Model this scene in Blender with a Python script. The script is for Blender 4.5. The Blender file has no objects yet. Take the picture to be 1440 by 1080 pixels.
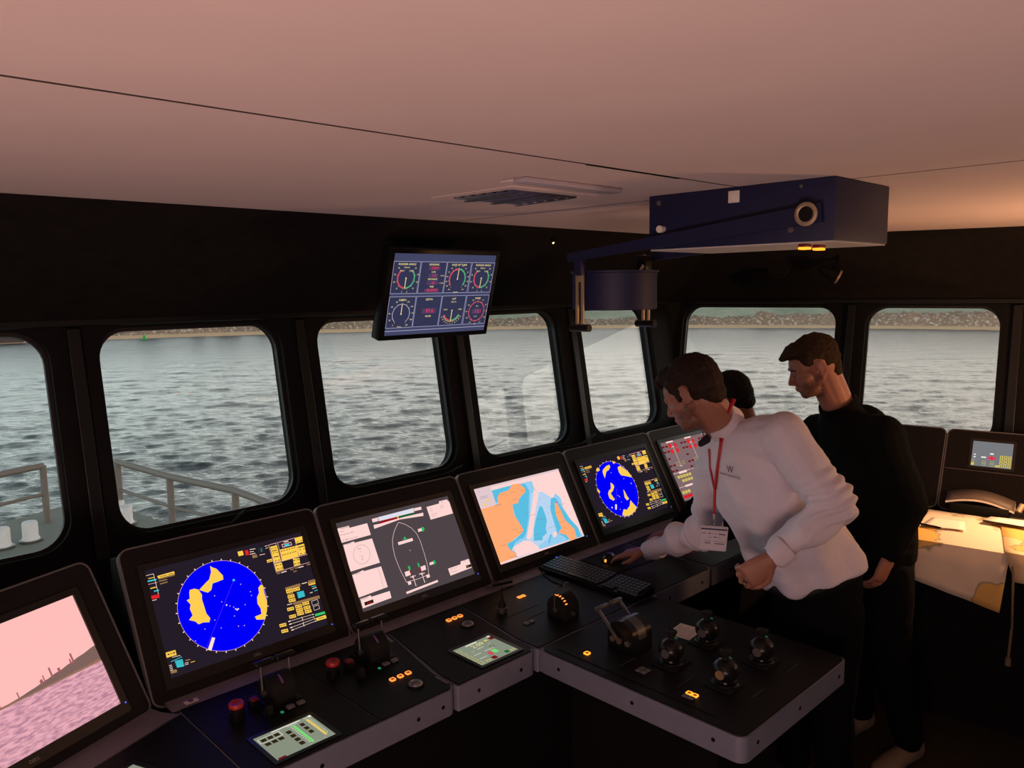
import bpy, bmesh, math, random
import numpy as np
from math import sin, cos, pi, radians as R
from mathutils import Vector as V, Matrix as M, noise
random.seed(7); np.random.seed(7)
scn = bpy.context.scene
COL = scn.collection
EYE = 1.95
AZ, AZ2, AZ1 = .8019, 2.2101, .415          # headings of the front wall, the side wall and the angled end console
ZD = .78                                     # desk height
TH = 1.0653                                  # slope of the console faces
LEAN = R(10)                                 # windows lean outward at the top

# ------------------------------------------------------------------ helpers
def C8(r, g, b):
    f = lambda c: (c/255/12.92) if c/255 <= .04045 else ((c/255+.055)/1.055)**2.4
    return (f(r), f(g), f(b), 1)
def frame(az): return M.Rotation(pi/2-az, 4, 'Z')
FA, FC, F1 = frame(AZ), frame(AZ2), None
FW = M.Identity(4)
def GA(s, t, z=0): return FA @ V((s, t, z))
def GC(s, t, z=0): return FC @ V((s, t, z))

def finish(name, me, mat, parent=None, smooth=False, angle=40):
    o = bpy.data.objects.new(name, me); COL.objects.link(o)
    for m in (mat if isinstance(mat, (list, tuple)) else [mat]): me.materials.append(m)
    if parent is not None: o.parent = parent
    if smooth:
        me.polygons.foreach_set('use_smooth', [True]*len(me.polygons))
        try: me.set_sharp_from_angle(angle=R(angle))
        except Exception: pass
    return o
def obj(name, bm, mat, parent=None, smooth=True, angle=40):
    bmesh.ops.recalc_face_normals(bm, faces=bm.faces)
    me = bpy.data.meshes.new(name); bm.to_mesh(me); bm.free()
    return finish(name, me, mat, parent, smooth, angle)
def tag(o, label=None, cat=None, group=None, kind=None):
    if label: o['label'] = label
    if cat: o['category'] = cat
    if group: o['group'] = group
    if kind: o['kind'] = kind
    return o
def thing(name, label, cat, mw, group=None):
    o = bpy.data.objects.new(name, None); COL.objects.link(o); o.empty_display_size = .05
    o.matrix_world = mw
    return tag(o, label, cat, group)
def TA(s, t, z, extra=None):
    m = FA @ M.Translation((s, t, z))
    return m @ extra if extra else m
def TC(s, t, z, extra=None):
    m = FC @ M.Translation((s, t, z))
    return m @ extra if extra else m
RX = lambda a: M.Rotation(a, 4, 'X')
RY = lambda a: M.Rotation(a, 4, 'Y')
RZ = lambda a: M.Rotation(a, 4, 'Z')
TR = lambda x, y, z: M.Translation((x, y, z))
def struct(name, bm, mat, smooth=False, mw=None):
    o = obj(name, bm, mat, None, smooth); tag(o, kind='structure')
    if mw: o.matrix_world = mw
    return o
def B(): return bmesh.new()
def xf(bm, vs, m):
    if m is not None: bmesh.ops.transform(bm, matrix=m, verts=vs)
def box(bm, x0, x1, y0, y1, z0, z1, bev=0, m=None, seg=2):
    g = bmesh.ops.create_cube(bm, size=1)
    vs = g['verts']
    for v in vs: v.co = V((x0+(v.co.x+.5)*(x1-x0), y0+(v.co.y+.5)*(y1-y0), z0+(v.co.z+.5)*(z1-z0)))
    if bev:
        es = list({e for v in vs for e in v.link_edges})
        r = bmesh.ops.bevel(bm, geom=es, offset=bev, segments=seg, affect='EDGES', profile=.5)
        vs = list({v for f in r['faces'] for v in f.verts} | {v for v in vs if v.is_valid})
        vs = list(vs)
    xf(bm, vs, m); return vs
def prism(bm, pts, z0, z1, m=None):
    a = [bm.verts.new((p[0], p[1], z0)) for p in pts]; b = [bm.verts.new((p[0], p[1], z1)) for p in pts]
    n = len(pts)
    bm.faces.new(list(reversed(a))); bm.faces.new(b)
    for i in range(n): bm.faces.new((a[i], a[(i+1) % n], b[(i+1) % n], b[i]))
    xf(bm, a+b, m)
def xprism(bm, prof, x0, x1, m=None):       # profile in (y,z) swept along x
    a = [bm.verts.new((x0, p[0], p[1])) for p in prof]; b = [bm.verts.new((x1, p[0], p[1])) for p in prof]
    n = len(prof); bm.faces.new(a); bm.faces.new(list(reversed(b)))
    for i in range(n): bm.faces.new((a[i], b[i], b[(i+1) % n], a[(i+1) % n]))
    xf(bm, a+b, m)
def cyl(bm, p0, p1, r0, r1=None, n=20, m=None):
    p0, p1 = V(p0), V(p1); r1 = r0 if r1 is None else r1
    d = (p1-p0); q = d.to_track_quat('Z', 'Y').to_matrix()
    A = []; Bv = []
    for i in range(n):
        a = 2*pi*i/n; u = q @ V((cos(a), sin(a), 0))
        A.append(bm.verts.new(p0+u*r0)); Bv.append(bm.verts.new(p1+u*r1))
    bm.faces.new(list(reversed(A))); bm.faces.new(Bv)
    for i in range(n): bm.faces.new((A[i], A[(i+1) % n], Bv[(i+1) % n], Bv[i]))
    xf(bm, A+Bv, m)
def lathe(bm, prof, n=28, m=None):          # prof: (r,z)
    rings = []
    for r, z in prof:
        rings.append([bm.verts.new((r*cos(2*pi*i/n), r*sin(2*pi*i/n), z)) for i in range(n)] if r > 1e-5 else [bm.verts.new((0, 0, z))])
    for a, b in zip(rings, rings[1:]):
        if len(a) == 1 and len(b) == 1: continue
        for i in range(n):
            j = (i+1) % n
            if len(a) == 1: bm.faces.new((a[0], b[i], b[j]))
            elif len(b) == 1: bm.faces.new((a[i], a[j], b[0]))
            else: bm.faces.new((a[i], a[j], b[j], b[i]))
    if len(rings[0]) > 1: bm.faces.new(list(reversed(rings[0])))
    if len(rings[-1]) > 1: bm.faces.new(rings[-1])
    xf(bm, [v for r in rings for v in r], m)
def tube(bm, pts, r, n=8, m=None):
    pts = [V(p) for p in pts]; rings = []; up = V((0.013, .02, 1))
    for i, p in enumerate(pts):
        d = (pts[min(i+1, len(pts)-1)]-pts[max(i-1, 0)]).normalized()
        x = d.cross(up)
        if x.length < .05: x = d.cross(V((1, 0, 0)))
        x.normalize(); y = x.cross(d)
        rr = r[i] if isinstance(r, (list, tuple)) else r
        rings.append([bm.verts.new(p+x*cos(2*pi*k/n)*rr+y*sin(2*pi*k/n)*rr) for k in range(n)])
    for a, b in zip(rings, rings[1:]):
        for k in range(n): bm.faces.new((a[k], a[(k+1) % n], b[(k+1) % n], b[k]))
    bm.faces.new(rings[0]); bm.faces.new(list(reversed(rings[-1])))
    xf(bm, [v for q in rings for v in q], m)
def rrect(x0, x1, y0, y1, r, k=6):
    out = []
    for cx, cy, a0 in ((x1-r, y1-r, 0), (x0+r, y1-r, pi/2), (x0+r, y0+r, pi), (x1-r, y0+r, 3*pi/2)):
        for i in range(k+1):
            a = a0+pi/2*i/k; out.append((cx+r*cos(a), cy+r*sin(a)))
    return out
def ring(bm, outer, inner, z0, z1, m=None):  # frame between two loops of equal count
    n = len(outer); L = []
    for pts, z in ((outer, z1), (inner, z1), (inner, z0), (outer, z0)): L.append([bm.verts.new((p[0], p[1], z)) for p in pts])
    for a in range(4):
        b = (a+1) % 4
        for i in range(n): bm.faces.new((L[a][i], L[a][(i+1) % n], L[b][(i+1) % n], L[b][i]))
    xf(bm, [v for q in L for v in q], m)
def cellhole(bm, X0, X1, Y0, Y1, x0, x1, y0, y1, r, z0, z1, m=None):
    inner = rrect(x0, x1, y0, y1, r, 8); k = 9; outer = []
    for c, (X, Y) in enumerate(((X1, Y1), (X0, Y1), (X0, Y0), (X1, Y0))):
        for i in range(k):
            p = inner[c*k+i]; f = i/(k-1)
            # walk along the cell border so that corners land on corners
            if c == 0: q = (X1, p[1]+(Y1-p[1])*min(1, 2*f)) if f <= .5 else (p[0]+(X1-p[0])*(2-2*f), Y1)
            if c == 1: q = (p[0]+(X0-p[0])*min(1, 2*f), Y1) if f <= .5 else (X0, p[1]+(Y1-p[1])*(2-2*f))
            if c == 2: q = (X0, p[1]+(Y0-p[1])*min(1, 2*f)) if f <= .5 else (p[0]+(X0-p[0])*(2-2*f), Y0)
            if c == 3: q = (p[0]+(X1-p[0])*min(1, 2*f), Y0) if f <= .5 else (X1, p[1]+(Y0-p[1])*(2-2*f))
            outer.append(q)
    ring(bm, outer, inner, z0, z1, m)

# ------------------------------------------------------------------ materials
def mat(name, col, rough=.5, metal=0, noise_amt=.08, nscale=30, bump=0, bscale=200, spec=.5, emis=None, sheen=0, coat=0):
    m = bpy.data.materials.new(name); m.use_nodes = True; nt = m.node_tree; N = nt.nodes; L = nt.links
    b = N['Principled BSDF']; b.inputs['Roughness'].default_value = rough; b.inputs['Metallic'].default_value = metal
    b.inputs['Specular IOR Level'].default_value = spec
    if sheen: b.inputs['Sheen Weight'].default_value = sheen
    if coat: b.inputs['Coat Weight'].default_value = coat
    tc = N.new('ShaderNodeTexCoord'); nz = N.new('ShaderNodeTexNoise'); nz.inputs['Scale'].default_value = nscale; nz.inputs['Detail'].default_value = 5
    L.new(tc.outputs['Object'], nz.inputs['Vector'])
    mx = N.new('ShaderNodeMix'); mx.data_type = 'RGBA'; mx.blend_type = 'MULTIPLY'; mx.inputs[0].default_value = 1
    mr = N.new('ShaderNodeMapRange'); mr.inputs['To Min'].default_value = 1-noise_amt*2; mr.inputs['To Max'].default_value = 1+noise_amt
    L.new(nz.outputs['Fac'], mr.inputs['Value']); mx.inputs[6].default_value = col; L.new(mr.outputs[0], mx.inputs[7])
    L.new(mx.outputs[2], b.inputs['Base Color'])
    if bump:
        n2 = N.new('ShaderNodeTexNoise'); n2.inputs['Scale'].default_value = bscale; n2.inputs['Detail'].default_value = 3; L.new(tc.outputs['Object'], n2.inputs['Vector'])
        bp = N.new('ShaderNodeBump'); bp.inputs['Strength'].default_value = bump; bp.inputs['Distance'].default_value = .002
        L.new(n2.outputs['Fac'], bp.inputs['Height']); L.new(bp.outputs[0], b.inputs['Normal'])
    if emis:
        b.inputs['Emission Color'].default_value = emis[0]; b.inputs['Emission Strength'].default_value = emis[1]
    return m
def em(name, c, s=1.0):
    m = bpy.data.materials.new(name); m.use_nodes = True; nt = m.node_tree
    for n in list(nt.nodes): nt.nodes.remove(n)
    e = nt.nodes.new('ShaderNodeEmission'); e.inputs[0].default_value = c; e.inputs[1].default_value = s
    o = nt.nodes.new('ShaderNodeOutputMaterial'); nt.links.new(e.outputs[0], o.inputs[0]); return m
PAL = dict(yel=C8(255, 205, 80), pink=C8(255, 190, 190), cream=C8(255, 225, 205), cyan=C8(60, 205, 215), red=C8(225, 35, 40), tan=C8(150, 115, 75), drk=C8(48, 36, 46), drk2=C8(38, 42, 46),
  blk=C8(35, 22, 14), grn=C8(60, 200, 110), lgrn=C8(40, 190, 90), pur=C8(120, 60, 255), blue=C8(0, 0, 250), pinkw=C8(255, 214, 210), pale=C8(225, 222, 235), dred=C8(150, 15, 25), dgrn=C8(20, 95, 40),
  gry=C8(120, 95, 95), cblue=C8(150, 205, 240), cdeep=C8(90, 190, 225), cmed=C8(185, 212, 240), ora=C8(255, 170, 115), panel=C8(225, 200, 205), mag=C8(235, 60, 170),
  radbg=C8(36, 28, 38), conbg=C8(78, 68, 72), albg=C8(128, 104, 106), navy=C8(66, 69, 99), navy2=C8(51, 53, 81), line=C8(190, 185, 220), led=C8(235, 55, 90), ledbg=C8(84, 60, 96), gold=C8(235, 215, 150), rose=C8(205, 75, 95), mint=C8(80, 165, 115),
  sage=C8(134, 142, 124), sage2=C8(165, 170, 150), brn=C8(48, 36, 18), ltgrn=C8(120, 215, 115), sand=C8(222, 195, 105), offw=C8(235, 230, 215), skyp=C8(255, 190, 186), hillp=C8(128, 98, 92), hillp2=C8(152, 112, 92), city=C8(165, 95, 98), gpan=C8(120, 122, 126), dyel=C8(210, 190, 90), dred2=C8(110, 22, 28), wht=C8(255, 240, 235))
_em = {}
def EM(k):
    if k not in _em: _em[k] = em('display_'+k, PAL[k])
    return _em[k]
K = {}
K['black'] = mat('black_panel', (.007, .0065, .007, 1), .5, noise_amt=.2, nscale=60, bump=.15, bscale=500, spec=.16)
K['face'] = mat('console_face', (.011, .009, .009, 1), .55, noise_amt=.2, nscale=40, bump=.15, bscale=600, spec=.15)
K['bezel'] = mat('monitor_bezel', (.008, .008, .009, 1), .3, spec=.5)
K['grey'] = mat('grey_paint', C8(112, 115, 134), .55, noise_amt=.1, nscale=25, bump=.1, bscale=300)
K['ledge'] = mat('grey_ledge', C8(118, 110, 118), .6, noise_amt=.08, nscale=18)
K['trim'] = mat('grey_edge_trim', C8(92, 90, 92), .6)
K['cab'] = mat('cabinet_black', (.006, .006, .006, 1), .8, spec=.1)
K['wall'] = mat('dark_wall', (.007, .0075, .008, 1), .75, noise_amt=.25, nscale=12, bump=.2, bscale=260, spec=.15)
K['soff'] = mat('dark_soffit', (.013, .0115, .011, 1), .85, noise_amt=.25, nscale=20, bump=.25, bscale=300, spec=.08)
K['wallback'] = mat('rear_wall', (.05, .045, .04, 1), .8)
K['frame'] = mat('window_trim', (.009, .0105, .011, 1), .4, spec=.3)
K['gasket'] = mat('window_gasket', (.008, .008, .008, 1), .6)
K['ceil'] = mat('ceiling_panel', C8(214, 200, 200), .85, noise_amt=.035, nscale=5, bump=.12, bscale=150)
K['floor'] = mat('carpet', (.035, .030, .015, 1), .95, noise_amt=.5, nscale=90, bump=.5, bscale=400)
K['metal'] = mat('brushed_steel', (.30, .295, .29, 1), .38, metal=.9)
K['dmetal'] = mat('dull_grey_metal', (.10, .10, .10, 1), .4, metal=.6)
K['plastic'] = mat('black_plastic', (.007, .007, .008, 1), .3, spec=.28)
K['rubber'] = mat('black_rubber', (.01, .01, .01, 1), .7, spec=.2)
K['blue'] = mat('blue_paint', C8(17, 24, 66), .55, noise_amt=.15, nscale=20, bump=.1, bscale=250)
K['white'] = mat('white_plastic', C8(225, 222, 214), .5)
K['brass'] = mat('brass_rod', (.42, .33, .22, 1), .5, metal=.5)
K['red'] = mat('red_plastic', C8(170, 38, 40), .45)
K['redd'] = mat('dark_red_plastic', C8(105, 18, 24), .5)
K['paper'] = mat('paper', C8(226, 214, 204), .8, noise_amt=.04, nscale=8)
K['ink'] = mat('ink', C8(60, 58, 78), .8)
K['key'] = mat('grey_key', C8(110, 110, 112), .5)
K['purple'] = mat('purple_ink', C8(110, 70, 140), .7)
K['lblgrey'] = mat('engraved_label', C8(58, 55, 55), .6)
K['amber'] = em('amber_lamp', C8(255, 140, 60), 1.6)
K['amberb'] = em('bright_amber_lamp', C8(255, 150, 40), 2.2)
K['ambdk'] = mat('amber_lens', C8(150, 75, 40), .4, emis=(C8(150, 60, 25), .5))
K['ledblue'] = em('blue_led', C8(60, 90, 255), 3)
K['greenled'] = em('green_led', C8(60, 200, 140), .35)
K['logo'] = mat('maker_lettering', C8(150, 145, 145), .4)
K['lampglow'] = em('reading_lamp_glow', C8(255, 225, 160), 3)

# ------------------------------------------------------------------ flat display pictures
_txt = {}
def text_geo(s):
    if s not in _txt:
        cu = bpy.data.curves.new('t', 'FONT'); cu.body = s; cu.size = 1; cu.resolution_u = 2; cu.align_x = 'LEFT'; cu.align_y = 'CENTER'
        o = bpy.data.objects.new('t', cu); COL.objects.link(o)
        dg = bpy.context.evaluated_depsgraph_get(); me = o.evaluated_get(dg).to_mesh()
        _txt[s] = ([tuple(v.co) for v in me.vertices], [tuple(p.vertices) for p in me.polygons])
        o.evaluated_get(dg).to_mesh_clear(); bpy.data.objects.remove(o); bpy.data.curves.remove(cu)
    return _txt[s]
class Canvas:
    """collects flat coloured shapes; x right, y down from the top-left corner in uv of a W x H sheet"""
    def __init__(s, W, H): s.W, s.H, s.v, s.f, s.mi, s.mats, s.z = W, H, [], [], [], [], .0003
    def m(s, c):
        mt = EM(c) if isinstance(c, str) else c
        if mt not in s.mats: s.mats.append(mt)
        return s.mats.index(mt)
    def q(s, u, v): return (u*s.W, -v*s.H)
    def raw(s, c, pts):
        n = len(s.v); s.v += [(x, y, s.z) for x, y in pts]; s.f.append(tuple(range(n, n+len(pts)))); s.mi.append(s.m(c))
    def up(s): s.z += .000012
    def poly(s, c, pts): s.up(); s.raw(c, [s.q(*p) for p in pts])
    def rect(s, c, u0, v0, u1, v1): s.poly(c, [(u0, v0), (u1, v0), (u1, v1), (u0, v1)])
    def line(s, c, w, pts):
        s.up(); P = [V(s.q(*p)) for p in pts]
        for a, b in zip(P, P[1:]):
            d = (b-a)
            if d.length < 1e-6: continue
            d.normalize(); n = V((-d.y, d.x))*w/2; a2, b2 = a-d*w*.3, b+d*w*.3
            s.raw(c, [tuple(a2+n), tuple(a2-n), tuple(b2-n), tuple(b2+n)])
    def frame(s, c, w, u0, v0, u1, v1): s.line(c, w, [(u0, v0), (u1, v0), (u1, v1), (u0, v1), (u0, v0)])
    def disc(s, c, r, pts, n=10):
        s.up()
        for p in pts:
            x, y = s.q(*p); s.raw(c, [(x+r*cos(2*pi*i/n), y+r*sin(2*pi*i/n)) for i in range(n)])
    def circle(s, c, x, y, r, n=96): s.up(); s.raw(c, [(x+r*cos(2*pi*i/n), -y+r*sin(2*pi*i/n)) for i in range(n)])
    def arc(s, c, x, y, r, w, a0, a1, n=40):
        s.up()
        for i in range(n):
            a, b = a0+(a1-a0)*i/n, a0+(a1-a0)*(i+1)/n
            s.raw(c, [(x+(r-w/2)*sin(a), -y+(r-w/2)*cos(a)), (x+(r+w/2)*sin(a), -y+(r+w/2)*cos(a)), (x+(r+w/2)*sin(b), -y+(r+w/2)*cos(b)), (x+(r-w/2)*sin(b), -y+(r-w/2)*cos(b))])
    def text(s, c, h, t, u, v, center=False, bold=False):
        s.up(); vs, fs = text_geo(t); k = h*1.4; x, y = s.q(u, v); w = max(a[0] for a in vs) if vs else 0
        if center: x -= w*k/2
        for dx in ((0, .0003) if bold else (0,)):
            n = len(s.v); s.v += [(x+dx+a[0]*k, y+a[1]*k, s.z+dx*.01) for a in vs]; s.f += [tuple(n+i for i in f) for f in fs]; s.mi += [s.m(c)]*len(fs)
    def run(s, items):
        for it in items:
            if it[0] == 'p': s.poly(it[1], it[2])
            elif it[0] == 'l': s.line(it[1], it[2], it[3])
            elif it[0] == 'r': s.rect(it[1], *it[2])
            elif it[0] == 'f': s.frame(it[1], it[2], *it[3])
            elif it[0] == 'd': s.disc(it[1], it[2], it[3])
            elif it[0] == 't': s.text(it[1], it[2], it[3], *it[4])
    def build(s, name, parent, M_=None):
        me = bpy.data.meshes.new(name); me.from_pydata(s.v, [], s.f)
        o = finish(name, me, s.mats, parent); me.polygons.foreach_set('material_index', s.mi); me.update()
        if M_ is not None: o.matrix_local = M_
        return o
def textobj(name, t, h, m, parent, M_, thick=.0004):
    vs, fs = text_geo(t); w = max(a[0] for a in vs); k = h*1.4
    bm = B(); vv = [bm.verts.new(((a[0]-w/2)*k, a[1]*k, 0)) for a in vs]
    for f in fs:
        try: bm.faces.new([vv[i] for i in f])
        except Exception: pass
    g = bmesh.ops.extrude_face_region(bm, geom=bm.faces[:])
    for e in g['geom']:
        if isinstance(e, bmesh.types.BMVert): e.co.z += thick
    o = obj(name, bm, m, parent, False); o.matrix_local = M_; return o
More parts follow.
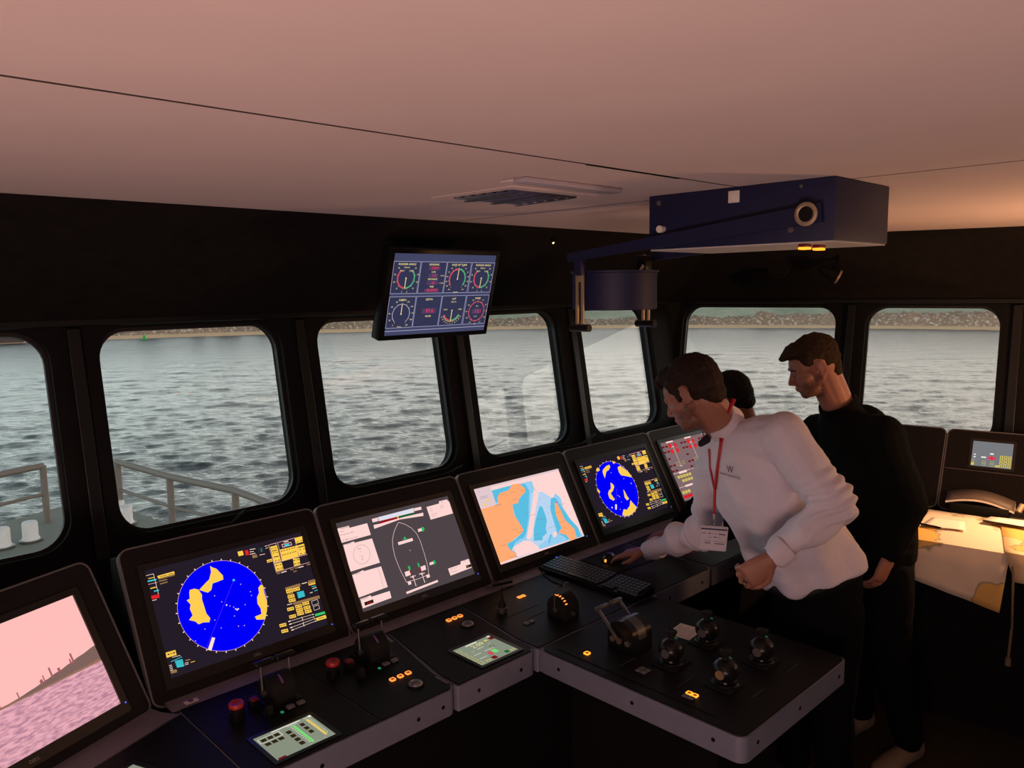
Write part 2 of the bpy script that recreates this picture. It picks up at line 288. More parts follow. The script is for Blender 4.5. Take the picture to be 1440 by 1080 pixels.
RADAR_ONE = [('p', 'yel', [(0.3696, 0.1086), (0.3796, 0.1256), (0.4021, 0.1509), (0.4287, 0.2295), (0.4252, 0.2681), (0.3866, 0.2754), (0.3569, 0.2785), (0.3401, 0.3341), (0.3161, 0.3517), (0.2996, 0.3351), (0.2713, 0.3039), (0.3112, 0.2619), (0.3429, 0.2329), (0.3645, 0.1706)]), ('p', 'yel', [(0.2184, 0.2807), (0.2466, 0.2806), (0.2673, 0.299), (0.2795, 0.3541), (0.2727, 0.3974), (0.2751, 0.4601), (0.277, 0.5374), (0.2922, 0.5903), (0.2804, 0.6226), (0.247, 0.6082), (0.2184, 0.6125), (0.205, 0.5791), (0.1729, 0.5488), (0.1982, 0.5157), (0.1922, 0.4524), (0.2026, 0.4147), (0.1868, 0.3664), (0.2063, 0.3599), (0.2114, 0.3084)]), ('p', 'yel', [(0.6406, 0.4172), (0.6538, 0.4311), (0.6491, 0.5023), (0.6509, 0.5839), (0.6364, 0.6735), (0.6088, 0.7558), (0.5573, 0.7345), (0.5513, 0.7002), (0.5953, 0.6941), (0.5999, 0.6407), (0.5889, 0.5878), (0.5967, 0.5274), (0.6173, 0.4882), (0.6206, 0.4411)]), ('l', 'pur', 0.0006, [(0.4854, 0.3018), (0.2182, 0.8602)]), ('p', 'cream', [(0.2739, 0.7623), (0.2902, 0.7779), (0.2503, 0.8795), (0.2321, 0.8599)]), ('d', 'cyan', 0.0038, [(0.4854, 0.3018)]), ('d', 'yel', 0.0014, [(0.3501, 0.398), (0.3814, 0.473), (0.4224, 0.5322), (0.4418, 0.5521), (0.5129, 0.5627), (0.5201, 0.3586), (0.5665, 0.4545), (0.5656, 0.4942), (0.4323, 0.6364), (0.3141, 0.6189), (0.2464, 0.671), (0.338, 0.7064), (0.4401, 0.7405), (0.4749, 0.7511), (0.1787, 0.7491)]), ('d', 'cream', 0.0024, [(0.4039, 0.5144), (0.4575, 0.5875), (0.4507, 0.575), (0.4655, 0.5818)]), ('r', 'red', (0.6004, 0.0455, 0.6218, 0.0957)), ('r', 'yel', (0.5548, 0.0393, 0.5881, 0.0857)), ('l', 'cream', 0.002, [(0.6356, 0.0475), (0.6696, 0.0524)]), ('l', 'cream', 0.002, [(0.6314, 0.0711), (0.6549, 0.0753)]), ('l', 'cream', 0.002, [(0.6273, 0.0946), (0.6614, 0.098)]), ('p', 'tan', [(0.6381, 0.1106), (0.6696, 0.1113), (0.6695, 0.1415), (0.638, 0.1406)]), ('p', 'drk2', [(0.6854, 0.0534), (0.7253, 0.052), (0.7226, 0.1019), (0.6838, 0.1035)]), ('d', 'cyan', 0.0016, [(0.7066, 0.0719), (0.7065, 0.0905)]), ('l', 'cream', 0.0016, [(0.6861, 0.1263), (0.722, 0.1287)]), ('l', 'cream', 0.0016, [(0.736, 0.0527), (0.7533, 0.0525)]), ('l', 'cream', 0.0016, [(0.7362, 0.0749), (0.7512, 0.0756)]), ('f', 'pink', 0.0012, (0.7616, 0.0489, 0.8104, 0.2472)), ('p', 'yel', [(0.7678, 0.0705), (0.8147, 0.0725), (0.8115, 0.2412), (0.7631, 0.2375)]), ('l', 'blk', 0.0028, [(0.7744, 0.0943), (0.8053, 0.096)]), ('l', 'blk', 0.0028, [(0.7738, 0.1196), (0.8046, 0.1214)]), ('l', 'blk', 0.0028, [(0.7756, 0.1427), (0.8064, 0.1446)]), ('l', 'blk', 0.0028, [(0.7748, 0.1838), (0.8056, 0.1859)]), ('l', 'blk', 0.0028, [(0.7744, 0.225), (0.8051, 0.2272)]), ('l', 'yel', 0.0018, [(0.7809, 0.0948), (0.7988, 0.0954)]), ('l', 'yel', 0.0018, [(0.782, 0.1433), (0.8, 0.144)]), ('l', 'yel', 0.0018, [(0.7808, 0.2256), (0.7987, 0.2265)]), ('p', 'drk', [(0.8245, 0.0537), (0.9432, 0.0497), (0.9406, 0.1276), (0.8254, 0.1251)]), ('l', 'pink', 0.0012, [(0.7616, 0.0489), (0.9464, 0.0444), (0.9401, 0.248)]), ('l', 'pink', 0.0012, [(0.8245, 0.0537), (0.818, 0.2503)]), ('p', 'pink', [(0.8474, 0.0754), (0.9145, 0.0763), (0.9156, 0.1095), (0.848, 0.1113)]), ('p', 'drk', [(0.8511, 0.082), (0.9102, 0.0812), (0.9119, 0.1028), (0.8526, 0.1047)]), ('p', 'cyan', [(0.864, 0.087), (0.898, 0.0851), (0.8989, 0.1083), (0.8653, 0.1083)]), ('l', 'cream', 0.003, [(0.8674, 0.0584), (0.8967, 0.0591)]), ('p', 'yel', [(0.8254, 0.1251), (0.9426, 0.1284), (0.9362, 0.2464), (0.8205, 0.2481)]), ('l', 'blk', 0.003, [(0.8326, 0.1459), (0.8562, 0.1448)]), ('l', 'blk', 0.003, [(0.8695, 0.1449), (0.8933, 0.1438)]), ('l', 'blk', 0.003, [(0.9068, 0.1439), (0.9308, 0.1428)]), ('l', 'blk', 0.003, [(0.831, 0.1871), (0.8545, 0.1861)]), ('l', 'blk', 0.003, [(0.8678, 0.1862), (0.8915, 0.1853)]), ('l', 'blk', 0.003, [(0.905, 0.1854), (0.9289, 0.1844)]), ('l', 'yel', 0.0018, [(0.8385, 0.1457), (0.8503, 0.1451)]), ('l', 'yel', 0.0018, [(0.8755, 0.1446), (0.8873, 0.1441)]), ('l', 'yel', 0.0018, [(0.9128, 0.1436), (0.9248, 0.143)]), ('l', 'yel', 0.0018, [(0.8368, 0.1868), (0.8486, 0.1863)]), ('l', 'yel', 0.0018, [(0.8737, 0.186), (0.8856, 0.1855)]), ('l', 'yel', 0.0018, [(0.9109, 0.1851), (0.9229, 0.1847)]), ('p', 'yel', [(0.9464, 0.0444), (1.0002, 0.0447), (0.9944, 0.1055), (0.9448, 0.1063)]), ('l', 'blk', 0.0022, [(0.9544, 0.0902), (0.9889, 0.0901)]), ('l', 'yel', 0.0024, [(0.9651, 0.0904), (0.9781, 0.09)]), ('p', 'yel', [(0.9426, 0.1284), (0.9988, 0.127), (0.9918, 0.236), (0.9425, 0.2359)]), ('l', 'blk', 0.003, [(0.9509, 0.1512), (0.9938, 0.1514)]), ('l', 'blk', 0.0024, [(0.9559, 0.1794), (0.9923, 0.1804)]), ('l', 'blk', 0.0024, [(0.954, 0.221), (0.9903, 0.2223)]), ('l', 'yel', 0.0026, [(0.9673, 0.1805), (0.9814, 0.1808)]), ('l', 'yel', 0.0026, [(0.966, 0.2212), (0.9805, 0.2217)]), ('p', 'yel', [(0.7204, 0.1949), (0.757, 0.1938), (0.7559, 0.2219), (0.7212, 0.2236)]), ('l', 'blk', 0.002, [(0.7273, 0.2122), (0.7518, 0.2108)]), ('l', 'pink', 0.0012, [(0.7607, 0.2396), (1.0006, 0.246)]), ('l', 'pink', 0.0012, [(0.76, 0.3401), (1.0006, 0.3308)]), ('l', 'pink', 0.0012, [(0.7607, 0.2396), (0.76, 0.3401)]), ('p', 'yel', [(0.7641, 0.2537), (0.8129, 0.2558), (0.8129, 0.3307), (0.7635, 0.3322)]), ('p', 'yel', [(0.8934, 0.2486), (0.9377, 0.26), (0.9324, 0.3289), (0.8879, 0.3298)]), ('l', 'blk', 0.0034, [(0.7714, 0.2756), (0.8055, 0.2769)]), ('l', 'yel', 0.002, [(0.7786, 0.2761), (0.7982, 0.2765)]), ('l', 'blk', 0.0034, [(0.7748, 0.3117), (0.8089, 0.3132)]), ('l', 'yel', 0.002, [(0.782, 0.3122), (0.8016, 0.3127)]), ('l', 'blk', 0.0034, [(0.8944, 0.2716), (0.9296, 0.2729)]), ('l', 'yel', 0.002, [(0.9018, 0.272), (0.9221, 0.2724)]), ('l', 'blk', 0.0034, [(0.8943, 0.3081), (0.9295, 0.3096)]), ('l', 'yel', 0.002, [(0.9018, 0.3086), (0.922, 0.3091)]), ('l', 'cream', 0.0028, [(0.7934, 0.3572), (0.8264, 0.3571)]), ('l', 'cream', 0.0028, [(0.9145, 0.3549), (0.9475, 0.3556)]), ('l', 'tan', 0.0036, [(0.7634, 0.3566), (0.7828, 0.3572)]), ('l', 'tan', 0.0036, [(0.8576, 0.3543), (0.8775, 0.3549)]), ('l', 'tan', 0.0036, [(0.8902, 0.3525), (0.9102, 0.3531)]), ('l', 'tan', 0.0036, [(0.8739, 0.382), (0.8938, 0.3827)]), ('l', 'tan', 0.0036, [(0.9767, 0.3509), (0.9972, 0.3515)]), ('p', 'tan', [(0.7878, 0.5142), (0.8925, 0.5146), (0.8917, 0.5462), (0.7875, 0.5438)]), ('f', 'yel', 0.0012, (0.7943, 0.5369, 0.826, 0.5873)), ('l', 'blk', 0.0016, [(0.7946, 0.5634), (0.8215, 0.5654)]), ('p', 'yel', [(0.7878, 0.5423), (0.8331, 0.5456), (0.8321, 0.5784), (0.7869, 0.5749)]), ('l', 'blk', 0.003, [(0.7942, 0.56), (0.8247, 0.5602)]), ('l', 'yel', 0.0016, [(0.8018, 0.56), (0.8171, 0.5602)]), ('p', 'yel', [(0.8357, 0.5435), (0.8816, 0.5468), (0.8806, 0.5798), (0.8348, 0.5763)]), ('l', 'blk', 0.003, [(0.8421, 0.5612), (0.8731, 0.5615)]), ('l', 'yel', 0.0016, [(0.8499, 0.5613), (0.8653, 0.5614)]), ('p', 'yel', [(0.7881, 0.5968), (0.8333, 0.6005), (0.8324, 0.6331), (0.7872, 0.6292)]), ('l', 'blk', 0.003, [(0.7945, 0.6144), (0.825, 0.6149)]), ('l', 'yel', 0.0016, [(0.8021, 0.6146), (0.8173, 0.6148)]), ('p', 'yel', [(0.7878, 0.6377), (0.8329, 0.6416), (0.8319, 0.6741), (0.7869, 0.67)]), ('l', 'blk', 0.003, [(0.7941, 0.6553), (0.8246, 0.6559)]), ('l', 'yel', 0.0016, [(0.8017, 0.6555), (0.8169, 0.6558)]), ('p', 'yel', [(0.7619, 0.7155), (0.8065, 0.7198), (0.8056, 0.752), (0.761, 0.7475)]), ('l', 'blk', 0.003, [(0.7682, 0.733), (0.7983, 0.7339)]), ('l', 'yel', 0.0016, [(0.7757, 0.7332), (0.7907, 0.7337)]), ('p', 'yel', [(0.8176, 0.7135), (0.8629, 0.7178), (0.8619, 0.7502), (0.8167, 0.7457)]), ('l', 'blk', 0.003, [(0.8239, 0.7311), (0.8545, 0.732)]), ('l', 'yel', 0.0016, [(0.8316, 0.7313), (0.8468, 0.7318)]), ('p', 'yel', [(0.8694, 0.7076), (0.9153, 0.7119), (0.9143, 0.7445), (0.8684, 0.74)]), ('l', 'blk', 0.003, [(0.8758, 0.7253), (0.9068, 0.7262)]), ('l', 'yel', 0.0016, [(0.8835, 0.7255), (0.899, 0.726)]), ('p', 'yel', [(0.8165, 0.7521), (0.8617, 0.7567), (0.8607, 0.789), (0.8156, 0.7843)]), ('l', 'blk', 0.003, [(0.8228, 0.7697), (0.8533, 0.7708)]), ('l', 'yel', 0.0016, [(0.8304, 0.77), (0.8457, 0.7706)]), ('p', 'yel', [(0.8693, 0.752), (0.9152, 0.7565), (0.9141, 0.7891), (0.8683, 0.7843)]), ('l', 'blk', 0.003, [(0.8757, 0.7697), (0.9066, 0.7708)]), ('l', 'yel', 0.0016, [(0.8834, 0.77), (0.8989, 0.7705)]), ('p', 'yel', [(0.8157, 0.7892), (0.8608, 0.794), (0.8599, 0.8262), (0.8148, 0.8212)]), ('l', 'blk', 0.003, [(0.822, 0.8068), (0.8525, 0.808)]), ('l', 'yel', 0.0016, [(0.8296, 0.8071), (0.8448, 0.8077)]), ('p', 'yel', [(0.8701, 0.7917), (0.9159, 0.7965), (0.9149, 0.829), (0.8691, 0.824)]), ('l', 'blk', 0.003, [(0.8765, 0.8094), (0.9074, 0.8107)]), ('l', 'yel', 0.0016, [(0.8842, 0.8098), (0.8997, 0.8104)]), ('p', 'yel', [(0.7609, 0.7926), (0.8054, 0.7974), (0.8045, 0.8293), (0.76, 0.8244)]), ('l', 'blk', 0.003, [(0.7671, 0.8101), (0.7972, 0.8113)]), ('l', 'yel', 0.0016, [(0.7746, 0.8104), (0.7896, 0.811)]), ('p', 'yel', [(0.6849, 0.8444), (0.7284, 0.8494), (0.7277, 0.8809), (0.6842, 0.8757)]), ('l', 'blk', 0.003, [(0.6911, 0.8616), (0.7205, 0.8631)]), ('l', 'yel', 0.0016, [(0.6984, 0.862), (0.7131, 0.8627)]), ('p', 'yel', [(0.6863, 0.9035), (0.7297, 0.9088), (0.7289, 0.9402), (0.6856, 0.9347)]), ('l', 'blk', 0.003, [(0.6925, 0.9208), (0.7217, 0.9224)]), ('l', 'yel', 0.0016, [(0.6998, 0.9212), (0.7144, 0.922)]), ('p', 'yel', [(0.9479, 0.5301), (0.9951, 0.5335), (0.9939, 0.567), (0.9468, 0.5634)]), ('l', 'blk', 0.003, [(0.9544, 0.5482), (0.9863, 0.5484)]), ('l', 'yel', 0.0016, [(0.9624, 0.5482), (0.9783, 0.5483)]), ('p', 'cyan', [(0.8546, 0.5933), (0.9016, 0.5974), (0.901, 0.6556), (0.8532, 0.6557)]), ('l', 'drk', 0.0009, [(0.8511, 0.6051), (0.9103, 0.6096)]), ('l', 'drk', 0.0009, [(0.8481, 0.6203), (0.9072, 0.625)]), ('l', 'drk', 0.0009, [(0.8451, 0.6355), (0.9041, 0.6403)]), ('p', 'tan', [(0.949, 0.5136), (1.0001, 0.5151), (0.9991, 0.542), (0.9491, 0.5408)]), ('l', 'cream', 0.0024, [(0.9049, 0.5251), (0.9385, 0.5261)]), ('p', 'tan', [(0.8099, 0.6805), (0.9959, 0.6896), (0.9964, 0.7201), (0.8105, 0.7053)]), ('l', 'cyan', 0.002, [(0.9633, 0.5825), (0.9911, 0.5861)]), ('l', 'cyan', 0.002, [(0.9735, 0.6325), (0.996, 0.634)]), ('l', 'cream', 0.002, [(0.9644, 0.6049), (0.9931, 0.604)]), ('l', 'cream', 0.002, [(0.9402, 0.6396), (0.9574, 0.6389)]), ('f', 'cream', 0.001, (0.9319, 0.7244, 0.9761, 0.7678)), ('f', 'cream', 0.001, (0.9336, 0.7816, 0.9729, 0.8212)), ('l', 'cream', 0.002, [(0.7696, 0.6866), (0.8028, 0.6887)]), ('p', 'grn', [(0.9289, 0.8586), (1.0028, 0.8634), (1.0025, 0.8865), (0.9307, 0.8824)]), ('p', 'yel', [(0.9294, 0.8998), (0.9996, 0.9), (0.9991, 0.9345), (0.9296, 0.931)]), ('l', 'blk', 0.002, [(0.9452, 0.9155), (0.9848, 0.9162)]), ('l', 'cream', 0.0011, [(0.7664, 0.8467), (0.913, 0.8544)]), ('l', 'cream', 0.003, [(0.747, 0.8471), (0.7609, 0.8473)]), ('l', 'cream', 0.003, [(0.915, 0.8553), (0.9194, 0.8558)]), ('l', 'cream', 0.0011, [(0.7672, 0.8759), (0.9132, 0.8807)]), ('l', 'cream', 0.003, [(0.7478, 0.8762), (0.7617, 0.8765)]), ('l', 'cream', 0.003, [(0.9152, 0.8816), (0.9196, 0.8821)]), ('l', 'cream', 0.0011, [(0.7667, 0.9109), (0.9176, 0.9024)]), ('l', 'cream', 0.003, [(0.7474, 0.9111), (0.7613, 0.9114)]), ('l', 'cream', 0.003, [(0.9197, 0.9034), (0.924, 0.9038)]), ('l', 'cream', 0.0011, [(0.7703, 0.9365), (0.9171, 0.9267)]), ('l', 'cream', 0.003, [(0.7509, 0.9367), (0.7648, 0.9371)]), ('l', 'cream', 0.003, [(0.9191, 0.9276), (0.9235, 0.9281)]), ('l', 'cream', 0.0018, [(0.8404, 0.8463), (0.8399, 0.8817)]), ('l', 'cream', 0.0018, [(0.8383, 0.9004), (0.8372, 0.9385)]), ('f', 'cream', 0.0012, (0.0005, 0.0489, 0.0432, 0.252)), ('l', 'cyan', 0.004, [(0.0053, 0.104), (0.0494, 0.1062)]), ('l', 'yel', 0.002, [(0.0111, 0.0807), (0.0421, 0.0817)]), ('l', 'pink', 0.001, [(0.0014, 0.1326), (0.0525, 0.1349)]), ('l', 'yel', 0.003, [(0.0098, 0.174), (0.0381, 0.1743)]), ('l', 'cyan', 0.003, [(0.0246, 0.2076), (0.0492, 0.2094)]), ('p', 'red', [(-0.0002, 0.2401), (0.0458, 0.2456), (0.045, 0.2768), (-0.0002, 0.2715)]), ('l', 'cream', 0.0016, [(0.0032, 0.285), (0.0259, 0.2863)]), ('l', 'tan', 0.0034, [(0.0642, 0.0834), (0.1552, 0.0831)]), ('l', 'tan', 0.0034, [(0.0654, 0.1069), (0.1542, 0.109)]), ('l', 'tan', 0.0034, [(0.064, 0.1292), (0.1071, 0.1308)]), ('l', 'tan', 0.0034, [(0.0657, 0.1559), (0.1055, 0.1547)]), ('p', 'yel', [(0.0606, 0.0773), (0.1567, 0.0728), (0.1574, 0.0995), (0.0624, 0.1026)]), ('l', 'blk', 0.0018, [(0.0721, 0.0913), (0.113, 0.0901)]), ('l', 'blk', 0.0018, [(0.1222, 0.0894), (0.1498, 0.0886)]), ('p', 'yel', [(0.0049, 0.7684), (0.0586, 0.7715), (0.0589, 0.8176), (0.0035, 0.8146)]), ('l', 'blk', 0.004, [(0.0147, 0.7906), (0.0504, 0.7918)]), ('l', 'yel', 0.002, [(0.0208, 0.7909), (0.0435, 0.7911)]), ('p', 'cyan', [(0.0409, 0.8626), (0.0841, 0.868), (0.083, 0.9345), (0.0447, 0.9256)]), ('l', 'drk', 0.0009, [(0.0377, 0.8666), (0.0928, 0.8753)]), ('l', 'drk', 0.0009, [(0.0358, 0.8798), (0.0908, 0.8886)]), ('l', 'drk', 0.0009, [(0.0338, 0.8929), (0.0888, 0.9019)]), ('l', 'drk', 0.0009, [(0.0319, 0.9061), (0.0868, 0.9151)]), ('l', 'cyan', 0.0016, [(0.0213, 0.8594), (0.0828, 0.8472)]), ('l', 'cream', 0.0014, [(0.033, 0.8271), (0.0764, 0.8309)]), ('l', 'yel', 0.0016, [(0.1235, 0.92), (0.1448, 0.9212)]), ('l', 'tan', 0.003, [(0.0986, 0.8898), (0.1221, 0.8935)]), ('l', 'cream', 0.0014, [(0.0068, 0.8872), (0.0205, 0.8888)]), ('l', 'cream', 0.0014, [(0.007, 0.9014), (0.0206, 0.9029)]), ('l', 'cream', 0.0014, [(0.0071, 0.9155), (0.0207, 0.9171)]), ('l', 'cream', 0.0014, [(0.0072, 0.9296), (0.0208, 0.9313)]), ('l', 'cream', 0.0014, [(0.0073, 0.9438), (0.0209, 0.9454)]), ('l', 'cream', 0.0014, [(0.0909, 0.9115), (0.1102, 0.9131)]), ('l', 'cream', 0.0014, [(0.0889, 0.9248), (0.1082, 0.9264)]), ('p', 'tan', [(0.0068, 0.9351), (0.0396, 0.937), (0.0391, 0.9636), (0.0066, 0.9602)])]
RADAR_TWO = [('p', 'yel', [(0.2993, 0.1734), (0.36, 0.1339), (0.4076, 0.1274), (0.4075, 0.1642), (0.3722, 0.201), (0.3296, 0.2174), (0.2759, 0.3061), (0.2755, 0.2485), (0.2798, 0.2046)]), ('p', 'yel', [(0.2125, 0.1423), (0.2362, 0.1212), (0.2572, 0.1627), (0.2305, 0.1829), (0.199, 0.1712)]), ('p', 'yel', [(0.5053, 0.198), (0.5496, 0.1812), (0.5934, 0.2481), (0.6341, 0.3237), (0.6463, 0.4048), (0.5828, 0.3658), (0.5108, 0.3284), (0.4955, 0.2785)]), ('p', 'yel', [(0.3282, 0.3882), (0.3538, 0.4311), (0.3538, 0.4668), (0.3134, 0.5176), (0.2719, 0.541), (0.2943, 0.6439), (0.2696, 0.6575), (0.231, 0.6078), (0.2351, 0.5391), (0.2643, 0.4948), (0.2999, 0.4784)]), ('p', 'yel', [(0.4601, 0.5414), (0.4692, 0.5708), (0.475, 0.644), (0.4869, 0.7009), (0.449, 0.711), (0.4352, 0.6591)]), ('p', 'yel', [(0.496, 0.7214), (0.5416, 0.8451), (0.5164, 0.8867), (0.4133, 0.9327), (0.3349, 0.9198), (0.3095, 0.8911), (0.3567, 0.8196), (0.3985, 0.8413), (0.4575, 0.7982)]), ('p', 'yel', [(0.1151, 0.4177), (0.1339, 0.4317), (0.1444, 0.4782), (0.1216, 0.4978)]), ('p', 'yel', [(0.4684, 0.0774), (0.5026, 0.123), (0.465, 0.1323)]), ('p', 'cream', [(0.2724, 0.7157), (0.2945, 0.7224), (0.2682, 0.7922), (0.2463, 0.7854)]), ('d', 'cream', 0.004, [(0.2159, 0.7451)]), ('d', 'yel', 0.002, [(0.526, 0.3874), (0.5991, 0.4804), (0.6025, 0.4941), (0.3874, 0.2505), (0.3658, 0.709), (0.3123, 0.8058)]), ('l', 'pur', 0.0012, [(0.378, 0.5003), (0.3091, 0.6483)]), ('l', 'pur', 0.0006, [(0.3433, 0.5704), (0.2479, 0.803)]), ('l', 'cream', 0.0012, [(0.3523, 0.5906), (0.3766, 0.6366)])]
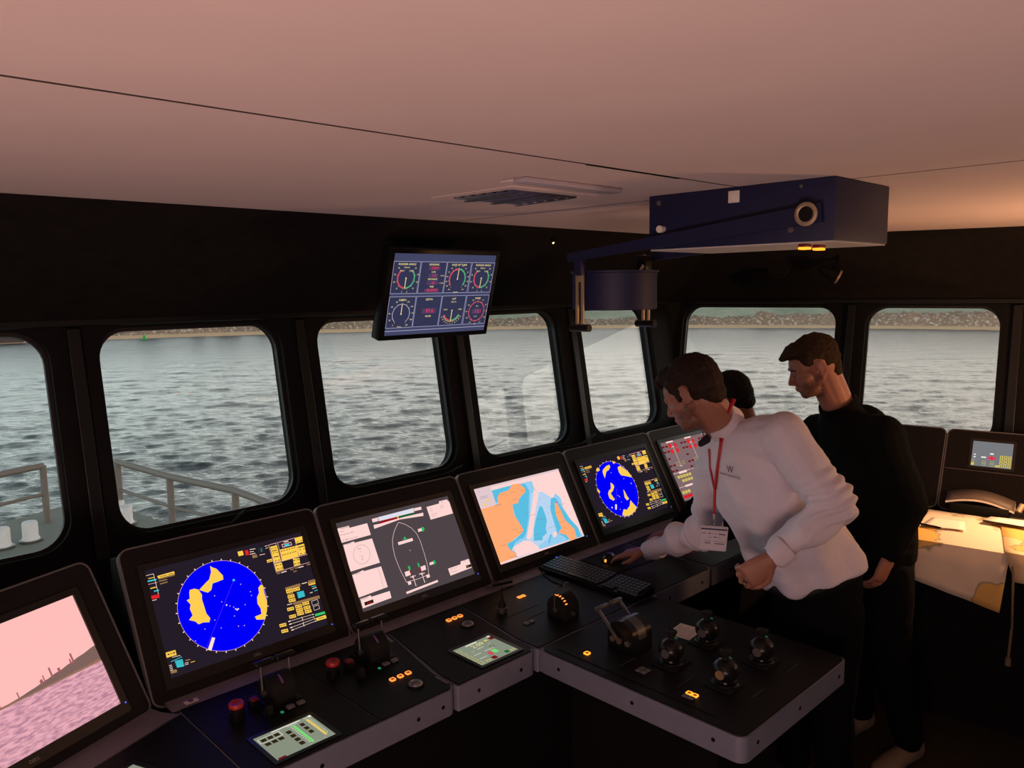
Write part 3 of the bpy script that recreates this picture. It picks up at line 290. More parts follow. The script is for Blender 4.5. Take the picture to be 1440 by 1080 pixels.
CONNING = [('r', 'pinkw', (0.0095, 0.0837, 0.2434, 0.2058)), ('p', 'pinkw', [(0.0056, 0.0586), (0.0985, 0.0578), (0.0989, 0.0834), (0.2408, 0.0815), (0.2428, 0.2193), (0.0059, 0.2218)]), ('p', 'pinkw', [(0.0117, 0.2492), (0.1002, 0.2413), (0.0991, 0.2577), (0.243, 0.262), (0.2446, 0.5453), (0.0035, 0.5483)]), ('p', 'pinkw', [(0.0087, 0.5883), (0.1024, 0.5718), (0.1019, 0.5849), (0.2444, 0.5889), (0.2447, 0.8261), (0.0068, 0.838)]), ('p', 'pinkw', [(0.0141, 0.8574), (0.0986, 0.8556), (0.0985, 0.872), (0.2493, 0.8745), (0.2462, 0.951), (0.0113, 0.9601)]), ('p', 'pinkw', [(0.775, 0.0691), (0.8989, 0.0646), (0.9026, 0.0388), (0.9836, 0.0401), (0.9856, 0.059), (0.9957, 0.0717), (0.9934, 0.2251), (0.7751, 0.2297)]), ('p', 'pinkw', [(0.78, 0.8422), (0.9031, 0.8396), (0.911, 0.8078), (0.992, 0.8083), (0.9903, 0.9185), (0.7804, 0.9288)]), ('p', 'pinkw', [(0.29, 0.048), (0.338, 0.0483), (0.3362, 0.0892), (0.2882, 0.0888)]), ('p', 'pale', [(0.341, 0.046), (0.6605, 0.0423), (0.6529, 0.0964), (0.3403, 0.0925)]), ('p', 'pinkw', [(0.662, 0.0464), (0.7287, 0.0489), (0.7268, 0.0839), (0.659, 0.0809)]), ('p', 'pinkw', [(0.2885, 0.1199), (0.3455, 0.1238), (0.4937, 0.1158), (0.73, 0.1243), (0.7234, 0.1628), (0.5143, 0.1339), (0.285, 0.1633)]), ('p', 'dred', [(0.3393, 0.0973), (0.4989, 0.0932), (0.4994, 0.1179), (0.3432, 0.1229)]), ('p', 'dgrn', [(0.5065, 0.0925), (0.6459, 0.0938), (0.6429, 0.1175), (0.5055, 0.1184)]), ('p', 'yel', [(0.4996, 0.09), (0.5095, 0.0901), (0.5074, 0.1156), (0.4983, 0.1175)]), ('l', 'pinkw', 0.0014, [(0.4978, 0.1628), (0.4783, 0.1835), (0.4363, 0.2494), (0.4019, 0.3312), (0.3852, 0.4106), (0.3759, 0.5264), (0.3808, 0.6641), (0.4008, 0.8408), (0.497, 0.8467), (0.6005, 0.8381), (0.6146, 0.7583), (0.622, 0.6062), (0.6233, 0.4419), (0.6145, 0.3461), (0.5843, 0.2613), (0.5421, 0.2019), (0.4978, 0.1628)]), ('p', 'pinkw', [(0.4366, 0.3824), (0.5666, 0.3802), (0.5648, 0.4143), (0.435, 0.4161)]), ('p', 'lgrn', [(0.4845, 0.3714), (0.5065, 0.34), (0.5188, 0.3724)]), ('p', 'pinkw', [(0.6358, 0.2981), (0.6701, 0.2969), (0.6682, 0.3314), (0.6328, 0.3321)]), ('p', 'lgrn', [(0.6704, 0.29), (0.6882, 0.2896), (0.6957, 0.317), (0.6791, 0.3389), (0.6667, 0.3378)]), ('p', 'pinkw', [(0.6383, 0.7111), (0.6739, 0.7097), (0.6717, 0.7399), (0.6362, 0.7412)]), ('p', 'lgrn', [(0.6731, 0.7025), (0.6884, 0.7017), (0.6946, 0.7284), (0.6801, 0.7467), (0.6701, 0.7462)]), ('d', 'pinkw', 0.0016, [(0.5136, 0.512)]), ('p', 'pinkw', [(0.4123, 0.7275), (0.4579, 0.7257), (0.4542, 0.7784), (0.4098, 0.7805)]), ('p', 'pinkw', [(0.554, 0.7253), (0.597, 0.722), (0.5934, 0.7737), (0.5508, 0.7752)]), ('p', 'pinkw', [(0.4096, 0.8444), (0.4365, 0.8438), (0.4357, 0.8788), (0.4092, 0.8779)]), ('p', 'pinkw', [(0.5767, 0.8335), (0.6065, 0.8338), (0.6044, 0.8687), (0.5758, 0.8689)]), ('p', 'lgrn', [(0.4534, 0.6763), (0.4683, 0.6755), (0.4671, 0.7226), (0.4523, 0.7234)]), ('p', 'dred', [(0.4538, 0.7274), (0.466, 0.7273), (0.4649, 0.7743), (0.4549, 0.7753)]), ('p', 'lgrn', [(0.5371, 0.6758), (0.5495, 0.6756), (0.5506, 0.7239), (0.5382, 0.724)]), ('p', 'dred', [(0.5367, 0.7303), (0.5465, 0.7308), (0.5475, 0.779), (0.5377, 0.7784)]), ('l', 'pinkw', 0.0026, [(0.444, 0.8013), (0.4889, 0.8027)]), ('l', 'pinkw', 0.0026, [(0.5228, 0.7996), (0.5709, 0.8056)]), ('l', 'pinkw', 0.0026, [(0.468, 0.7925), (0.4663, 0.9151)]), ('l', 'pinkw', 0.0026, [(0.5472, 0.7908), (0.5463, 0.9094)]), ('d', 'pinkw', 0.0035, [(0.464, 0.8095), (0.5454, 0.8088)]), ('p', 'pinkw', [(0.3713, 0.9424), (0.6581, 0.9266), (0.6585, 0.9507), (0.3741, 0.9669)]), ('d', 'lgrn', 0.0012, [(0.481, 0.9043), (0.5646, 0.9)]), ('p', 'blk', [(0.0326, 0.9043), (0.1046, 0.9024), (0.1034, 0.9394), (0.0325, 0.9416)]), ('t', 'red', 0.006, 'STOP', (0.0501, 0.9297)), ('l', 'gry', 0.0008, [(0.2163, 0.5978), (0.2102, 0.8217)]), ('l', 'gry', 0.0008, [(0.2244, 0.6679), (0.2327, 0.6679)]), ('l', 'gry', 0.0008, [(0.2247, 0.7147), (0.2329, 0.7148)]), ('l', 'gry', 0.0008, [(0.2249, 0.7614), (0.2331, 0.7615)]), ('l', 'gry', 0.0008, [(0.2251, 0.808), (0.2334, 0.8081)]), ('l', 'gry', 0.0009, [(0.1889, 0.4273), (0.181, 0.453), (0.1693, 0.4751), (0.1548, 0.4922), (0.1383, 0.5032), (0.1211, 0.5073), (0.1042, 0.5043), (0.0889, 0.4944), (0.0761, 0.4783), (0.0667, 0.4572), (0.0614, 0.4323), (0.0604, 0.4054), (0.064, 0.3782), (0.0717, 0.3527), (0.0832, 0.3305), (0.0976, 0.3132), (0.1141, 0.3019), (0.1314, 0.2975), (0.1484, 0.3003), (0.1639, 0.3101), (0.1768, 0.3262), (0.1863, 0.3476), (0.1917, 0.3728), (0.1926, 0.4), (0.1889, 0.4273)]), ('t', 'gry', 0.005, 'UNDERWAY', (0.0242, 0.069)), ('t', 'gry', 0.0045, 'Mode 1', (0.0148, 0.1026)), ('t', 'gry', 0.0045, 'Steering Mode  HELM', (0.0119, 0.1385)), ('t', 'gry', 0.0045, 'SET SPEED  0.0 kn  SET 0', (0.0123, 0.2025)), ('t', 'gry', 0.005, 'WIND', (0.0343, 0.2512)), ('t', 'gry', 0.004, 'SPEED', (0.1067, 0.3363)), ('t', 'gry', 0.004, '12.1', (0.1136, 0.3692)), ('t', 'gry', 0.004, 'DIR', (0.1151, 0.4268)), ('t', 'gry', 0.004, '057', (0.1124, 0.4558)), ('t', 'gry', 0.005, 'DEPTH', (0.0315, 0.5894)), ('t', 'gry', 0.005, 'ENGINE', (0.0233, 0.8678)), ('t', 'gry', 0.004, 'GPS', (0.919, 0.0627)), ('t', 'gry', 0.004, 'LAT', (0.7967, 0.1019)), ('t', 'gry', 0.004, '12 45.1', (0.8973, 0.0984)), ('t', 'gry', 0.004, 'LON', (0.7959, 0.1267)), ('t', 'gry', 0.004, '104 30.2', (0.8916, 0.1216)), ('t', 'gry', 0.004, 'COG 239.6', (0.7951, 0.1729)), ('t', 'gry', 0.004, 'SOG 11.0', (0.7932, 0.1971)), ('t', 'gry', 0.004, 'TIME', (0.9339, 0.8204)), ('t', 'gry', 0.004, 'DATE 12.07.19', (0.7943, 0.8619)), ('t', 'gry', 0.004, 'TIME 14:02:30', (0.7936, 0.8962)), ('t', 'gry', 0.0035, '0.0', (0.6374, 0.3127)), ('t', 'gry', 0.0035, '0.0', (0.6403, 0.7239)), ('p', 'blk', [(0.944, 0.8735), (0.9921, 0.8753), (0.9908, 0.9064), (0.942, 0.9077)]), ('t', 'yel', 0.004, 'OK', (0.9527, 0.891))]
CHART = [('p', 'pinkw', [(-0.0001, -0.0), (0.7158, -0.0025), (1.0005, -0.0004), (1.0002, 1.0001), (0.4492, 0.9748), (-0.0002, 0.9994)]), ('p', 'cblue', [(0.1669, 0.0685), (0.4055, 0.0644), (0.5086, 0.07), (0.645, 0.076), (0.6402, 0.1695), (0.6615, 0.2537), (0.7169, 0.2531), (0.8036, 0.3858), (0.856, 0.3228), (0.8973, 0.3992), (0.8855, 0.5383), (0.9119, 0.7113), (0.9649, 0.854), (0.9854, 0.9939), (0.4492, 0.9748), (0.1966, 0.9895), (0.2029, 0.9188), (0.1715, 0.8314), (0.2125, 0.5884), (0.1457, 0.2229)]), ('p', 'cdeep', [(0.1703, 0.0716), (0.4045, 0.068), (0.3979, 0.1012), (0.3136, 0.1302), (0.2336, 0.1596), (0.2144, 0.2389), (0.1695, 0.2279), (0.1599, 0.1711)]), ('p', 'cdeep', [(0.5139, 0.0778), (0.5612, 0.098), (0.5759, 0.2033), (0.5061, 0.396), (0.4616, 0.5352), (0.3789, 0.7133), (0.3328, 0.7699), (0.2585, 0.776), (0.2235, 0.7983), (0.1684, 0.8669), (0.2029, 0.9188), (0.199, 0.9814), (0.1591, 0.9726), (0.134, 0.8152), (0.1552, 0.7654), (0.233, 0.7652), (0.3396, 0.6971), (0.3514, 0.6068), (0.3289, 0.4833), (0.341, 0.3148), (0.4534, 0.2586), (0.5137, 0.1814)]), ('p', 'cdeep', [(0.6291, 0.4262), (0.6528, 0.461), (0.6521, 0.5899), (0.6455, 0.6466), (0.5991, 0.7457), (0.5968, 0.8032), (0.5398, 0.828), (0.5172, 0.8763), (0.4251, 0.8468), (0.4739, 0.6948), (0.543, 0.567)]), ('p', 'cmed', [(0.5844, 0.2263), (0.6348, 0.2643), (0.6615, 0.2537), (0.7169, 0.2531), (0.8036, 0.3858), (0.7836, 0.5001), (0.7596, 0.6517), (0.6997, 0.8653), (0.6054, 0.8651), (0.5162, 0.9046), (0.4288, 0.9432), (0.4492, 0.9748), (0.3539, 0.7976), (0.4647, 0.5752)]), ('p', 'cdeep', [(0.6291, 0.4262), (0.6528, 0.461), (0.6521, 0.5899), (0.6455, 0.6466), (0.5991, 0.7457), (0.5968, 0.8032), (0.5398, 0.828), (0.5172, 0.8763), (0.4251, 0.8468), (0.4739, 0.6948), (0.543, 0.567)]), ('p', 'pinkw', [(0.6358, 0.1841), (0.663, 0.2744), (0.5858, 0.4259), (0.512, 0.5938), (0.4231, 0.7888), (0.3932, 0.8143), (0.3564, 0.7892), (0.4307, 0.6388), (0.5148, 0.4582), (0.5959, 0.2904)]), ('p', 'pinkw', [(0.1903, 0.8396), (0.3229, 0.8034), (0.3882, 0.8311), (0.4472, 0.9322), (0.4529, 0.9726), (0.199, 0.9814)]), ('p', 'cdeep', [(0.7819, 0.3779), (0.8166, 0.3701), (0.8473, 0.4016), (0.862, 0.5091), (0.9119, 0.7113), (0.9649, 0.854), (0.9602, 0.9935), (0.7933, 0.9734), (0.7647, 0.9121), (0.7052, 0.848), (0.7159, 0.7141), (0.7293, 0.5199)]), ('p', 'cdeep', [(0.6231, 0.8336), (0.6439, 0.8422), (0.5787, 0.9505), (0.5704, 0.9277)]), ('p', 'pinkw', [(0.6687, 0.8133), (0.708, 0.8393), (0.6871, 0.8798), (0.6469, 0.8923)]), ('p', 'ora', [(0.0104, 0.266), (0.1982, 0.2615), (0.211, 0.1898), (0.2271, 0.1573), (0.2563, 0.1292), (0.3609, 0.1176), (0.4148, 0.0577), (0.4949, 0.0653), (0.5424, 0.1615), (0.5221, 0.2042), (0.4399, 0.2537), (0.4058, 0.3195), (0.341, 0.3148), (0.3208, 0.461), (0.3402, 0.5451), (0.3601, 0.677), (0.3216, 0.7086), (0.2315, 0.7459), (0.1879, 0.7739), (0.1505, 0.7671), (0.1387, 0.7988), (0.1497, 0.8587), (0.1903, 0.9133), (0.195, 0.9705), (0.0064, 0.9757)]), ('p', 'ora', [(0.8081, 0.4484), (0.8328, 0.4474), (0.846, 0.5844), (0.8476, 0.7063), (0.9191, 0.8659), (0.9029, 0.9997), (0.8191, 0.9942), (0.7989, 0.9065), (0.7405, 0.8625), (0.7095, 0.8596), (0.7772, 0.7983), (0.7695, 0.5954)]), ('p', 'panel', [(0.0014, 0.0043), (0.1827, 0.0107), (0.1781, 0.2578), (0.0188, 0.2598)]), ('p', 'yel', [(0.0533, 0.2074), (0.0775, 0.2089), (0.0751, 0.2381), (0.0509, 0.2365)]), ('p', 'yel', [(0.0936, 0.1696), (0.1211, 0.1702), (0.1201, 0.1945), (0.0926, 0.1938)]), ('d', 'mag', 0.0045, [(0.8278, 0.4476)]), ('d', 'mag', 0.002, [(0.6923, 0.5518), (0.5781, 0.6532), (0.5381, 0.176), (0.7142, 0.8596)]), ('d', 'blk', 0.0014, [(0.3062, 0.0692), (0.2625, 0.7871), (0.1862, 0.8194), (0.7311, 0.9315), (0.6181, 0.2684), (0.6617, 0.3403), (0.2873, 0.0956), (0.3175, 0.3002)]), ('l', 'gry', 0.0008, [(0.1615, 0.2668), (0.2322, 0.2665)]), ('l', 'gry', 0.0008, [(0.2415, 0.1567), (0.3137, 0.1555)]), ('l', 'gry', 0.0008, [(0.363, 0.1614), (0.4372, 0.1603)]), ('l', 'gry', 0.0008, [(0.3576, 0.2569), (0.4316, 0.2566)]), ('l', 'gry', 0.0008, [(0.1592, 0.2753), (0.2298, 0.2752)]), ('l', 'gry', 0.0008, [(0.2352, 0.6334), (0.3064, 0.6361)]), ('l', 'gry', 0.0008, [(0.0746, 0.7802), (0.1429, 0.7841)]), ('l', 'gry', 0.0008, [(0.2932, 0.6817), (0.3652, 0.6848)]), ('l', 'gry', 0.0008, [(0.1171, 0.9483), (0.1858, 0.9535)]), ('l', 'gry', 0.0008, [(0.4132, 0.4718), (0.4876, 0.4732)]), ('l', 'gry', 0.0008, [(0.4741, 0.5187), (0.5494, 0.5205)]), ('l', 'gry', 0.0008, [(0.5272, 0.594), (0.6033, 0.5965)]), ('l', 'gry', 0.0008, [(0.7701, 0.7198), (0.8502, 0.7234)]), ('l', 'gry', 0.0008, [(0.6267, 0.7471), (0.7042, 0.751)]), ('l', 'gry', 0.0008, [(0.758, 0.581), (0.8381, 0.5834)]), ('l', 'gry', 0.0008, [(0.5682, 0.6102), (0.645, 0.6128)]), ('l', 'gry', 0.0008, [(0.4405, 0.7808), (0.5148, 0.7848)]), ('l', 'gry', 0.0008, [(0.4385, 0.8372), (0.5126, 0.8417)]), ('l', 'gry', 0.0008, [(0.8418, 0.4955), (0.9236, 0.4972)]), ('l', 'gry', 0.0008, [(0.7022, 0.4796), (0.7815, 0.4811)]), ('l', 'gry', 0.0008, [(0.4717, 0.1705), (0.5477, 0.1694)]), ('d', 'gry', 0.0008, [(0.5871, 0.2173)]), ('d', 'gry', 0.0008, [(0.5365, 0.4468)]), ('d', 'gry', 0.0008, [(0.4647, 0.5752)]), ('d', 'gry', 0.0008, [(0.387, 0.7357)]), ('d', 'gry', 0.0008, [(0.4801, 0.7743)]), ('d', 'gry', 0.0008, [(0.556, 0.8251)]), ('d', 'gry', 0.0008, [(1.0156, 0.4211)]), ('d', 'gry', 0.0008, [(0.9909, 0.5985)]), ('d', 'gry', 0.0008, [(0.887, 0.1474)]), ('d', 'gry', 0.0008, [(0.6807, 0.139)]), ('d', 'gry', 0.0008, [(0.7454, 0.2122)]), ('d', 'gry', 0.0008, [(0.9063, 0.3199)]), ('d', 'gry', 0.0008, [(0.9628, 0.4539)]), ('d', 'gry', 0.0008, [(0.4574, 0.6496)]), ('d', 'gry', 0.0008, [(0.709, 0.432)]), ('p', 'panel', [(-0.0001, -0.0), (1.0005, -0.0004), (1.0001, 0.0271), (0.0006, 0.0228)]), ('t', 'gry', 0.004, 'SEA', (0.0421, 0.0451)), ('l', 'gry', 0.0012, [(0.0438, 0.1155), (0.1212, 0.119)]), ('l', 'gry', 0.0012, [(0.0383, 0.1361), (0.1155, 0.1397)])]
# ================================================================== ROOM
KC = [GC(-1.70, 4.13), GC(-.303, 4.334), GC(1.3, 4.57)]          # ceiling edge along the side wall
A0, A1 = GA(-1.6, 2.31), GA(3.77, 2.31)
POLY = [A0, A1, KC[1], KC[2], GC(1.3, -1.2), GA(-1.6, -2.6)]
CEIL = 2.2
def flat(bm, pts, z0, z1): prism(bm, [(p.x, p.y) for p in pts], z0, z1)
# ceiling: panels meeting in thin dark joints
bm = B(); flat(bm, POLY, CEIL+.012, CEIL+.06); struct('ceiling', bm, K['ceil'])
bm = B()
def jointed(a, b, w=.004):
    d = (b-a).normalized(); n = V((-d.y, d.x, 0))*w/2
    prism(bm, [tuple((p)[:2]) for p in (a+n, a-n, b-n, b+n)], CEIL-.0005, CEIL+.006)
def cpanel(pts, name):
    b2 = B(); c = sum(pts, V((0, 0, 0)))/len(pts)
    q = []
    for p in pts:
        d = (c-p); d.normalize(); q.append(p+d*.0022)
    flat(b2, q, CEIL, CEIL+.011)
    o = obj(name, b2, K['ceil'], None, False); tag(o, kind='structure'); return o
seamA = [GA(-1.6, 1.085), GA(1.93, 1.085)]
X1 = GA(1.93, 1.085); far = GA(1.93, 2.31)
cpanel([A0, GA(-1.6, 1.085), GA(1.94, 1.085), GA(1.94, 2.31)], 'ceiling')
cpanel([GA(-1.6, 1.08), GA(-1.6, -2.6), GC(1.3, -1.2), GA(1.94, -1.2), GA(1.94, 1.08)], 'ceiling')
cpanel([GA(1.945, 2.31), GA(1.945, -1.2), GC(1.3, -1.2), KC[2], KC[1], A1], 'ceiling')
JT = mat('joint_shadow_gap', C8(70, 56, 56), .9)
bm = B(); box(bm, -1.59, 1.938, 1.080, 1.0855, CEIL-.0006, CEIL+.004, m=FA); tag(obj('trim_22', bm, JT, None, False), kind='structure')
bm = B(); box(bm, 1.9395, 1.9445, -1.1, 2.3, CEIL-.0004, CEIL+.004, m=FA); tag(obj('trim_23', bm, JT, None, False), kind='structure')
bm = B(); box(bm, 1.27, 1.60, 1.0795, 1.0875, CEIL-.0015, CEIL+.001, m=FA); tag(obj('trim_1', bm, K['cab'], None, False), kind='structure')
# floor
bm = B()
FL = [GA(-1.6, 2.75), GA(4.35, 2.75), GC(-1.9, 4.5), GC(1.3, 4.7), GC(1.3, -1.2), GA(-1.6, -2.6)]
flat(bm, FL, -.05, 0); struct('floor', bm, K['floor'])
# rear and end walls
def vwall(name, a, b, z0=0, z1=CEIL+.05, th=.06, m=None):
    d = (b-a).normalized(); n = V((d.y, -d.x, 0))*th
    bm = B(); prism(bm, [tuple(p[:2]) for p in (a, b, b+n, a+n)], z0, z1); struct(name, bm, m or K['wallback'])
vwall('wall_left', GA(-1.6, 2.9), GA(-1.6, -2.6))
vwall('wall_back', GA(-1.6, -2.6), GC(1.3, -1.2))
vwall('wall_right', GC(1.3, -1.2), GC(1.3, 4.7))
# front wall (leaning plate with rounded openings)
MWA = FA @ M.Translation((0, 2.75, 1.1)) @ RX(pi/2-LEAN)
VT = .76
bm = B()
cellsA = [(-1.6, -.05, -.79, -.12), (-.05, .77, .02, .70), (.77, 1.592, .843, 1.515), (1.592, 2.41, 1.67, 2.33), (2.41, 3.215, 2.487, 3.13), (3.215, 4.15, 3.30, 3.943)]  # first cell's window is out of view, added to let in light
for X0, X1_, x0, x1 in cellsA: cellhole(bm, X0, X1_, -.30, VT, x0, x1, .036, .748, .105, -.09, 0)
bmesh.ops.remove_doubles(bm, verts=bm.verts, dist=1e-5)
struct('wall_front', bm, K['wall'], mw=MWA)
bm = B(); prism(bm, [tuple(p[:2]) for p in (GA(-1.6, 2.70), GA(4.1, 2.70), GA(4.1, 2.78), GA(-1.6, 2.78))], 0, .82); struct('wall_front', bm, K['wall'])
# side wall
MWC = FC @ M.Translation((0, 4.471, 1.1)) @ RX(pi/2-LEAN)
cellsC = [(-2.13, -1.09, -2.08, -1.168), (-1.09, -.325, -1.018, -.385), (-.325, .50, -.25, .42), (.50, 1.3, .57, 1.22)]
bm = B()
for X0, X1_, x0, x1 in cellsC: cellhole(bm, X0, X1_, -.30, VT, x0, x1, .05, .748, .105, -.09, 0)
bmesh.ops.remove_doubles(bm, verts=bm.verts, dist=1e-5)
struct('wall_side', bm, K['wall'], mw=MWC)
bm = B(); prism(bm, [tuple(p[:2]) for p in (GC(-1.95, 4.42), GC(1.3, 4.42), GC(1.3, 4.5), GC(-1.95, 4.5))], 0, .82); struct('wall_side', bm, K['wall'])
# corner post
bm = B()
def post(p, q, w):
    a = [p+V(o) for o in ((-w, -w, 0), (w, -w, 0), (w, w, 0), (-w, w, 0))]; b = [q+V(o) for o in ((-w, -w, 0), (w, -w, 0), (w, w, 0), (-w, w, 0))]
    va = [bm.verts.new(x) for x in a]; vb = [bm.verts.new(x) for x in b]
    bm.faces.new(va); bm.faces.new(vb)
    for i in range(4): bm.faces.new((va[i], va[(i+1) % 4], vb[(i+1) % 4], vb[i]))
post(GA(4.16, 2.82, 0), GA(4.21, 2.93, 1.85), .085); struct('wall_corner', bm, K['wall'])
# sloping soffit between window heads and ceiling
def slab(bm, pts, th=.03):
    nrm = (pts[1]-pts[0]).cross(pts[2]-pts[0]).normalized()*th
    if nrm.z < 0: nrm = -nrm
    a = [bm.verts.new(p) for p in pts]; b = [bm.verts.new(p+nrm) for p in pts]; n = len(pts)
    bm.faces.new(a); bm.faces.new(list(reversed(b)))
    for i in range(n): bm.faces.new((a[i], b[i], b[(i+1) % n], a[(i+1) % n]))
W0 = GA(-1.6, 2.885, 1.845); W1 = GA(4.19, 2.885, 1.845); K1 = GA(3.77, 2.31, 2.203)
A0z = GA(-1.6, 2.31, 2.203); WC2 = GC(1.3, 4.602, 1.845); KC2 = KC[2].copy(); KC2.z = 2.203; KC1 = KC[1].copy(); KC1.z = 2.203
bm = B(); slab(bm, [W0, W1, K1, A0z]); struct('soffit_front', bm, K['soff'])
bm = B(); slab(bm, [W1, GC(-.303, 4.602, 1.845), KC1, K1]); slab(bm, [GC(-.303, 4.602, 1.845), WC2, KC2, KC1]); struct('soffit_side', bm, K['soff'])
# pillar trims: raised channel between the windows
nt_ = 0
for mw, xs in ((MWA, (-.05, .772, 1.592, 2.41, 3.215)), (MWC, (-1.09, -.322, .5))):
    for x in xs:
        bm = B(); box(bm, x-.02, x+.02, -.02, .745, 0, .022, .003); nt_ += 1
        o = struct('trim_%d' % (nt_+1), bm, K['frame'], mw=mw)
# header strips above the windows
for nm, mw, a, b in (('trim_20', MWA, -1.6, 4.12), ('trim_21', MWC, -2.05, 1.3)):
    bm = B(); box(bm, a, b, .752, .775, 0, .03, .004); struct(nm, bm, K['frame'], mw=mw)
# window panes
gl = bpy.data.materials.new('window_glass'); gl.use_nodes = True; nt = gl.node_tree
for n in list(nt.nodes): nt.nodes.remove(n)
tr = nt.nodes.new('ShaderNodeBsdfTransparent'); tr.inputs[0].default_value = (.95, .96, .955, 1); gs = nt.nodes.new('ShaderNodeBsdfGlossy'); gs.inputs['Roughness'].default_value = .01
lw = nt.nodes.new('ShaderNodeLayerWeight'); lw.inputs[0].default_value = .5; pw = nt.nodes.new('ShaderNodeMath'); pw.operation = 'POWER'; pw.inputs[1].default_value = 5
fr = nt.nodes.new('ShaderNodeMath'); fr.operation = 'MULTIPLY_ADD'; fr.inputs[1].default_value = .9; fr.inputs[2].default_value = .035
nt.links.new(lw.outputs['Facing'], pw.inputs[0]); nt.links.new(pw.outputs[0], fr.inputs[0]); mx = nt.nodes.new('ShaderNodeMixShader'); o_ = nt.nodes.new('ShaderNodeOutputMaterial')
nt.links.new(fr.outputs[0], mx.inputs[0]); nt.links.new(tr.outputs[0], mx.inputs[1]); nt.links.new(gs.outputs[0], mx.inputs[2]); nt.links.new(mx.outputs[0], o_.inputs[0])
wn = 0
for mw, cs, vb in ((MWA, cellsA, .036), (MWC, cellsC, .05)):
    for _, _, x0, x1 in cs:
        wn += 1
        e = bpy.data.objects.new('window_%d' % wn, None); COL.objects.link(e); e.matrix_world = mw @ M.Translation(((x0+x1)/2, .4, 0)); tag(e, kind='structure')
        w = (x1-x0)/2
        bm = B(); prism(bm, rrect(-w-.004, w+.004, vb-.404, .352, .107, 8), -.056, -.050); obj('window_pane', bm, gl, e, False)
        bm = B(); ring(bm, rrect(-w-.001, w+.001, vb-.401, .349, .106, 8), rrect(-w+.012, w-.012, vb-.388, .336, .096, 8), -.048, -.03); obj('window_gasket', bm, K['gasket'], e, False)

# ================================================================== OUTSIDE
SEA = -10
def sea_mesh():
    az = np.radians(np.linspace(-72, 84, 900)); r = [15.0]
    while r[-1] < 262: r.append(r[-1]+max(.16, r[-1]*.0052))
    r = np.array(r); Rr, Aa = np.meshgrid(r, az, indexing='ij')
    X = Rr*np.sin(Aa); Y = Rr*np.cos(Aa); Z = np.zeros_like(X)
    rng = np.random.RandomState(3)
    for i in range(46):
        lam = .8*1.055**i; th = rng.normal(-.1, .42)+0.0; k = 2*np.pi/lam
        amp = .0108*lam**.48*rng.uniform(.5, 1.2)
        att = np.clip((lam/(Rr*.0052*2.2)), 0, 1)*np.clip(1.15-Rr/190, .34, 1)
        ph = k*(X*np.sin(th)+Y*np.cos(th))+rng.uniform(0, 6.28)+.8*np.sin(X*.13+Y*.09+i)
        Z += amp*att*(1-np.abs(np.sin(ph/2))*2+.36)*.9 if i % 2 else amp*att*np.sin(ph)
    Z += SEA
    nr, na = X.shape
    co = np.stack([X, Y, Z], -1).reshape(-1, 3)
    idx = np.arange(nr*na).reshape(nr, na)
    f = np.stack([idx[:-1, :-1], idx[:-1, 1:], idx[1:, 1:], idx[1:, :-1]], -1).reshape(-1, 4)[:, ::-1]
    me = bpy.data.meshes.new('sea'); me.vertices.add(len(co)); me.vertices.foreach_set('co', co.astype('f').ravel())
    me.loops.add(f.size); me.loops.foreach_set('vertex_index', f.ravel().astype('i'))
    me.polygons.add(len(f)); me.polygons.foreach_set('loop_start', np.arange(0, f.size, 4, dtype='i')); me.polygons.foreach_set('loop_total', np.full(len(f), 4, dtype='i'))
    me.update(); return me
wm = bpy.data.materials.new('sea_water'); wm.use_nodes = True; nt = wm.node_tree; b = nt.nodes['Principled BSDF']
b.inputs['Base Color'].default_value = (.030, .036, .037, 1); b.inputs['Roughness'].default_value = .10; b.inputs['IOR'].default_value = 1.36
tc = nt.nodes.new('ShaderNodeTexCoord'); mp = nt.nodes.new('ShaderNodeMapping'); mp.inputs['Scale'].default_value = (1, 1.6, 1); nz = nt.nodes.new('ShaderNodeTexNoise'); nz.inputs['Scale'].default_value = 1.1; nz.inputs['Detail'].default_value = 6; nz.inputs['Roughness'].default_value = .62
bp = nt.nodes.new('ShaderNodeBump'); bp.inputs['Strength'].default_value = .6; bp.inputs['Distance'].default_value = .35
nt.links.new(tc.outputs['Object'], mp.inputs[0]); nt.links.new(mp.outputs[0], nz.inputs['Vector']); nt.links.new(nz.outputs['Fac'], bp.inputs['Height']); nt.links.new(bp.outputs[0], b.inputs['Normal'])
ge = nt.nodes.new('ShaderNodeNewGeometry'); ln = nt.nodes.new('ShaderNodeVectorMath'); ln.operation = 'LENGTH'; rr_ = nt.nodes.new('ShaderNodeMapRange')
rr_.inputs['From Min'].default_value = 50; rr_.inputs['From Max'].default_value = 190; rr_.inputs['To Min'].default_value = .10; rr_.inputs['To Max'].default_value = .36
nt.links.new(ge.outputs['Position'], ln.inputs[0]); nt.links.new(ln.outputs['Value'], rr_.inputs['Value']); nt.links.new(rr_.outputs[0], b.inputs['Roughness'])
sea = finish('sea', sea_mesh(), wm, None, True, 180)
tag(sea, 'rippled grey sea stretching from the ship to the far shore', 'sea', kind='stuff')
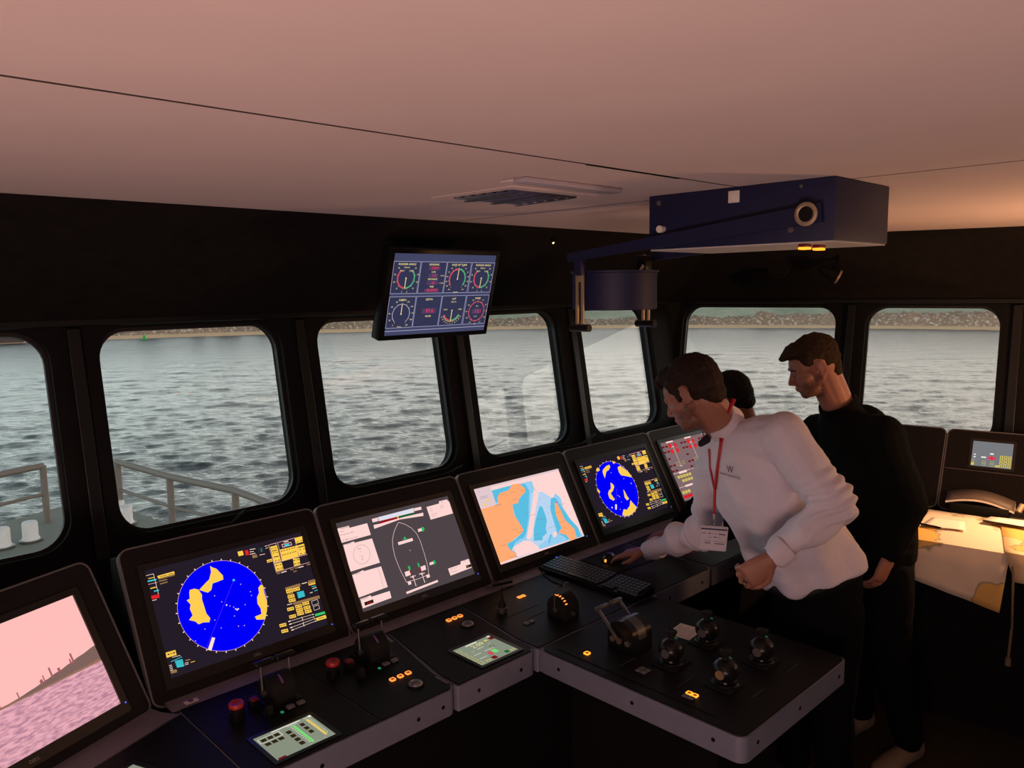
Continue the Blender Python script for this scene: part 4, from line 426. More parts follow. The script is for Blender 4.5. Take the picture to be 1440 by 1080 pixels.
# far shore: low hills with a rocky foot
def land_mat(name, c1, c2, c3):
    m = bpy.data.materials.new(name); m.use_nodes = True; nt = m.node_tree; b = nt.nodes['Principled BSDF']; b.inputs['Roughness'].default_value = .95; b.inputs['Specular IOR Level'].default_value = .1
    tc = nt.nodes.new('ShaderNodeTexCoord'); n1 = nt.nodes.new('ShaderNodeTexNoise'); n1.inputs['Scale'].default_value = .09; n1.inputs['Detail'].default_value = 8; n1.inputs['Roughness'].default_value = .7
    n2 = nt.nodes.new('ShaderNodeTexNoise'); n2.inputs['Scale'].default_value = 1.1; n2.inputs['Detail'].default_value = 6
    cr = nt.nodes.new('ShaderNodeValToRGB'); cr.color_ramp.elements[0].position = .38; cr.color_ramp.elements[0].color = c1; cr.color_ramp.elements[1].position = .62; cr.color_ramp.elements[1].color = c2
    mx = nt.nodes.new('ShaderNodeMix'); mx.data_type = 'RGBA'; mr = nt.nodes.new('ShaderNodeMapRange'); mr.inputs['From Min'].default_value = .52; mr.inputs['From Max'].default_value = .7
    nt.links.new(tc.outputs['Object'], n1.inputs['Vector']); nt.links.new(tc.outputs['Object'], n2.inputs['Vector']); nt.links.new(n1.outputs['Fac'], cr.inputs[0]); nt.links.new(n2.outputs['Fac'], mr.inputs['Value'])
    nt.links.new(mr.outputs[0], mx.inputs[0]); nt.links.new(cr.outputs[0], mx.inputs[6]); mx.inputs[7].default_value = c3; nt.links.new(mx.outputs[2], b.inputs['Base Color']); return m
HM = land_mat('hazy_green_hill', (.34, .38, .28, 1), (.52, .53, .40, 1), (.42, .40, .30, 1))
RM = land_mat('rocky_shore', (.42, .27, .19, 1), (.28, .21, .15, 1), (.85, .68, .56, 1))
SM = mat('shore_sand', C8(235, 195, 155), .9, nscale=1)
def land(name, az0, az1, r0, r1, hf, m, label, cat, n=260, k=9):
    bm = B(); rows = []
    for j in range(k+1):
        fj = j/k; row = []
        for i in range(n+1):
            a = R(az0+(az1-az0)*i/n); rr = r0+(r1-r0)*fj
            e = min(1, i/12, (n-i)/12)
            z = hf(az0+(az1-az0)*i/n, fj)*e
            row.append(bm.verts.new((rr*sin(a), rr*cos(a), SEA-.4+z)))
        rows.append(row)
    for a, b_ in zip(rows, rows[1:]):
        for i in range(n): bm.faces.new((a[i], a[i+1], b_[i+1], b_[i]))
    o = obj(name, bm, m, None, True, 180); tag(o, label, cat); return o
nf = lambda x, y, s=0: noise.noise(V((x, y, s)))
def h_hill(a, f):
    base = 3.0 if a < -22 else 3.0+(a+22)*1.05
    base = min(base, 8.5)
    return base*sin(min(f, .9)/.9*pi/2)*(1+.25*nf(a*.35, f*2))+.8*nf(a*2, f*6, 3)
def h_rock(a, f):
    base = 3.2+1.4*nf(a*.22, 1)+ (1.8 if a > 17 else 0)*(.6+.6*nf(a*.5, 4))
    return base*math.sin(min(1, f*1.25)*pi/2)*(1-.3*max(0, f-.8)*5)+.9*nf(a*4, f*9, 7)*min(1, f*4)
land('hill', -70, 80, 245, 330, h_hill, HM, 'hazy green hillside rising behind the far rocky shore', 'hill', 300, 12)
land('rocky_shore', -70, 80, 234, 245, h_rock, RM, 'brown rocky shoreline along the far edge of the sea', 'shore', 900, 8)
bm = B(); rows = []
for rr, z in ((229.5, -.35), (232, .42), (236, .7)):
    rows.append([bm.verts.new((rr*sin(R(a*.5)), rr*cos(R(a*.5)), SEA+z+(.12*nf(a*.3, 2)))) for a in range(-140, 161)])
for a, b_ in zip(rows, rows[1:]):
    for i in range(len(a)-1): bm.faces.new((a[i], a[i+1], b_[i+1], b_[i]))
tag(obj('beach', bm, SM, None, True, 180), 'thin pale sandy strip at the foot of the far rocks', 'beach')
# buildings on the low left shore
WB = mat('white_render', C8(215, 215, 210), .8); GB = mat('grey_render', C8(120, 120, 115), .8); DB = mat('dark_quay', C8(74, 66, 64), .9); RF = mat('roof_brown', C8(96, 72, 60), .8)
for i, (a, r_, w, h, mt, lab) in enumerate([(-24.6, 245, 5.5, 4.6, GB, 'small grey house nearest the green buoy on the far shore'), (-21.6, 245, 3.2, 5.6, WB, 'small white shore house right of the grey one'), (-19.7, 245, 6.0, 5.0, GB, 'wide grey shore building right of the white house'),
        (-17.4, 245, 3.0, 5.2, WB, 'white shore house furthest right on the low shore'), (-31.2, 245, 4.2, 5.2, WB, 'white shore house seen through the leftmost window')]):
    A = R(a); t = thing('shore_house', lab, 'house', M.Translation((r_*sin(A), r_*cos(A), SEA+1.2)) @ RZ(-A), 'houses on the far shore')
    bm = B(); box(bm, -w/2, w/2, -2, 2, 0, h*.75); obj('wall', bm, mt, t, False)
    bm = B(); xprism(bm, [(-2.3, h*.75), (2.3, h*.75), (0, h)], -w/2-.2, w/2+.2); obj('roof', bm, RF, t, False)
t = thing('quay_building', 'long dark quay shed seen at the left edge of the picture', 'building', M.Translation((234*sin(R(-33.2)), 234*cos(R(-33.2)), SEA-.3)) @ RZ(R(33.2)))
bm = B(); box(bm, -9, 6.2, -3, 3, 0, 3.2); obj('wall', bm, DB, t, False)
bm = B(); xprism(bm, [(-3.3, 3.2), (3.3, 3.2), (0, 4.0)], -9.3, 6.5); obj('roof', bm, DB, t, False)
# green buoy
A = R(-24.9); t = thing('navigation_buoy', 'small green conical buoy floating far off left', 'buoy', M.Translation((223*sin(A), 223*cos(A), SEA-.1)))
GBm = mat('buoy_green', C8(40, 170, 70), .5)
bm = B(); lathe(bm, [(.0, -.3), (.85, -.2), (.85, .35), (.3, .55)], 20); obj('float_body', bm, GBm, t)
bm = B(); lathe(bm, [(.42, .5), (.18, 1.3), (0, 1.75)], 16); obj('top_cone', bm, GBm, t)
# ship's foredeck, rails and bollards below the left windows
DKm = mat('foredeck_paint', C8(132, 134, 124), .8, noise_amt=.15, nscale=1.5, bump=.2, bscale=30)
RLm = mat('rail_paint', C8(128, 116, 108), .6); BOL = mat('bollard_paint', C8(232, 226, 226), .5)
bow = V((-8.0, 15.0, 0)); deck = [bow, V((-6.83, 13.95, 0)), V((-5.7, 12.95, 0)), V((-2.4, 9.6, 0)), V((.5, 6.0, 0)), V((-9.5, 6.0, 0)), V((-9.2, 12.6, 0)), V((-8.55, 14.3, 0))]
bm = B(); prism(bm, [(p.x, p.y) for p in deck], -2.3, -2.0)
tag(obj('foredeck', bm, DKm, None, False), 'grey steel foredeck of the ship below the left windows', 'deck')
def rail(pts, label, posts):
    t = thing('deck_rail', label, 'railing', M.Translation(V(pts[0])), 'railings around the foredeck')
    P = [V(p)-V(pts[0]) for p in pts]
    bm = B(); tube(bm, P, .055, 10); obj('top_rail', bm, RLm, t)
    bm = B(); tube(bm, [p-V((0, 0, .5)) for p in P], .03, 8); obj('middle_rail', bm, RLm, t)
    for p in posts:
        q = V(p)-V(pts[0]); bm = B(); cyl(bm, q+V((0, 0, -1.0)), q, .055, n=10); obj('post', bm, RLm, t)
rail([(-9.1, 9.5, -1), (-8.9, 12.0, -1), (-8.15, 13.44, -1)], 'grey deck rail on the far left of the foredeck', [(-8.9, 12.0, -1), (-8.15, 13.44, -1)])
rail([(-7.0, 13.7, -1), (-5.55, 12.5, -1), (-4.16, 11.54, -1), (-3.26, 10.64, -1), (-1.4, 8.6, -1)], 'grey deck rail sloping down to the right on the foredeck', [(-6.96, 13.65, -1), (-5.55, 12.5, -1), (-4.16, 11.54, -1), (-2.6, 9.92, -1)])
for i, (x, y, lab) in enumerate([(-8.02, 12.02, 'white bollard at the left edge of the foredeck'), (-7.78, 12.35, 'white bollard just right of the leftmost one'), (-6.99, 13.6, 'white bollard half hidden by the first window pillar'), (-6.66, 13.2, 'white bollard lowest in the second window')]):
    t = thing('mooring_bollard', lab, 'bollard', M.Translation((x, y, -2)), 'white bollards on the foredeck')
    bm = B(); lathe(bm, [(.13, 0), (.13, .06), (.115, .08), (.115, .3), (.10, .33), (0, .335)], 18); obj('bollard_barrel', bm, BOL, t)
    bm = B(); lathe(bm, [(.17, 0), (.17, .03), (.13, .035)], 18); obj('base_flange', bm, K['dmetal'], t)

# world: dull overcast evening, warmer towards the right, brighter near the horizon
w = bpy.data.worlds.new('World'); scn.world = w; w.use_nodes = True; nt = w.node_tree; N = nt.nodes; L = nt.links
bg = N['Background']; tc = N.new('ShaderNodeTexCoord'); sp = N.new('ShaderNodeSeparateXYZ'); L.new(tc.outputs['Generated'], sp.inputs[0])
cr = N.new('ShaderNodeValToRGB'); e = cr.color_ramp.elements
e[0].position = 0; e[0].color = (.02, .025, .03, 1); e[1].position = 1; e[1].color = (.07, .085, .105, 1)
for p, c in ((.496, (.05, .05, .05, 1)), (.503, (1.0, .97, .93, 1)), (.58, (.97, .95, .92, 1)), (.64, (.46, .47, .48, 1)), (.72, (.15, .165, .18, 1)), (.82, (.12, .135, .155, 1))):
    x = e.new(p); x.color = c
mr = N.new('ShaderNodeMapRange'); mr.inputs['From Min'].default_value = -1; mr.inputs['From Max'].default_value = 1; L.new(sp.outputs['Z'], mr.inputs['Value']); L.new(mr.outputs[0], cr.inputs[0])
cx = N.new('ShaderNodeValToRGB'); c2 = cx.color_ramp.elements; c2[0].position = .22; c2[0].color = (.78, .93, .93, 1); c2[1].position = .75; c2[1].color = (1, .93, .84, 1); x = c2.new(.42); x.color = (.95, .96, .93, 1)
mr2 = N.new('ShaderNodeMapRange'); mr2.inputs['From Min'].default_value = -1; mr2.inputs['From Max'].default_value = 1; L.new(sp.outputs['X'], mr2.inputs['Value']); L.new(mr2.outputs[0], cx.inputs[0])
mxw = N.new('ShaderNodeMix'); mxw.data_type = 'RGBA'; mxw.blend_type = 'MULTIPLY'; mxw.inputs[0].default_value = 1; L.new(cr.outputs[0], mxw.inputs[6]); L.new(cx.outputs[0], mxw.inputs[7])
L.new(mxw.outputs[2], bg.inputs[0]); bg.inputs[1].default_value = 2.9
# ================================================================== CONSOLES
PITCH = .6536
def face_console(label, mw, w, H=.457, depth=.26, low=True):
    """upright instrument console: local x along, y up the face, z towards the operator; origin at the lower left of the face"""
    t = thing('instrument_console', label, 'console', mw, None)
    bm = B(); prism(bm, rrect(.004, w-.004, -.012, H, .03), -.018, 0); obj('face_panel', bm, K['face'], t, True, 30)
    bm = B(); ring(bm, rrect(.0005, w-.0005, -.012, H+.0035, .033), rrect(.0055, w-.0055, -.006, H-.0015, .028), -.02, .0022); obj('edge_trim', bm, K['trim'], t, False)
    # cabinet behind and below (vertical box in room axes)
    inv = RX(-TH); bm = B()
    prof = [(-.01, -.03), (0.0, -.012), (H*cos(TH)+.002, H*sin(TH)-.004), (H*cos(TH)+.06, H*sin(TH)-.012), (H*cos(TH)+.06, -.78), (.02, -.78), (.02, -.05)]
    xprism(bm, prof, .003, w-.003, inv @ TR(0, .008, -.024)); obj('cabinet', bm, K['cab'], t, False)
    return t
def monitor(label, mw, canvas, lettering='DELL'):
    """24 inch monitor set in a console face; origin = top left corner of the lit screen"""
    t = thing('monitor', label, 'monitor', mw, 'monitors set in the console faces')
    W, Hh = canvas.W, canvas.H
    bm = B(); ring(bm, rrect(-.019, W+.019, -Hh-.03, .019, .006, 3), rrect(0, W, -Hh, 0, .001, 3), .0005, .0065); obj('bezel', bm, K['bezel'], t, True, 30)
    bm = B(); box(bm, -.002, W+.002, -Hh-.002, .002, -.012, .0011); obj('screen', bm, K['plastic'], t, False)
    canvas.build('display', t, TR(0, 0, .001))
    if lettering: textobj('lettering', lettering, .0085, K['logo'], t, TR(W*.505, -Hh-.0165, .0066))
    bm = B(); cyl(bm, (W+.011, -Hh-.004, .006), (W+.011, -Hh-.004, .0072), .0018, n=10); obj('power_light', bm, K['ledblue'], t, False)
    return t
MON = (.518, .324)
def ui(c): c.run(RADAR_ONE[8:])
def radar(lands, cyc=.1635):
    c = Canvas(*MON); c.rect('radbg', 0, 0, 1, 1); x, y, r = .201, .1635, .1385
    for i in range(60):
        a = 2*pi*i/60; l = .006 if i % 2 == 0 else .003
        if i % 2 == 0: c.up(); p = V((x+(r+.001)*sin(a), -(y-(r+.001)*cos(a)))); q = V((x+(r+l)*sin(a), -(y-(r+l)*cos(a)))); n = V(((q-p).y, -(q-p).x)).normalized()*.0014; c.raw(EM('cream'), [tuple(p+n), tuple(q+n), tuple(q-n), tuple(p-n)])
    c.circle('pink', x, y, r+.0008); c.circle('blue', x, y, r)
    c.run(lands); ui(c); return c
def canvas_conning():
    c = Canvas(*MON); c.rect('conbg', 0, 0, 1, 1); c.run(CONNING); return c
def canvas_chart():
    c = Canvas(*MON); c.rect('pinkw', 0, 0, 1, 1); c.run(CHART); return c
def canvas_alarm():
    c = Canvas(*MON); c.rect('albg', 0, 0, 1, 1)
    for x in range(3):
        X = .01+x*.33
        for i, (vx, vy) in enumerate([(0, .06), (.06, .06), (0, .15), (.06, .15), (.02, .27), (0, .39), (.06, .39), (0, .48), (.06, .48)]): c.rect('dred2', X+vx, vy, X+vx+.045, vy+.03)
        for vx, vy in ((.12, .04), (.21, .05), (.115, .14), (.215, .14)): c.rect('red', X+vx, vy, X+vx+.045, vy+.07)
        for vx in (.12, .225): c.frame('dyel', .0015, X+vx, .37, X+vx+.04, .42)
        c.line('pinkw', .0022, [(X+.185, .1), (X+.185, .44)]); c.line('pinkw', .003, [(X+.165, .1), (X+.205, .1)]); c.line('pinkw', .003, [(X+.165, .44), (X+.205, .44)])
        c.rect('pinkw', X+.1, .0, X+.22, .022)
        c.line('pinkw', .002, [(X, .535), (X+.31, .535)]); c.rect('pinkw', X+.1, .525, X+.24, .56)
        for i in range(5): c.rect('dyel', X+.05+i*.05, .585, X+.09+i*.05, .63)
        for i in range(4): c.rect('dyel', X+.1+i*.05, .66, X+.14+i*.05, .705)
    for i in range(3): c.rect('dyel', .03+i*.05, .84, .07+i*.05, .89)
    c.rect('pinkw', .12, .76, .4, .79); c.line('pinkw', .002, [(0, .775), (.5, .775)]); c.rect('red', .02, .915, .4, .96)
    for i in range(6): c.text('dred2', .007, 'ALM', .04+i*.06, .937)
    return c
def canvas_view():
    c = Canvas(*MON); c.rect('skyp', 0, 0, 1, 1); N_ = 60
    # hill with a town below the pink sky, sea in the foreground
    hy = .60; vs = lambda u: hy-.01-.125*max(0, (u-.5)/.5)**1.3-.012*abs(noise.noise(V((u*14, 3, 0))))
    c.poly('hillp', [(i/N_, vs(i/N_)) for i in range(N_+1)]+[(1, hy+.02), (0, hy+.02)])
    c.poly('hillp2', [(i/N_, hy-.004-.018*abs(noise.noise(V((i*.3, 1, 0))))-.03*max(0, i/N_-.7)) for i in range(N_+1)]+[(1, hy+.02), (0, hy+.02)])
    rnd = random.Random(4)
    for i in range(34):
        u = rnd.uniform(.02, .86); wd = rnd.uniform(.004, .014); h = rnd.choice([.02, .03, .045, .07])*(1 if wd < .011 else .6); b_ = vs(u); c.rect('city', u, b_-h, u+wd, b_+.012)
    rows = 30; c.rect('hillp2', 0, hy, 1, hy+.008)
    sea_c = EM_VIEW; c.up(); c.raw(sea_c, [c.q(0, hy+.006), c.q(0, 1), c.q(1, 1), c.q(1, hy+.006)])
    return c
# lit picture of rippled water for the camera monitor
EM_VIEW = bpy.data.materials.new('display_sea_view'); EM_VIEW.use_nodes = True; nt = EM_VIEW.node_tree
for n in list(nt.nodes): nt.nodes.remove(n)
e_ = nt.nodes.new('ShaderNodeEmission'); o_ = nt.nodes.new('ShaderNodeOutputMaterial'); tc = nt.nodes.new('ShaderNodeTexCoord'); mp = nt.nodes.new('ShaderNodeMapping'); mp.inputs['Scale'].default_value = (42, 150, 1); mp.inputs['Rotation'].default_value = (0, 0, .12)
nz = nt.nodes.new('ShaderNodeTexNoise'); nz.inputs['Scale'].default_value = 1; nz.inputs['Detail'].default_value = 5; cr = nt.nodes.new('ShaderNodeValToRGB'); cr.color_ramp.elements[0].position = .36; cr.color_ramp.elements[0].color = C8(180, 128, 148); cr.color_ramp.elements[1].position = .6; cr.color_ramp.elements[1].color = C8(235, 172, 184)
nt.links.new(tc.outputs['Object'], mp.inputs[0]); nt.links.new(mp.outputs[0], nz.inputs['Vector']); nt.links.new(nz.outputs['Fac'], cr.inputs[0]); nt.links.new(cr.outputs[0], e_.inputs[0]); nt.links.new(e_.outputs[0], o_.inputs[0])

FY, FZ = 2.223, .79                         # lower edge of the faces (t, z)
cons = [('black console face holding the first radar monitor', RADAR_ONE[:8], 'r'), ('black console face holding the ship outline monitor', None, 'c'), ('black console face holding the orange and blue chart monitor', None, 'e'),
        ('black console face holding the smaller radar picture behind the keyboard', RADAR_TWO, 'r'), ('black console face holding the alarm page beside the white shirt', None, 'a')]
mlab = {0: 'monitor showing a large round blue radar picture with three yellow land areas', 1: 'monitor showing a ship outline with pink and white data boxes', 2: 'monitor showing a sea chart with orange land and pale blue water',
        3: 'monitor showing a blue radar circle, further right, just before the man in white', 4: 'monitor with mauve alarm page of red and yellow keys behind the white shirt'}
for i, (lab, lands, kd) in enumerate(cons):
    s0 = .726+PITCH*i
    face_console(lab, TA(s0, FY, FZ, RX(TH)), PITCH)
    c = radar(lands) if kd == 'r' else {'c': canvas_conning, 'e': canvas_chart, 'a': canvas_alarm}[kd]()
    monitor(mlab[i], TA(s0+.064, FY, FZ, RX(TH) @ TR(0, .383, 0)), c)
PV = GA(.726, 2.223, .79); F1 = TR(*PV) @ frame(AZ1)
face_console('angled black console face at the left end of the monitor row', F1 @ TR(-PITCH, 0, 0) @ RX(TH), PITCH)
monitor('leftmost monitor, showing a pink sky over a hilly shore and sea', F1 @ RX(TH) @ TR(-.081-.518, .379, 0), canvas_view())

# ------------------------------------------------------------------ desks
def deskthing(label, mw): return thing('control_desk', label, 'desk', mw)
def screw_at(parent, p, axis):
    bm = B(); p = V(p); a = V(axis)*.0012; cyl(bm, p-a, p+a, .006, n=12); obj('screw', bm, K['cab'], parent, True)
d1 = deskthing('long grey edged desk with black control panels below the monitors', TA(0, 0, 0))
def loop_desk(bm, pts, z0, z1): prism(bm, pts, z0, z1)
def arcpts(cx, cy, r, a0, a1, k=5): return [(cx+r*cos(a0+(a1-a0)*i/k), cy+r*sin(a0+(a1-a0)*i/k)) for i in range(k+1)]
TF, TB = 1.712, 2.218
# three carcasses with rounded front corners, separated by fine gaps
segs = [(.776, 1.412), (1.417, 1.752), (1.757, 2.805), (2.81, 3.75)]
for i, (a, b_) in enumerate(segs):
    bm = B()
    r = .028
    pts = [(a, TB)]
    if i == 0: pts += [(a, TF)]
    else: pts += arcpts(a+.006, TF+.006, .006, pi, 1.5*pi)
    pts += arcpts(b_-r, TF+r, r, -pi/2, 0)+[(b_, TB)]
    prism(bm, pts, ZD-.078, ZD); o = obj('desk_body', bm, K['grey'], d1, True, 40)
bm = B(); xprism(bm, [(2.17, ZD+.0005), (2.218, ZD+.0005), (2.23, ZD+.012), (2.20, ZD+.009), (2.168, ZD+.004)], .76, 3.78); obj('rear_ledge', bm, K['ledge'], d1, False)
bm = B(); box(bm, .80, 3.70, 1.83, 2.2, .0, ZD-.079); obj('pedestal', bm, K['cab'], d1, False)
def cpanel2(pts, h=.004, parent=d1, m=None, zc=ZD):
    bm = B(); prism(bm, pts, zc+.0003, zc+h); return obj('control_panel', bm, m or K['black'], parent, False)
E5 = .006
cpanel2([(.780, TF+E5), (1.1435, TF+E5), (1.1405, 2.166), (.780, 2.166)])
strip0 = [.812, 2.15, .812, 1.74]
cpanel2([(1.149, TF+E5)]+arcpts(1.412-.03, TF+E5+.024, .024, -pi/2, 0)+[(1.406, 1.80), (1.485, 2.166), (1.146, 2.166)])
cpanel2([(1.424, TF+E5)]+arcpts(1.752-.03, TF+E5+.024, .024, -pi/2, 0)+[(1.746, 1.79), (1.81, 2.166), (1.492, 2.166), (1.424, 1.80)])
cpanel2([(1.764, TF+E5)]+arcpts(2.805-.03, TF+E5+.024, .024, -pi/2, 0)+[(2.799, 2.166), (1.818, 2.166), (1.764, 1.80)])
cpanel2([(2.818, TF+E5), (3.73, TF+E5), (3.73, 2.166), (2.818, 2.166)])
for x, y in ((.96, 0), (1.27, 0), (1.36, 0), (1.50, 0), (1.68, 0), (2.5, 0), (2.73, 0), (2.95, 0)): screw_at(d1, (x, TF, ZD-.042), (0, 1, 0))
# engraved label lines and joint strips
def strip(parent, x0, y0, x1, y1, w, m, name='label_strip', z=ZD+.0045):
    bm = B(); a, b_ = V((x0, y0)), V((x1, y1)); d = (b_-a).normalized(); n = V((-d.y, d.x))*w/2
    prism(bm, [tuple(a+n), tuple(a-n), tuple(b_-n), tuple(b_+n)], z-.0002, z+.0006); return obj(name, bm, m, parent, False)
for a in ((.90, 2.10, 1.02, 2.10), (1.23, 2.10, 1.33, 2.10), (1.86, 2.09, 1.93, 2.09), (1.84, 1.96, 2.02, 1.96), (1.90, 1.90, 1.99, 1.90), (2.60, 2.15, 2.72, 2.15)): strip(d1, *a, .0022, K['lblgrey'])
strip(d1, .797, 2.165, .80, 2.09, .012, K['ledge'], 'joint_strip', ZD+.001); strip(d1, 1.467, 2.168, 1.452, 2.09, .010, K['ledge'], 'joint_strip', ZD+.0045); strip(d1, 1.405, 1.80, 1.405, 1.745, .008, K['ledge'], 'joint_strip'); strip(d1, 2.80, 2.12, 2.80, 1.93, .004, K['ledge'], 'joint_strip')
# angled left desk
d2 = deskthing('dark desk at the lower left corner below the leftmost monitor', F1 @ TR(0, 0, -.79))
bm = B(); prism(bm, [(0, 0), (-.9, 0), (-.9, -.49), (-.150, -.49), (.018, -.085)], ZD-.078, ZD-.0005); obj('desk_body', bm, K['grey'], d2, False)
bm = B(); xprism(bm, [(-.085, ZD), (-.004, ZD), (.004, ZD+.01), (-.02, ZD+.008), (-.085, ZD+.003)], -.9, -.004); obj('rear_ledge', bm, K['ledge'], d2, False)
bm = B(); prism(bm, [(.012, -.092), (-.88, -.092), (-.88, -.47), (-.146, -.47), (.013, -.094)], ZD, ZD+.004); obj('control_panel', bm, K['black'], d2, False)
bm = B(); box(bm, -.88, -.25, -.42, -.02, 0, ZD-.079); obj('pedestal', bm, K['cab'], d2, False)
# peninsula desk
d3 = deskthing('grey edged peninsula desk with black top and round thruster knobs', TA(0, 0, 0))
PX0, PX1, PY0, PY1 = 1.757, 2.392, .970, 1.709
bm = B(); prism(bm, [(PX1, PY1), (PX0+.004, PY1)]+arcpts(PX0+.02, PY1-.03, .02, pi, pi)[:1]+arcpts(PX0+.03, PY0+.03, .03, pi, 1.5*pi)+arcpts(PX1-.03, PY0+.03, .03, -pi/2, 0), ZD-.072, ZD); obj('desk_body', bm, K['grey'], d3, True, 40)
bm = B(); prism(bm, rrect(PX0+.006, PX1-.006, PY0+.006, PY1-.004, .026), ZD+.0002, ZD+.0035); obj('control_panel', bm, K['black'], d3, False)
bm = B(); box(bm, PX0+.14, PX1-.14, PY0+.16, PY1-.02, 0, ZD-.073); obj('pedestal', bm, K['cab'], d3, False)
for y in (1.62, 1.33, 1.06): screw_at(d3, (PX0, y, ZD-.036), (1, 0, 0))
for x in (1.83, 2.07, 2.33): screw_at(d3, (x, PY0, ZD-.036), (0, 1, 0))
for a in ((1.80, 1.66, 1.80, 1.08), (2.02, 1.43, 1.94, 1.43), (2.05, 1.46, 2.10, 1.52)): strip(d3, *a, .002, K['cab'] if a[0] == a[2] else K['lblgrey'])
for a in ((1.845, 1.445, 1.925, 1.445), (1.86, 1.245, 1.94, 1.245), (2.07, 1.445, 2.13, 1.445), (2.08, 1.25, 2.14, 1.25), (1.96, 1.06, 2.03, 1.06), (2.17, 1.06, 2.24, 1.06), (1.82, 1.60, 1.87, 1.60)): strip(d3, *a, .004, K['lblgrey'])
# ================================================================== DEVICES ON THE DESKS
DT = ZD+.004
def copy_tree(o, parent=None):
    c = o.copy(); COL.objects.link(c)
    if parent: c.parent = parent
    for ch in o.children: copy_tree(ch, c)
    return c
# ---- twin lever controls (azimuth levers)
def twin_lever(label, mw, group='twin lever controls on the long desk'):
    t = thing('twin_lever_control', label, 'lever', mw, group)
    bm = B(); box(bm, -.05, .05, -.055, .055, 0, .006, .002); obj('base_plate', bm, K['plastic'], t)
    bm = B(); prof = [(-.046, .004)]+[(-.046*cos(pi*i/14), .03+.046*sin(pi*i/14)) for i in range(15)]+[(.046, .004)]
    xprism(bm, prof, -.036, .036); obj('drum_housing', bm, K['rubber'], t, True, 30)
    bm = B(); xprism(bm, [(-.0468*cos(pi*(i+3)/14), .03+.0468*sin(pi*(i+3)/14)) for i in range(4)]+[(-.0455*cos(pi*(i+3)/14), .03+.0455*sin(pi*(i+3)/14)) for i in range(3, -1, -1)], -.003, .003); obj('index_mark', bm, K['purple'], t, False)
    for sx in (-1, 1):
        bm = B(); cyl(bm, (sx*.037, 0, .03), (sx*.047, 0, .03), .010, n=16); cyl(bm, (sx*.044, 0, .03), (sx*.044, .008, .115), .0042, .0036, n=12); lv = obj('lever', bm, K['dmetal'], t)
        bm = B(); x0, x1 = sorted((sx*.002, sx*.062)); box(bm, x0, x1, -.002, .018, .108, .124, .006, seg=3); obj('grip', bm, K['plastic'], lv)
    for x in (-.012, .02):
        bm = B(); box(bm, x, x+.022, -.085, -.068, 0, .008, .002); obj('key', bm, K['key'], t)
    bm = B(); box(bm, -.034, -.026, -.088, -.078, 0, .003, .001); obj('status_lamp', bm, K['greenled'], t)
    return t
twin_lever('twin lever control behind the left touch screen', TA(1.006, 2.03, DT))
twin_lever('twin lever control just left of the three orange lit keys', TA(1.345, 2.05, DT))
# ---- emergency buttons
def estop(label, mw):
    t = thing('emergency_button', label, 'button', mw, 'red mushroom buttons on the long desk')
    bm = B(); lathe(bm, [(.021, 0), (.021, .026), (.017, .029), (.017, .034)], 24); obj('collar', bm, K['plastic'], t)
    bm = B(); lathe(bm, [(.012, .032), (.020, .036), (.0215, .044), (.019, .049), (.013, .049), (.009, .046), (0, .045)], 28); obj('mushroom_head', bm, K['red'], t)
estop('red mushroom button beside the left touch screen', TA(.872, 2.005, DT)); estop('red mushroom button between the two twin lever controls', TA(1.19, 2.03, DT))
def guarded(label, mw):
    t = thing('square_button', label, 'button', mw, 'dark red square buttons on the long desk')
    bm = B(); box(bm, -.014, .014, -.014, .014, 0, .022, .003); obj('housing', bm, K['plastic'], t)
    bm = B(); box(bm, -.0115, .0115, -.0115, .0115, .021, .029, .003); obj('button_cap', bm, K['redd'], t)
guarded('dark red square button left of the nearer twin lever control', TA(.935, 2.03, DT)); guarded('dark red square button left of the farther twin lever control', TA(1.25, 2.035, DT))
def toggle(label, mw):
    t = thing('covered_switch', label, 'switch', mw, 'black covered switches')
    bm = B(); box(bm, -.012, .012, -.016, .016, 0, .005, .0015); obj('plate', bm, K['plastic'], t)
    bm = B(); xprism(bm, [(-.014, .005), (.014, .005), (.012, .016), (-.004, .03), (-.010, .03)], -.008, .008); obj('cover', bm, K['rubber'], t, False)
toggle('black covered switch in front of the nearer dark red button', TA(.945, 1.965, DT)); toggle('black covered switch in front of the farther dark red button', TA(1.245, 1.965, DT))
# ---- lit key rows
def keyrow(label, mw, n, m, dx=.028, w=.017, hollow=True, group=None, rows=1, cat='keys'):
    t = thing('key_group', label, cat, mw, group)
    for j in range(rows):
        for i in range(n):
            x, y = (i-(n-1)/2)*dx, (j-(rows-1)/2)*dx
            mm = m[j*n+i] if isinstance(m, list) else m
            if hollow and mm in (K['amber'], K['amberb']):
                bm = B(); box(bm, x-w/2+.002, x+w/2-.002, y-w/2+.002, y+w/2-.002, 0, .0035, .0006); k_ = obj('key', bm, K['ambdk'], t, False)
                bm = B(); ring(bm, rrect(x-w/2, x+w/2, y-w/2, y+w/2, .003, 2), rrect(x-w/2+.0025, x+w/2-.0025, y-w/2+.0025, y+w/2-.0025, .002, 2), 0, .0045); obj('light_ring', bm, mm, k_, False)
            else:
                bm = B(); box(bm, x-w/2, x+w/2, y-w/2, y+w/2, 0, .004, .0012); obj('key', bm, mm, t)
    return t
keyrow('three orange lit keys behind the nearer trackball', TA(1.330, 1.878, DT), 3, K['amber'], .029)
keyrow('three orange lit keys behind the farther trackball', TA(1.719, 2.087, DT), 3, K['amber'], .026)
keyrow('two orange lit keys at the left end of the keyboard', TA(2.025, 2.057, DT), 2, K['amber'], .02, .016, False)
keyrow('two grey keys between joystick and small lever drum', TA(1.879, 1.872, DT), 2, K['key'], .024, .018)
